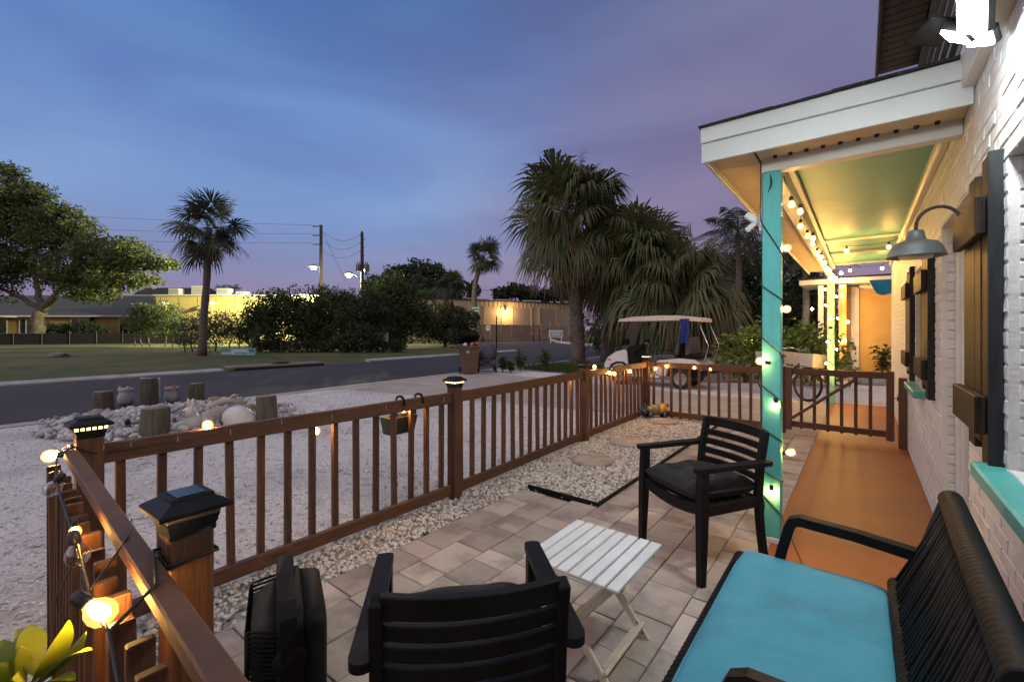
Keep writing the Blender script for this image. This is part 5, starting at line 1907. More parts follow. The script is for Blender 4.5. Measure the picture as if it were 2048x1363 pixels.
# ---- bicycles
def bicycle(label, a, b, lean, seed, bask):
    """a = rear hub ground point, b = front hub ground point"""
    a, b = Vector(a), Vector(b)
    d = (b - a).normalized()
    ang = math.atan2(d.y, d.x)
    t = thing('bicycle', label, 'bicycle', a, 0, 'bicycles parked behind the gate', rot=(lean, 0, ang))
    Lw = (b - a).length
    r = .335
    for x in (0, Lw):
        M = Matrix.Translation((x, 0, r)) @ Matrix.Rotation(R(90), 4, 'X')
        ty = MB()
        tor = [(math.cos(q) * .022, math.sin(q) * .022) for q in [i * math.pi / 4 for i in range(8)]]
        ty.lathe([(r - .022 + p, z) for p, z in tor] + [(r - .022 + tor[0][0], tor[0][1])], 36, M, cap=False)
        wv = ty.build('wheel', 'black_plastic', t)
        MB().lathe([(r - .048, -.014), (r - .040, -.014), (r - .040, .014), (r - .048, .014), (r - .048, -.014)], 36, M, cap=False).build('rim', 'galvanized', wv)
        sp = MB()
        for i in range(14):
            q = i * 2 * math.pi / 14
            sp.tube([M @ Vector((0, 0, .02 if i % 2 else -.02)), M @ Vector((math.cos(q) * (r - .045), math.sin(q) * (r - .045), 0))], .0016, 4)
        sp.tube([M @ Vector((0, 0, -.05)), M @ Vector((0, 0, .05))], .018, 8)
        sp.build('spokes', 'galvanized', wv)
    fm = MB()
    bb, st, ht, hd = (.43, 0, .30), (.30, 0, .72), (Lw - .22, 0, .80), (Lw - .16, 0, .62)
    for p, q, rr in ((bb, st, .018), (bb, hd, .022), (st, (.55, 0, .62), .016), ((.55, 0, .62), ht, .018), ((0, .05, r), bb, .010), ((0, .05, r), st, .009), ((0, -.05, r), bb, .010), ((0, -.05, r), st, .009)):
        fm.tube([p, q], rr, 8)
    fm.tube([ht, hd], .022, 8)
    fm.build('frame', 'bike_cream', t)
    fk = MB()
    for s in (-1, 1):
        fk.tube([hd, (Lw - .10, s * .05, .52), (Lw, s * .055, r)], .012, 6)
    fk.tube([hd, (Lw - .25, 0, .98)], .014, 6)
    fk.build('fork', 'galvanized', t)
    MB().tube([(Lw - .52, -.33, .98), (Lw - .40, -.31, 1.02), (Lw - .27, -.16, 1.05), (Lw - .24, 0, 1.0), (Lw - .27, .16, 1.05), (Lw - .40, .31, 1.02), (Lw - .52, .33, .98)], .012, 8).build('handlebar', 'chrome', t)
    for s in (-1, 1):
        MB().tube([(Lw - .55, s * .335, .975), (Lw - .43, s * .318, 1.01)], .018, 8).build('grip', 'leather', t)
    MB().tube([st, (.27, 0, .84)], .013, 6).build('seat_post', 'chrome', t)
    MB().ell((.24, 0, .88), (.14, .10, .045), 2).build('saddle', 'leather', t)
    for s in (-1, 1):
        for x in (0, Lw):
            pts = [(x + math.cos(q) * (r + .03), 0, r + math.sin(q) * (r + .03)) for q in [R(20 + i * 14) for i in range(11)]]
        MB().bar((.43, s * .10, .30 + s * .14), (.43, s * .19, .30 + s * .14), .08, .02, .003).build('pedal', 'black_plastic', t)
    MB().tube([bb, (.43, .10, .44)], .009, 5).tube([bb, (.43, -.10, .16)], .009, 5).build('crank', 'galvanized', t)
    for (x, z, w_) in ((0, r, 0), (Lw, r, 0)):
        g = MB()
        pts = [(x + math.cos(R(25 + i * 13)) * (r + .035), 0, r + math.sin(R(25 + i * 13)) * (r + .035)) for i in range(11)]
        for p, q in zip(pts[:-1], pts[1:]):
            g.bar(p, q, .055, .004, .001, up=Vector(p) - Vector((x, 0, r)))
        g.build('mudguard', 'bike_cream', t)
    if bask:
        for (x, z, hw) in ((Lw + .08, .82, .17), (-.08, .80, .18)):
            vs = []
            for q, zz in ((.75, -.13), (1.0, .13), (.95, .13), (.70, -.12)):
                vs += [(x - hw * q, -hw * q * 1.1, z + zz), (x + hw * q, -hw * q * 1.1, z + zz), (x + hw * q, hw * q * 1.1, z + zz), (x - hw * q, hw * q * 1.1, z + zz)]
            fs = [[0, 3, 2, 1], [12, 13, 14, 15]]
            for i in range(3):
                for j in range(4):
                    fs.append([i * 4 + j, i * 4 + (j + 1) % 4, (i + 1) * 4 + (j + 1) % 4, (i + 1) * 4 + j])
            MB().add(vs, fs).build('basket', 'bike_basket', t)
    MB().tube([(.40, .06, .28), (.34, .22, .01)], .008, 5).build('kickstand', 'galvanized', t)
    return t
pmat('bike_cream', (.62, .60, .52), rough=.3, coat=.4)
pmat('bike_basket', (.50, .47, .42), (.60, .57, .52), scale=30, rough=.6, bump=.6, bscale=60)
pmat('chrome', (.6, .6, .6), rough=.2, metal=1.0)
pmat('leather', (.10, .05, .03), (.15, .08, .05), rough=.5)
bicycle('cream bicycle with two baskets standing just behind the gate', (-1.62, 11.25, 0), (-.86, 10.62, 0), R(-5), 1, 1)
bicycle('second bicycle mostly hidden behind the teal post', (-1.78, 12.5, 0), (-1.36, 11.5, 0), R(-6), 2, 1)

# ---- golf cart
pmat('cart_white', (.66, .64, .60), (.72, .70, .66), rough=.25, coat=.5)
pmat('cart_roof', (.66, .58, .47), (.72, .64, .53), rough=.5)
pmat('seat_grey', (.05, .055, .065), (.08, .085, .095), rough=.6)
pmat('towel_blue', (.01, .03, .16), (.02, .05, .24), scale=10, rough=.95, bump=.4)
pmat('rim_silver', (.42, .42, .42), (.5, .5, .5), rough=.3, metal=.4)
pmat('tyre', (.012, .012, .012), (.02, .02, .02), rough=.8, bump=.3)
gc = thing('golf_cart', 'white golf cart with a beige roof parked beyond the back fence', 'golf cart', (-4.2, 11.45, 0))
def side(poly, y0, y1, nm, mat, par=gc):
    M = Matrix(((1, 0, 0, 0), (0, 0, 1, 0), (0, 1, 0, 0), (0, 0, 0, 1)))
    mb = MB().prism(poly, y0, y1, M)
    return mb.build(nm, mat, par, world=True)
side([(-5.42, .34), (-5.44, .52), (-5.34, .70), (-5.10, .86), (-4.86, .92), (-4.80, .86), (-4.76, .36), (-4.80, .30), (-5.30, .30)], 10.96, 11.98, 'front_cowl', 'cart_white')
side([(-4.84, .88), (-4.74, 1.02), (-4.66, 1.0), (-4.70, .36), (-4.76, .34)], 11.0, 11.94, 'dashboard', 'black_plastic')
side([(-4.80, .24), (-4.80, .33), (-3.95, .33), (-3.95, .24)], 10.94, 12.0, 'floor', 'cart_white')
side([(-4.02, .30), (-4.06, .60), (-3.95, .68), (-3.45, .74), (-3.10, .72), (-2.92, .60), (-2.96, .46), (-3.05, .50), (-3.20, .60), (-3.42, .63), (-3.64, .58), (-3.76, .44), (-3.78, .30)], 10.94, 12.0, 'rear_body', 'cart_white')
side([(-3.80, .28), (-3.0, .28), (-2.9, .46), (-3.0, .50), (-3.78, .50)], 11.1, 11.84, 'chassis', 'black_plastic')
MB().box((-3.80, 11.47, .76), (.46, .98, .13), 0, .04).build('front_seat', 'seat_grey', gc, world=True)
M = Matrix.Translation((-3.52, 11.47, 1.02)) @ Matrix.Rotation(R(-12), 4, 'Y').inverted()
MB().box((0, 0, 0), (.10, .96, .42), 0, .04, M=M).build('seat_back', 'seat_grey', gc)
gc.children[-1].location = -WL['golf_cart']
MB().box((-3.15, 11.47, .80), (.40, .96, .10), 0, .03).build('rear_seat', 'black_plastic', gc, world=True)
MB().box((-2.82, 11.47, .44), (.32, .9, .05), 0, .01).build('footplate', 'black_plastic', gc, world=True)
# roof with a rolled front edge
side([(-5.04, 1.645), (-4.98, 1.71), (-4.6, 1.765), (-3.9, 1.785), (-3.45, 1.775), (-3.35, 1.735), (-3.10, 1.735), (-2.98, 1.70), (-2.98, 1.62), (-3.4, 1.66), (-5.0, 1.65)], 10.92, 12.02, 'roof', 'cart_roof')
for y in (11.0, 11.94):
    MB().tube([(-4.80, y, .9), (-4.93, y, 1.2), (-4.78, y, 1.66)] if False else [(-5.02, y, .88), (-4.86, y, 1.30), (-4.74, y, 1.66)], .016, 8).build('front_post', 'black_plastic', gc, world=True)
    MB().tube([(-3.42, y, .70), (-3.38, y, 1.2), (-3.40, y, 1.66)], .018, 8).build('rear_post', 'black_plastic', gc, world=True)
    MB().tube([(-2.92, y, .62), (-2.80, y, 1.05), (-3.05, y, 1.66)], .014, 8).build('grab_bar', 'chrome', gc, world=True)
    MB().tube([(-3.92, y, .74), (-3.92, y, .92), (-3.60, y, .95)], .012, 6).build('hip_rail', 'black_plastic', gc, world=True)
mb = MB()
mb.add([(-5.0, 11.02, .92), (-5.0, 11.92, .92), (-4.74, 11.92, 1.64), (-4.74, 11.02, 1.64)], [[0, 1, 2, 3]])
glassmat('windshield', (.35, .37, .40), gloss=.10)
mb.build('windshield', 'windshield', gc, world=True)
Ms_ = Matrix.Translation((-4.42, 11.25, 1.05)) @ Matrix.Rotation(R(-55), 4, 'Y')
MB().lathe([(.165 + .013 * math.cos(q), .013 * math.sin(q)) for q in [i * math.pi / 3 for i in range(7)]], 22, Ms_, cap=False).build('steering_wheel', 'black_plastic', gc, world=True)
MB().tube([(-4.42, 11.25, 1.05), (-4.68, 11.25, .80)], .02, 6).tube([Ms_ @ Vector((-.16, 0, 0)), Ms_ @ Vector((.16, 0, 0))], .012, 6).build('steering_column', 'black_plastic', gc, world=True)
side([(-4.80, .36), (-4.74, .98), (-4.60, 1.02), (-4.62, .36)], 10.99, 11.02, 'cowl_side', 'black_plastic')
MB().box((-3.30, 11.47, 1.02), (.10, .96, .46), 0, .04).build('rear_seat_back', 'seat_grey', gc, world=True)
MB().ell((-4.60, 11.75, 1.06), (.07, .05, .045), 2).build('mirror', 'chrome', gc, world=True)
for x in (-4.98, -3.42):
    for y, s in ((10.98, -1), (11.96, 1)):
        M = Matrix.Translation((x, y, .25)) @ Matrix.Rotation(R(90), 4, 'X')
        wv = MB().lathe([(.15, -.085), (.225, -.09), (.25, -.07), (.252, 0), (.25, .07), (.225, .09), (.15, .085)], 30, M, cap=False).build('wheel', 'tyre', gc, world=True)
        MB().lathe([(.0, .0), (.05, .01), (.12, -.02), (.15, -.05), (.152, .085), (.145, .09), (.135, .03), (.10, .02), (.0, .03)], 24, M @ Matrix.Rotation(0 if s < 0 else R(180), 4, 'X')).build('rim', 'rim_silver', wv, world=True)
        sp = MB()
        for k in range(7):
            q = k * 2 * math.pi / 7
            e = M @ Matrix.Rotation(0 if s < 0 else R(180), 4, 'X')
            sp.bar(e @ Vector((.03 * math.cos(q), .03 * math.sin(q), .052)), e @ Vector((.142 * math.cos(q), .142 * math.sin(q), .075)), .028, .014, .002)
        sp.build('spokes', 'rim_silver', wv, world=True)
side([(-5.30, .36), (-5.24, .52), (-5.08, .60), (-4.90, .60), (-4.74, .50), (-4.70, .38), (-4.74, .38), (-4.80, .48), (-4.92, .56), (-5.06, .56), (-5.20, .49), (-5.26, .36)], 10.925, 11.05, 'fender', 'black_plastic')
MB().box((-5.30, 10.955, .64), (.10, .012, .03), 0, .004).build('side_marker', 'red_paint', gc, world=True)
t = thing('towel', 'blue towel hanging from the rear of the golf cart roof', 'towel', (-3.3, 10.90, 1.2))
vs, fs = [], []
for i in range(9):
    for j in range(7):
        f, g = i / 8, j / 6
        vs.append((-3.42 + .20 * f + .02 * math.sin(g * 5), 10.88 + .03 * math.sin(f * 14) * (.4 + g), 1.68 - .62 * g * (1 - .1 * math.sin(f * 3))))
        if i < 8 and j < 6:
            q = i * 7 + j
            fs.append([q, q + 7, q + 8, q + 1])
mb = MB().add(vs, fs, smooth=True)
mb.add([(x, y + .012, z) for x, y, z in vs], [f[::-1] for f in fs], smooth=True)
mb.build('cloth', 'towel_blue', t, world=True)
MB().tube([(-3.43, 10.89, 1.685), (-3.21, 10.89, 1.685)], .008, 6).build('hem', 'towel_blue', t, world=True)

# ---- wheelie bin and wagon by the road
pmat('bin_brown', (.105, .062, .045), (.14, .085, .062), scale=6, rough=.55, bump=.1)
pmat('bag_grey', (.055, .058, .075), (.10, .10, .12), scale=7, rough=.7, bump=.3)
pmat('cardboard', (.36, .25, .15), (.45, .32, .2), rough=.8)
pb = G(938, 747)
t = thing('wheelie_bin', 'brown wheelie bin with its lid propped open by rubbish', 'bin', (pb.x, pb.y, .0), R(38 + 18))
vs = []
for hx, hy, z in ((.22, .24, .04), (.25, .27, .45), (.285, .31, .86), (.325, .35, .865), (.325, .35, .93), (.30, .325, .93), (.28, .30, .90)):
    vs += [(-hx, -hy, z), (hx, -hy, z), (hx, hy, z), (-hx, hy, z)]
fs = [[0, 3, 2, 1], [24, 25, 26, 27]]
for i in range(6):
    for j in range(4):
        fs.append([i * 4 + j, i * 4 + (j + 1) % 4, (i + 1) * 4 + (j + 1) % 4, (i + 1) * 4 + j])
MB().add(vs, fs).build('body', 'bin_brown', t)
M = Matrix.Translation((0, .34, .95)) @ Matrix.Rotation(R(-24), 4, 'X')
MB().box((0, -.33, .03), (.64, .70, .035), 0, .015, M=M).build('lid', 'black_plastic', t)
for sx in (-1, 1):
    MB().lathe([(.0, -.025), (.08, -.025), (.11, -.02), (.11, .02), (.08, .025), (.0, .025)], 20, Matrix.Translation((sx * .27, .24, .11)) @ Matrix.Rotation(R(90), 4, 'Y')).build('wheel', 'tyre', t)
MB().tube([(-.28, .37, .93), (.28, .37, .93)], .018, 8).build('handle', 'bin_brown', t)
MB().lathe([(.05, 0), (.05, .003), (0, .004)], 16, Matrix.Translation((-.1, -.308, .72)) @ Matrix.Rotation(R(90), 4, 'X')).build('emblem', 'pale_blue', t)
for k, (x, y, z, s, m_) in enumerate(((-.14, -.08, .95, .09, 'table_white'), (.06, -.16, .96, .08, 'cardboard'), (.18, .02, 1.0, .10, 'red_paint'), (.0, .12, 1.0, .12, 'black_plastic'), (.22, -.16, .99, .07, 'timber_post'))):
    o = MB().ell((0, 0, 0), (s, s * .8, s * .7), 2, noise=.2, seed=k).build('rubbish_item', m_)
    M_ = Matrix.Rotation(R(56), 3, 'Z')
    q = M_ @ Vector((x, y, 0))
    o.location = (pb.x + q.x, pb.y + q.y, z)
    tag(o, ['white rubbish bag showing under the bin lid', 'crumpled brown carton at the bin rim', 'red wrapper sticking out of the bin', 'black rubbish bag propping the bin lid up', 'orange carton at the right of the bin rim'][k], 'rubbish', 'rubbish filling the bin')
pw = G(973, 743)
t = thing('folding_wagon', 'folding wagon with grey fabric and a load under a tarp', 'wagon', (pw.x, pw.y, 0), R(38 + 8))
MB().box((0, 0, .34), (.52, .80, .26), 0, .02).build('fabric_box', 'bag_grey', t)
fr_ = MB()
for sx in (-1, 1):
    for k in (-1, 0):
        y0, y1 = k * .39 + .01, k * .39 + .38
        fr_.tube([(sx * .27, y0, .22), (sx * .27, y1, .50)], .012, 5)
        fr_.tube([(sx * .27, y1, .22), (sx * .27, y0, .50)], .012, 5)
    fr_.tube([(sx * .27, -.4, .50), (sx * .27, .4, .50)], .012, 5)
    fr_.tube([(sx * .27, -.4, .21), (sx * .27, .4, .21)], .012, 5)
for sy in (-1, 1):
    for a_, b_ in ((-.26, .26), (.26, -.26)):
        fr_.tube([(a_, sy * .41, .22), (b_, sy * .41, .50)], .012, 5)
fr_.build('frame', 'black_plastic', t)
for sx in (-1, 1):
    for sy in (-1, 1):
        MB().lathe([(.0, -.025), (.07, -.028), (.095, -.02), (.095, .02), (.07, .028), (.0, .025)], 18, Matrix.Translation((sx * .29, sy * .33, .095)) @ Matrix.Rotation(R(90), 4, 'Y')).build('wheel', 'tyre', t)
# tarp: draped lump
mb = MB().ell((0, 0, .62), (.36, .50, .34), 3, noise=.07, seed=6)
mb.v = [(x + .15 * (z - .6), y, max(z, .44 + .03 * math.sin(x * 20 + y * 13))) for x, y, z in mb.v]
o = mb.build('tarp', 'bag_grey')
o.location = (pw.x, pw.y, .0)
o.rotation_euler = (0, 0, R(46))
tag(o, 'grey tarp draped over the load in the wagon', 'tarp')

# ---- small shrubs along the drive
for i, (u, v_, h, lab) in enumerate(((1040, 742, .80, 'larger leafy shrub in the bed left of the big palm'), (1090, 742, .78, 'upright leafy shrub nearest the big palm'), (1006, 744, .55, 'small leafy shrub beside the wagon'), (1022, 745, .40, 'lowest green seedling between the shrubs'))):
    p = G(u, v_)
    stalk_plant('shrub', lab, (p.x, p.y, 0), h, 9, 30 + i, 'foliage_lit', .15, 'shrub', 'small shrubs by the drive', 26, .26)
# ground cover strip under them
rg_ = np.random.default_rng(77)
n = 5000
px = rg_.uniform(-10.2, -5.2, n)
py = rg_.uniform(12.9, 15.5, n) - (px + 7.5) * .15
h = rg_.uniform(.05, .22, n)
az = rg_.uniform(0, 6.28, n)
w_ = .012
v = np.zeros((n, 3, 3))
v[:, 0] = np.stack([px - w_ * np.cos(az), py - w_ * np.sin(az), np.full(n, -.03)], 1)
v[:, 1] = np.stack([px + w_ * np.cos(az), py + w_ * np.sin(az), np.full(n, -.03)], 1)
v[:, 2] = np.stack([px + rg_.normal(size=n) * .06, py + rg_.normal(size=n) * .06, h], 1)
o = np_obj('verge_grass', v.reshape(-1, 3), np.arange(n * 3).reshape(-1, 3), 'grass_green')
tag(o, 'low grass and weeds in the bed along the drive', 'grass', kind='stuff')

# ================================================================== PALMS AND TREES
def gd(u, t):
    p = D(u, 660, t)
    return V(p.x, p.y, -.04)
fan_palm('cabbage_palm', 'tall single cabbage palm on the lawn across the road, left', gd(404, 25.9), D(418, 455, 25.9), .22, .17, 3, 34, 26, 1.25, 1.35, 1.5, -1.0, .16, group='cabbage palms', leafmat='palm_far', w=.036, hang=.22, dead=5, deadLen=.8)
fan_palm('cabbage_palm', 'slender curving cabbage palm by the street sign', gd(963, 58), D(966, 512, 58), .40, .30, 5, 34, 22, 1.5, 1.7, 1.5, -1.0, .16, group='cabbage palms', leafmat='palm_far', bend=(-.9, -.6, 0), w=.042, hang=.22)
fan_palm('cabbage_palm', 'biggest cabbage palm with a shaggy crown, left of the golf cart', gd(1156, 19.7), D(1146, 428, 19.7), .31, .27, 7, 66, 40, 1.5, 1.75, 1.55, -.95, .26, dead=26, deadLen=1.05, group='cabbage palms', boots=60, w=.026, hang=.78)
fan_palm('cabbage_palm', 'lower cabbage palm whose fronds droop behind the golf cart', gd(1262, 18.4), D(1288, 535, 18.4), .32, .30, 8, 62, 40, 1.55, 1.75, 1.5, -1.0, .34, dead=16, deadLen=1.1, group='cabbage palms', boots=40, w=.026, hang=.82)
fan_palm('cabbage_palm', 'shortest shaggy cabbage palm hanging over the golf cart roof', gd(1345, 16.6), D(1365, 578, 16.6), .30, .28, 9, 56, 40, 1.35, 1.6, 1.45, -1.1, .36, dead=16, deadLen=1.0, group='cabbage palms', boots=30, w=.026, hang=.84)
fan_palm('cabbage_palm', 'cabbage palm squeezed between the big palm and the low ones', gd(1215, 20.5), D(1220, 500, 20.5), .30, .26, 10, 54, 36, 1.4, 1.6, 1.45, -.9, .28, dead=14, deadLen=1.0, group='cabbage palms', w=.027, hang=.78)
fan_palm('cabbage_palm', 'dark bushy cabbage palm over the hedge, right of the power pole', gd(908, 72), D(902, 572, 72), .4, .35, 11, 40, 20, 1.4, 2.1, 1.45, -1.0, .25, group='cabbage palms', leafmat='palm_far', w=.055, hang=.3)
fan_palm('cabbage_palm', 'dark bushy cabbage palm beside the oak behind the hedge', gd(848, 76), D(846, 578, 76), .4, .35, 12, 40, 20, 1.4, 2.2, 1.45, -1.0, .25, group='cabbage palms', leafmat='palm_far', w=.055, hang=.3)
# flower stalks on the palms
rg_ = random.Random(5)
for nm, c, n_ in (('big', D(1335, 520, 17.2), 9),):
    t = thing('palm_flower_stalks', 'thin reddish flower stalks arching out of the low palms', 'flower stalk', c)
    mb = MB()
    for i in range(n_):
        d = V(rg_.uniform(-.3, 1.0), rg_.uniform(-.3, .8), rg_.uniform(.3, 1.0)).normalized()
        L_ = rg_.uniform(1.0, 2.2)
        pts = [c + d * L_ * f + V(0, 0, -.35 * L_ * f * f) for f in (0, .25, .5, .75, 1)]
        mb.tube(pts, [.02, .016, .012, .008, .004], 5)
        for k in range(10):
            f = rg_.uniform(.45, 1)
            p = c + d * L_ * f + V(0, 0, -.35 * L_ * f * f)
            e = p + V(rg_.uniform(-1, 1), rg_.uniform(-1, 1), rg_.uniform(-.4, .8)).normalized() * .28
            mb.tube([p, e], [.006, .003], 4)
    mb.build('stalks', 'palm_dead', t, world=True)
    t2 = MB().tube([c - V(0, 0, .3), c], .05, 6).build('stalk_base', 'palm_dead', t, world=True)
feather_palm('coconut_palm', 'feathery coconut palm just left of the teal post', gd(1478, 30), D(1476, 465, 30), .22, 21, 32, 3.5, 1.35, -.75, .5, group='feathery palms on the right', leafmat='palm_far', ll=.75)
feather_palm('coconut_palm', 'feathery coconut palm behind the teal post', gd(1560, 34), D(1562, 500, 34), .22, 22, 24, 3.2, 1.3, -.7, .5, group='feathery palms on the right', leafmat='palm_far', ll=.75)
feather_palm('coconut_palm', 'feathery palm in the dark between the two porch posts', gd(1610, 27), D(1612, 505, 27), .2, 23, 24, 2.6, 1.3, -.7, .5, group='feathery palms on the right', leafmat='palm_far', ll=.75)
# dark trees on the right
def cl_px(lst):
    return [(tuple(D(u, v_, t_)), (r, r, r * k)) for (u, v_, t_, r, k) in lst]
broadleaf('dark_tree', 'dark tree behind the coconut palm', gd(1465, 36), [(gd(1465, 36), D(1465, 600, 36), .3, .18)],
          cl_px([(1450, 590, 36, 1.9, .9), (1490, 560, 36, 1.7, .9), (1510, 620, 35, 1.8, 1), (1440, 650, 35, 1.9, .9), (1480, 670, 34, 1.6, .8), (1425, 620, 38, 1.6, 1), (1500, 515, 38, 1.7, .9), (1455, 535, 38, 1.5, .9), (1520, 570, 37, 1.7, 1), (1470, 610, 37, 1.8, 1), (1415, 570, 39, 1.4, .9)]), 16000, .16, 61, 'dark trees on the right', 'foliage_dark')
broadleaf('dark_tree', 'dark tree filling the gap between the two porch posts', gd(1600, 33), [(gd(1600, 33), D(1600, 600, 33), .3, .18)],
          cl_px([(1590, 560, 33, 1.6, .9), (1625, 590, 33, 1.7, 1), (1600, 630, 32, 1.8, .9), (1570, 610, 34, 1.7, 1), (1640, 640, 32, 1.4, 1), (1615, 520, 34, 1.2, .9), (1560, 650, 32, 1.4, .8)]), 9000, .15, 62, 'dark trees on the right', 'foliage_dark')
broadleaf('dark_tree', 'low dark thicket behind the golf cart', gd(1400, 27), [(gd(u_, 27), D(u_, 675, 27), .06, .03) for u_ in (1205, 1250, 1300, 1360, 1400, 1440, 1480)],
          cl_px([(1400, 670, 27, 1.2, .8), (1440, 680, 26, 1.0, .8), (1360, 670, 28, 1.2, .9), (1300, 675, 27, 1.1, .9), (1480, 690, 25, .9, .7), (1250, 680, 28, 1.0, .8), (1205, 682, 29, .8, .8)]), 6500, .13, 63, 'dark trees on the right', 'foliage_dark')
broadleaf('lit_shrub', 'yellow lit shrub by a garden light left of the teal post', gd(1498, 22), [(gd(1498, 22), D(1498, 690, 22), .06, .03)],
          cl_px([(1498, 672, 22, .55, .9), (1516, 682, 22, .45, .8), (1484, 680, 22.5, .4, .8)]), 1500, .075, 64, None, 'clusia_leaf', cat='shrub', crown='foliage', r0=.06)
# live oak on the left
ob_ = gd(66, 47)
cr = [(20, 545, 47, 2.2, .6), (110, 480, 47, 3.2, .6), (150, 540, 46, 3.4, .6), (60, 450, 48, 3.4, .6), (20, 400, 48, 3.6, .6), (-40, 470, 47, 4.0, .8), (70, 385, 48, 1.7, .7), (120, 425, 47, 2.0, .6), (200, 505, 46, 3.0, .55),
      (255, 500, 45, 2.2, .6), (300, 525, 44.5, 2.0, .5), (335, 530, 44, 1.1, .5), (235, 560, 45, 2.6, .5), (180, 585, 45, 2.4, .45), (290, 560, 44.5, 1.6, .4), (-60, 560, 46, 3.4, .8), (10, 345, 49, 2.0, .6), (160, 455, 47, 2.0, .6), (130, 560, 46, 2.2, .5), (45, 520, 47, 2.6, .6), (230, 530, 45, 2.0, .5), (-30, 390, 48, 3.2, .8)]
fk_ = D(85, 622, 47)
broadleaf('live_oak', 'spreading live oak lit from the right, at the left edge', ob_,
          [(ob_, fk_, .62, .5), (fk_, D(30, 590, 47), .30, .2), (fk_, D(72, 560, 47), .38, .22), (fk_, D(125, 580, 46.5), .4, .24), (D(125, 580, 46.5), D(200, 555, 45.5), .24, .12), (D(125, 580, 46.5), D(150, 520, 46.5), .2, .12), (D(72, 560, 47), D(60, 450, 48), .22, .12), (D(200, 555, 45.5), D(290, 540, 44.6), .12, .06), (D(30, 590, 47), D(-40, 560, 47), .2, .1)],
          cl_px(cr), 38000, .19, 71, None, 'foliage_oak', r0=.35)
# hedge and small trees along the far verge
HG = 'hedge and small trees along the far verge'
def hedge(nm, label, u, t, pts, n, size, seed, mat='foliage_dark', cat='tree'):
    if cat == 'shrub':
        lm = [(gd(p[0], p[2]), D(p[0], p[1], p[2]), .05, .02) for p in pts]
    else:
        lm = [(gd(u, t), D(u, 640, t), .16, .08)]
    broadleaf(nm, label, gd(u, t), lm, cl_px(pts), n, size, seed, HG, mat, r0=.14, cat=cat)
hedge('verge_tree', 'bushy tree lit from behind, left end of the tall hedge', 545, 31, [(545, 620, 31, 1.5, 1), (515, 640, 31, 1.2, 1), (575, 610, 31, 1.3, .9), (540, 670, 30.5, 1.4, .7), (600, 640, 31, 1.4, 1), (500, 665, 31, .9, .8)], 15300, 0.094, 81, 'foliage')
hedge('verge_tree', 'round dark tree in the hedge below the first power pole', 650, 33, [(640, 600, 33, 1.4, .8), (665, 620, 33, 1.7, 1), (620, 640, 33, 1.5, 1), (650, 665, 32, 1.6, .8), (690, 600, 33, 1.2, .8), (648, 640, 32.5, 1.3, 1), (625, 675, 32, 1.2, .7), (605, 655, 32.5, 1.1, 1)], 14450, 0.101, 82, 'foliage')
hedge('verge_tree', 'drooping dark tree in the hedge below the second power pole', 715, 31, [(715, 640, 31, 1.5, 1), (745, 620, 31, 1.4, 1), (700, 680, 30, 1.2, .6), (735, 670, 30, 1.3, .8)], 12750, 0.101, 83, 'foliage_dark')
hedge('verge_tree', 'tall dense tree at the right of the hedge', 785, 36, [(785, 590, 36, 2.0, .9), (815, 610, 36, 1.9, 1), (760, 610, 36, 1.7, 1), (800, 650, 35.5, 1.9, .9), (770, 660, 35, 1.6, .8), (840, 640, 36, 1.3, 1)], 17000, 0.117, 84, 'foliage')
hedge('verge_tree', 'low shrub mass before the warehouse, left of the street sign', 890, 40, [(890, 635, 40, 1.7, .9), (920, 645, 39, 1.5, .9), (870, 660, 39, 1.5, .7), (910, 672, 38, 1.5, .5), (938, 672, 38, 1.0, .6)], 12750, 0.109, 85, 'foliage_dark')
hedge('verge_shrub', 'dark undergrowth added along the foot of the tall hedge to block lamp light', 660, 30, [(520 + 34 * i, 690, 30, .75, .6) for i in range(9)], 10200, 0.07, 90, 'foliage_dark', cat='shrub')  # low leaf clusters added to keep lamp light off the road
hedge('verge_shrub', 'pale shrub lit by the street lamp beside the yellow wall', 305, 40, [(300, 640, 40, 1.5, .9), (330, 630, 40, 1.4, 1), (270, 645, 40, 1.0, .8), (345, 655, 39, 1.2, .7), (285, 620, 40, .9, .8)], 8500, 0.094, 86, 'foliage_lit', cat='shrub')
hedge('verge_shrub', 'thin grey shrub behind the left cabbage palm', 400, 31, [(385, 655, 31, 1.3, .8), (430, 650, 31, 1.4, .8), (410, 675, 30, 1.3, .6), (460, 655, 31, 1.2, .8), (370, 680, 30, .9, .5), (480, 670, 31, 1.0, .7)], 8840, 0.07, 87, 'foliage_grey', cat='shrub')
hedge('verge_shrub', 'clipped dark bush under the window of the yellow house, left', 108, 53, [(95, 660, 53, 1.3, .7), (125, 660, 53, 1.2, .7)], 3060, 0.109, 88, 'foliage_dark', cat='shrub')
hedge('verge_shrub', 'clipped dark bush between the two windows of the yellow house', 180, 53, [(175, 658, 53, 1.3, .8), (195, 662, 53, 1.1, .7)], 3060, 0.109, 89, 'foliage_dark', cat='shrub')
broadleaf('far_oak', 'broad dark oak on the skyline beyond the hedge', gd(830, 105), [(gd(830, 105), D(830, 580, 105), .6, .4)],
          cl_px([(800, 545, 105, 3.4, .6), (840, 538, 105, 4.0, .6), (870, 545, 105, 3.2, .6), (780, 565, 105, 4.2, .6), (830, 570, 105, 5.0, .6), (885, 575, 105, 4.0, .8), (745, 570, 106, 2.6, .9), (755, 590, 106, 3.4, .7)]), 7000, .42, 91, 'skyline trees', 'foliage_dark')
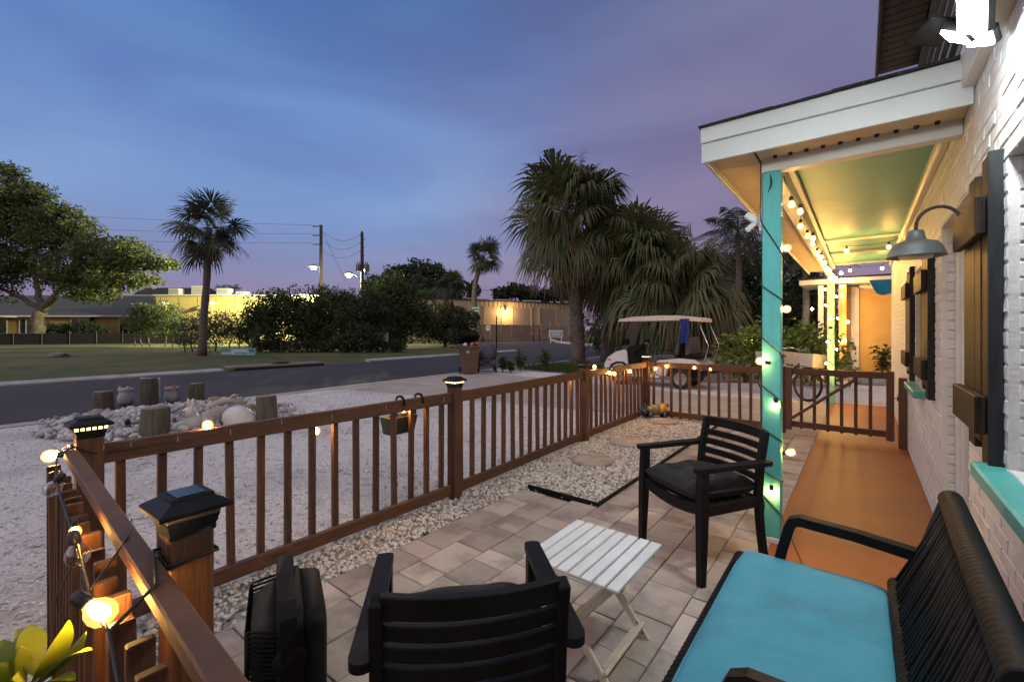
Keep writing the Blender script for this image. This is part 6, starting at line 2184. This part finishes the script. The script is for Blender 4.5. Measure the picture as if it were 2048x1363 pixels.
broadleaf('far_oak', 'dark oaks on the skyline above the warehouse roof', gd(1050, 120), [(gd(1050, 120), D(1050, 590, 120), .6, .4)],
          cl_px([(1005, 588, 120, 2.8, .7), (1030, 582, 120, 3.2, .7), (1060, 588, 120, 3.2, .7), (1090, 592, 120, 3.0, .7), (1118, 585, 118, 3.0, .9), (945, 580, 118, 2.0, 1.2)]), 6000, .45, 92, 'skyline trees', 'foliage_dark')
# far woods closing the horizon all round
rg_ = np.random.default_rng(5)
cl = []
for i in range(150):
    a = i / 150 * 2 * math.pi
    rr2 = rg_.uniform(150, 210)
    if math.cos(a - (math.pi / 2 + YAW)) > .0 and abs(math.degrees(math.atan2(math.sin(a - (math.pi / 2 + YAW)), math.cos(a - (math.pi / 2 + YAW))))) < 58:
        hh = rg_.uniform(3.0, 5.5)
    else:
        hh = rg_.uniform(5, 9)
    cl.append(((math.cos(a) * rr2, math.sin(a) * rr2, hh * .45), (rg_.uniform(6, 11), rg_.uniform(6, 11), hh)))
v, f = leaf_cloud(rg_, cl, 26000, .9)
o = np_obj('far_woods', v, f, 'foliage_dark')
tag(o, 'low dark woods along the horizon', 'woods', kind='stuff')

# ================================================================== BUILDINGS ACROSS THE ROAD
pmat('stucco_yellow', (.44, .30, .075), (.50, .35, .10), scale=3, rough=.85, bump=.2, bscale=30)
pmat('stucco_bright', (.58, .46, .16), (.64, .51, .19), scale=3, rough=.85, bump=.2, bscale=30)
pmat('roof_dark', (.05, .055, .05), (.085, .09, .08), scale=6, rough=.9, bump=.3)
pmat('roof_black', (.018, .018, .022), (.03, .03, .034), scale=6, rough=.9)
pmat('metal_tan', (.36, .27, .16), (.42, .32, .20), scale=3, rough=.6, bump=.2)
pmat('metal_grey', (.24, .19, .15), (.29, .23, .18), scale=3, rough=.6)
pmat('mesh_tan', (.28, .19, .12), (.36, .25, .16), scale=.7, rough=.9, per=False)
pmat('silt_black', (.004, .004, .004), (.008, .008, .008), scale=4, rough=.85, stretch=(1, 1, 3))
pmat('ac_grey', (.45, .45, .42), rough=.6)
def lt(u, t): return (u - 1024) / FOC * t
def bld(name, label, cat='building'):
    t = thing(name, label, cat, (0, 0, 0), YAW)
    return t
h1 = bld('yellow_house', 'low yellow house with a dark roof behind the live oak', 'house')
T = 56
MB().box((lt(145, T) - 11, T + 4, 1.55), (44, 8, 3.2)).build('wall', 'stucco_yellow', h1)
rf = MB()
x0, x1 = lt(-160, T), lt(352, T)
vs = [(x0, T - .8, 3.1), (x1, T - .8, 3.1), (x1, T - .8, 3.25), (x0, T - .8, 3.25), (x0, T + 8.5, 6.4), (x1 - 1, T + 8.5, 6.4), (x0, T + 8.5, 6.2), (x1 - 1, T + 8.5, 6.2)]
rf.add(vs, [[0, 1, 2, 3], [3, 2, 5, 4], [4, 5, 7, 6], [0, 6, 7, 1], [1, 7, 5, 2], [0, 3, 4, 6]])
r1_ = rf.build('roof', 'roof_dark', h1)
MB().box(((x0 + x1) / 2, T - .85, 3.16), (x1 - x0, .1, .18), 0, .01).build('fascia', 'trim_white', r1_)
MB().box(((x0 + x1) / 2 - .5, T + 8.5, 6.46), (x1 - x0 - 1, .25, .12), 0, .01).build('ridge_flashing', 'ac_grey', r1_)
for ua, ub in ((143, 178), (240, 277), (40, 66), (-20, 15)):
    xa, xb = lt(ua, T), lt(ub, T)
    wv = MB().box(((xa + xb) / 2, T - .03, 1.95), (xb - xa, .06, 1.9)).build('window', 'glass_dark', h1)
    for xx in (xa, xb, (xa + xb) / 2):
        MB().box((xx, T - .07, 1.95), (.10, .06, 1.95), 0, .01).build('frame', 'trim_white', wv)
    for zz in (.98, 2.92):
        MB().box(((xa + xb) / 2, T - .075, zz), (xb - xa + .2, .06, .10), 0, .01).build('frame', 'trim_white', wv)
MB().box((lt(15, T), T - 2.2, 1.5), (.4, .4, 3.0), 0, .02).build('porch_post', 'trim_white', h1)
MB().box((lt(5, T), T - 1.4, 3.05), (5.5, 2.0, .12), 0, .02).build('porch_canopy', 'trim_white', h1)
MB().box((lt(187, T), T - .25, 1.6), (.35, .35, 3.1), 0, .02).build('downpipe', 'black_plastic', h1)
h2 = bld('dark_roofed_hall', 'tall dark roof rising behind the yellow house', 'building')
T = 78
mb = MB()
xa, xb = lt(215, T), lt(372, T)
vs = [(xa, T, 0), (xb + 2.5, T, 0), (xb + 2.5, T, 5.4), (xa, T, 5.4), (xa, T + 8, 9.6), (xb - 1.2, T + 8, 9.6), (xa, T + 14, 5.4), (xb + 2.5, T + 14, 5.4)]
mb.add(vs, [[3, 2, 5, 4], [4, 5, 7, 6], [2, 7, 5]])
mb.build('roof', 'roof_black', h2)
MB().box(((xa + xb) / 2 + 1, T + 7.2, 2.7), (xb - xa + 2, 13, 5.3)).build('wall', 'roof_black', h2)
h3 = bld('yellow_building', 'flat roofed yellow building glaring under the street lamp', 'building')
T = 53
xa, xb = lt(312, T), lt(640, T)
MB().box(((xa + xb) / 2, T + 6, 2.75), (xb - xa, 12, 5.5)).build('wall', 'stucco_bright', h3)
MB().box(((xa + xb) / 2, T + 6, 5.57), (xb - xa + .5, 12.4, .16), 0, .02).build('parapet', 'trim_white', h3)
for u in (330, 424, 560):
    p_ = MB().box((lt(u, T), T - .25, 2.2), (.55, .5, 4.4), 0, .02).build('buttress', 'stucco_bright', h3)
    mb = MB()
    x = lt(u, T)
    mb.convex([(x - 1.1, T - 1.0, 3.9), (x + .5, T - 1.0, 4.5), (x + .5, T, 4.5), (x - 1.1, T, 3.9), (x + .5, T - 1.0, 4.75), (x + .5, T, 4.75), (x - 1.1, T - 1, 4.05), (x - 1.1, T, 4.05)], [[0, 1, 2, 3], [6, 4, 5, 7], [0, 1, 4, 6], [3, 2, 5, 7], [0, 3, 7, 6], [1, 2, 5, 4]])
    mb.build('hood', 'trim_white', p_)
for i in range(9):
    MB().box((xa + .6 + i * 2.2, T - .012, 2.7), (.05, .03, 5.3)).build('wall_joint', 'metal_tan', h3)
for (u, w_, hh) in ((353, 1.3, 1.0), (400, 1.5, 1.3), (450, 1.5, 1.0), (486, 1.2, .6)):
    t = thing('air_conditioner', {353: 'leftmost air conditioning unit on the yellow roof', 400: 'tallest air conditioning unit on the yellow roof', 450: 'louvred air conditioning unit right of the palm trunk on the yellow roof', 486: 'small dark air conditioning unit at the right of the yellow roof'}[u], 'air conditioner', D(u, 660, T + 3).xy.to_3d() + V(0, 0, 5.65), YAW, 'roof air conditioners')
    bx = MB().box((0, 0, hh / 2), (w_, 1.0, hh), 0, .03).build('cabinet', 'ac_grey', t)
    for k in range(5):
        MB().box((0, -.505, hh * (.2 + .15 * k)), (w_ * .8, .02, .03)).build('louvre', 'black_plastic', bx)
feather_palm('coconut_palm', 'tiny feathery palm far behind the yellow roof, left one', gd(444, 95), D(443, 576, 95), .2, 31, 16, 2.2, 1.2, -.4, .5, group='distant palms', leafmat='palm_far', ll=1.0, nl=12)
feather_palm('coconut_palm', 'tiny feathery palm far behind the yellow roof, right one', gd(468, 95), D(468, 576, 95), .2, 32, 16, 2.2, 1.2, -.4, .5, group='distant palms', leafmat='palm_far', ll=1.0, nl=12)
# warehouse
A_, B_ = gd(846, 65), gd(1150, 79)
d = (B_ - A_)
ang = math.atan2(d.y, d.x)
wh = thing('warehouse', 'long tan metal warehouse with roller doors beyond the side street', 'building', (A_.x, A_.y, 0), ang)
LW = d.length
MB().box((LW / 2, 6, 3.0), (LW, 12, 6.0)).build('wall', 'metal_tan', wh)
MB().box((LW / 2, 6, 6.08), (LW + .4, 12.4, .2), 0, .02).build('roof', 'roof_black', wh)
for i in range(int(LW / .75)):
    MB().box((.4 + i * .75, -.04, 5.55), (.16, .08, .9), 0, .02).build('rib', 'metal_tan', wh)
def along(u):
    # x along the wall for an image column
    k = (u - 1024) / FOC
    dr = V(-SY + CY * k, CY + SY * k, 0)
    e = d.normalized()
    det = dr.x * (-e.y) - dr.y * (-e.x)
    s_ = (dr.x * A_.y - dr.y * A_.x) / (dr.y * e.x - dr.x * e.y)
    return s_
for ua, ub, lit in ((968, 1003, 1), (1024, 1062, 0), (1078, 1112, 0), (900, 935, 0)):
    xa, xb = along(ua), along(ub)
    dr_ = MB().box(((xa + xb) / 2, -.05, 2.5), (abs(xb - xa), .06, 5.0)).build('roller_door', 'metal_tan' if lit else 'metal_grey', wh)  # light on the lit door is put into its paler metal colour
    for k in range(12):
        MB().box(((xa + xb) / 2, -.09, .3 + k * .40), (abs(xb - xa) - .1, .02, .04)).build('door_slat', 'metal_grey', dr_)
    for xx in (xa, xb):
        MB().box((xx, -.12, 2.6), (.25, .18, 5.2), 0, .02).build('door_jamb', 'metal_tan', wh)
for k, xx in enumerate((along(945), along(985), along(1040), along(1095))):
    t_ = MB().box((xx, 5, 6.5), (3.2, 1.4, .5), 0, .05).build('skylight', 'ac_grey', wh)
# wall lamp on the warehouse
xq = along(1010)
p = A_ + d.normalized() * xq
nrm = V(d.y, -d.x, 0).normalized()
q = p + nrm * 1.0
t = thing('warehouse_lamp', 'warm lamp on the warehouse wall between the roller doors', 'wall lamp', (q.x, q.y, 4.6), ang)
emat('lamp_warm', (1, .72, .35), 30)
MB().box((0, .5, .12), (.25, 1.0, .12), 0, .02).build('bracket', 'black_plastic', t)
MB().ell((0, 0, 0), (.18, .18, .12), 2).build('lens', 'lamp_warm', t)
def plight(par, loc, w_, colr, r=.1):
    ld = bpy.data.lights.new('lamp_light', 'POINT')
    ld.energy = w_
    ld.color = colr
    ld.shadow_soft_size = r
    lo = bpy.data.objects.new('lamp_light', ld)
    col.objects.link(lo)
    lo.parent = par
    lo.location = loc
    return lo
plight(t, (0, -.4, -.3), 900, (1, .62, .26), .2)
# mesh covered fence along the side street
t = thing('screen_fence', 'tan mesh screened fence in front of the warehouse', 'fence', (gd(958, 62)).xy.to_3d(), 0)
P0, P1 = gd(958, 62), gd(1135, 72)
for i in range(9):
    a, b = P0.lerp(P1, i / 9), P0.lerp(P1, (i + 1) / 9)
    MB().bar(a + V(0, 0, 1.15), b + V(0, 0, 1.15), .03, 2.2, .004).build('mesh_panel', 'mesh_tan', t, world=True)
    MB().tube([a + V(0, 0, 0), a + V(0, 0, 2.45)], .04, 6).build('post', 'ac_grey', t, world=True)
for u, lab in ((1067, 'left red and black marker post before the screened fence'), (1079, 'right red and black marker post before the screened fence')):
    p = gd(u, 60)
    t = thing('marker_post', lab, 'post', p, 0, 'marker posts at the gateway')
    MB().tube([(0, 0, 0), (0, 0, 2.2)], .06, 8).build('pole', 'black_plastic', t)
    for z in (.9, 1.8):
        MB().lathe([(.10, z - .2), (.10, z + .2)], 10).build('reflector', 'red_paint', t)
# silt fence
t = thing('silt_fence', 'black silt fence along the back of the far lawn', 'fence', (D(150, 660, 46)).xy.to_3d())
P0, P1 = gd(-120, 44), gd(372, 50.5)
MB().bar(P0 + V(0, 0, .55), P1 + V(0, 0, .55), .03, 1.15, .004).build('fabric', 'silt_black', t, world=True)
n_ = 9
for i in range(n_):
    p = P0.lerp(P1, (i + .45) / n_) - Vector((-SY, CY, 0)) * .06
    MB().box((p.x, p.y, .68), (.06, .06, 1.4), YAW, .004).build('stake', 'log_grey', t, world=True)

# ================================================================== POLES, WIRES, LAMPS
pmat('wire_black', (.002, .002, .002), rough=1.0, spec=0.0)
pmat('pole_wood', (.045, .036, .028), (.08, .065, .05), scale=5, rough=.9, stretch=(3, 3, .3), bump=.4)
emat('lamp_cool', (.95, 1.0, .86), 120)
emat('lamp_yellow', (1.0, .82, .45), 120)
T1, T2 = 47, 43
p1, p2 = gd(642, T1), gd(725, T2)
right = Vector((CY, SY, 0))
fwd = Vector((-SY, CY, 0))
t1 = thing('power_pole', 'taller left power pole with three side arms', 'power pole', p1, 0, 'wooden power poles')
top1 = D(642, 450, T1)
MB().tube([p1, top1], [.22, .15], 10).build('pole', 'pole_wood', t1, world=True)
arms1 = []
for v_ in (452, 470, 488):
    a = D(641, v_, T1)
    b = D(626, v_ + 1, T1)
    MB().bar(a, b, .09, .09, .01).build('cross_arm', 'pole_wood', t1, world=True)
    MB().lathe([(.05, 0), (.08, .05), (.05, .10), (.07, .14), (.0, .16)], 10, Matrix.Translation(b)).build('insulator', 'ac_grey', t1, world=True)
    arms1.append(b)
t2 = thing('power_pole', 'right power pole carrying two grey transformers', 'power pole', p2, 0, 'wooden power poles')
top2 = D(724, 466, T2)
MB().tube([p2, top2, top2 + V(0, 0, .25)], [.20, .14, .02], 10).build('pole', 'pole_wood', t2, world=True)
for u in (717, 733):
    c = D(u, 536, T2)
    tr = MB().lathe([(.0, -.35), (.24, -.35), (.27, -.30), (.27, .30), (.24, .36), (.0, .38)], 18, Matrix.Translation(c)).build('transformer', 'galvanized', t2, world=True)
    for dx in (-.1, .1):
        MB().lathe([(.03, .36), (.06, .42), (.03, .48), (.05, .54), (.0, .66)], 8, Matrix.Translation(c + right * dx)).build('bushing', 'pole_wood', tr, world=True)
for v_ in (470, 486, 502):
    MB().bar(D(724, v_, T2), D(719, v_, T2), .07, .07, .01).build('cross_arm', 'pole_wood', t2, world=True)
    MB().bar(D(724, v_ + 8, T2), D(729, v_ + 9, T2), .07, .07, .01).build('cross_arm', 'pole_wood', t2, world=True)
def wire(label, a, b, sag, k=0):
    pts = []
    for i in range(13):
        f = i / 12
        p = Vector(a).lerp(Vector(b), f)
        p.z -= sag * 4 * f * (1 - f)
        pts.append(p)
    o = MB().tube(pts, .013, 5).build('power_line', 'wire_black')
    tag(o, label, 'power line', 'overhead power lines')
nm3 = ('top', 'middle', 'bottom')
for i, (b, v0) in enumerate(zip(arms1, (398, 430, 455))):
    wire('%s power line running left from the taller pole' % nm3[i], b + V(0, 0, .16), D(-260, v0, T1 + 6), .5)
for i, (va, vb) in enumerate(((463, 470), (482, 486), (500, 502))):
    wire('%s power line slung between the two poles' % nm3[i], D(646, va, T1), D(719, vb, T2), .75)
wire('steep guy wire down to the right of the taller pole', D(645, 463, T1), D(690, 560, T1 - 2), .05)
wire('faint cable crossing the sky above the warehouse', D(735, 555, T2), D(1200, 575, 80), 1.0)
# lamp 1: flood on the pole
def street_lamp(label, c, arm0, mat, w_, colr, aim=None):
    t = thing('street_lamp', label, 'street lamp', c, 0, 'street lamps on the power poles')
    MB().tube([arm0, Vector(arm0).lerp(c, .5) + V(0, 0, .12), c + V(0, 0, .10)], .05, 6).build('arm', 'galvanized', t, world=True)
    MB().lathe([(.0, .26), (.16, .24), (.34, .12), (.52, -.02), (.50, -.03), (.30, .08), (.0, .10)], 18, Matrix.Translation(c)).build('hood', 'galvanized', t, world=True)  # wide dish added to block lamp light going up to the wires
    MB().ell(c + V(0, 0, -.10), (.26, .26, .20), 2).build('globe', mat, t, world=True)
    lo = plight(t, (0, 0, -.34), w_, colr, .05)
    if aim is not None:      # a directional flood, turned to the buildings and away from the road
        ld = bpy.data.lights.new('lamp_light', 'SPOT')
        ld.energy, ld.color, ld.shadow_soft_size = w_, colr, .05
        ld.spot_size, ld.spot_blend = R(135), .5
        lo.data = ld
        lo.rotation_euler = Vector(aim).to_track_quat('-Z', 'Y').to_euler()
street_lamp('glaring white street lamp on the taller power pole', D(627, 533, T1), D(641, 528, T1), 'lamp_cool', 42000, (1.0, .96, .55), aim=-right * .9 + fwd * .30 - V(0, 0, .30))
street_lamp('warm street lamp on a long arm of the right power pole', D(698, 548, T2), D(722, 556, T2), 'lamp_yellow', 4500, (1.0, .85, .5))
# bracket tube beside lamp 2
# garden and wall lights further off
for (u, v_, t_, lab, w_) in ((845, 640, 46, 'yellow porch light glowing through the hedge', 260), (1506, 684, 21.5, 'garden light under the lit shrub left of the teal post', 18), (1624, 620, 26, 'small white light in the dark trees between the posts', 6), (1601, 651, 26, 'white light low behind the clusia hedge', 6)):
    c = D(u, v_, t_)
    t = thing('garden_light', lab, 'light', (c.x, c.y, 0), 0, 'small distant lights')
    MB().tube([(0, 0, 0), (0, 0, c.z)], .02, 6).build('stake', 'black_plastic', t)
    rr2 = .07 if t_ < 40 else .17
    MB().ell((0, 0, c.z + rr2), (rr2, rr2, rr2), 2).build('globe', 'lamp_yellow', t)
    plight(t, (-SY * -.25, CY * -.25, c.z + rr2 + .1), w_, (1, .8, .4), .05)

# ================================================================== SIGNS AND SMALL STREET THINGS
pmat('banner_teal', (.06, .22, .24), (.09, .28, .30), scale=4, rough=.6)
pmat('banner_white', (.42, .46, .52), rough=.6)
pmat('banner_dark', (.02, .07, .09), rough=.6)
pmat('sign_green', (.03, .26, .18), rough=.4)
pmat('sign_white', (.62, .64, .62), rough=.5)
pmat('sign_grey', (.30, .34, .33), rough=.6)
p = gd(476, 24.6)
t = thing('banner', 'small turquoise banner with white panels lying on the far verge', 'banner', (p.x, p.y, .0), YAW + R(4), rot=(R(-12), 0, YAW + R(4)))
MB().box((0, 0, .24), (1.85, .02, .40), 0, .004).build('board', 'banner_teal', t)
for x, z, w_, hh, m_ in ((.05, .33, .85, .10, 'banner_white'), (.12, .24, .95, .07, 'banner_white'), (-.55, .16, .72, .08, 'banner_white'), (.62, .10, .50, .05, 'banner_white'), (-.05, .10, .62, .05, 'banner_white'), (.68, .30, .26, .10, 'banner_dark'), (-.63, .33, .22, .09, 'red_paint')):
    MB().box((x, -.013, z), (w_, .005, hh), 0, .001).build('print', m_, t)
for x in (-.85, .85):
    MB().box((x, .03, .18), (.04, .03, .5), 0, .004).build('stake', 'log_grey', t)
# street name sign
p = gd(952, 52)
t = thing('street_sign', 'green street name sign with two stacked blades on a pole', 'street sign', p, YAW)
MB().tube([(0, 0, 0), (0, 0, 4.2)], .05, 8).build('pole', 'black_plastic', t)
for z, w_ in ((4.05, 1.0), (3.72, .9)):
    b_ = MB().box((-.05, -.05, z), (w_, .03, .27), 0, .005).build('blade', 'sign_green', t)
    for k in range(6):
        MB().box((-.05 - w_ * .36 + k * w_ * .15, -.068, z), (w_ * (.10 if k else .07), .006, .11 if k % 2 else .14), 0, .001).build('lettering', 'sign_white', b_)
MB().lathe([(.0, 0), (.55, 0), (.55, .03), (.0, .03)], 8, Matrix.Translation((-.05, .03, 2.95)) @ Matrix.Rotation(R(90), 4, 'X') @ Matrix.Rotation(R(22.5), 4, 'Z')).build('stop_plate', 'black_plastic', t)
p = gd(976, 56)
t = thing('notice_sign', 'small white notice on a post before the screened fence', 'sign', p, YAW)
MB().tube([(0, 0, 0), (0, 0, 1.4)], .03, 6).build('post', 'black_plastic', t)
MB().box((0, -.04, 1.75), (.50, .02, .66), 0, .02).build('plate', 'sign_white', t)
MB().box((0, -.053, 1.8), (.26, .006, .3), 0, .002).build('print', 'sign_grey', t)
p = gd(1112, 50)
t = thing('entrance_sign', 'framed grey and white entrance sign at the street corner', 'sign', p, YAW)
MB().box((0, 0, 1.05), (1.55, .10, .80), 0, .02).build('frame', 'sign_white', t)
MB().box((0, -.055, 1.05), (1.32, .02, .60), 0, .004).build('panel', 'sign_grey', t)
for z, w_ in ((1.22, 1.1), (1.06, .95), (.92, 1.0)):
    MB().box((0, -.068, z), (w_, .006, .06), 0, .001).build('lettering', 'sign_white', t)
for x in (-.6, .6):
    MB().box((x, .02, .35), (.10, .08, .7), 0, .01).build('post', 'sign_white', t)
for k in range(9):
    pass
p = gd(761, 30)
t = thing('site_board', 'pale slatted board on two posts half hidden in the hedge', 'sign', p, YAW)
for k in range(6):
    MB().box((0, 0, .72 + k * .105), (1.08, .03, .095), 0, .004).build('slat', 'plaster_grey', t)
for x in (-.45, .45):
    MB().box((x, .04, .6), (.09, .06, 1.3), 0, .005).build('post', 'plaster_grey', t)
p = gd(993, 26)
t = thing('slim_pole', 'thin dark pole standing on the verge right of the wagon', 'pole', p)
MB().tube([(0, 0, 0), (0, 0, 2.3)], .035, 8).build('shaft', 'black_plastic', t)
MB().lathe([(.06, 0), (.06, .05), (.0, .06)], 8).build('base', 'black_plastic', t)
# storm drain in the far kerb
y0, y1 = 6.2, 9.8
t = thing('storm_drain', 'concrete storm drain with a dark slot in the far kerb', 'drain', (farx(8), 8, 0))
MB().box((farx(8) - .45, 8, .075), (.9, 3.4, .07), -.05, .02).build('cover', 'rock_brown', t, world=True)
MB().box((farx(8) + .02, 8, .0), (.12, 3.2, .10), -.05, .01).build('slot', 'black_matte', t, world=True)
MB().lathe([(.34, 0), (.34, .02), (0, .025)], 20, Matrix.Translation((farx(8) - .6, 8.2, .15))).build('manhole', 'dark_iron', t, world=True)
# entrance sign stones, low dark clump on the lawn
o = MB().ell((0, 0, .03), (.75, .4, .16), 3, noise=.15, seed=4).build('mulch_mound', 'soil')
o.location = G(118, 711)
tag(o, 'small dark mound on the far lawn', 'mound')
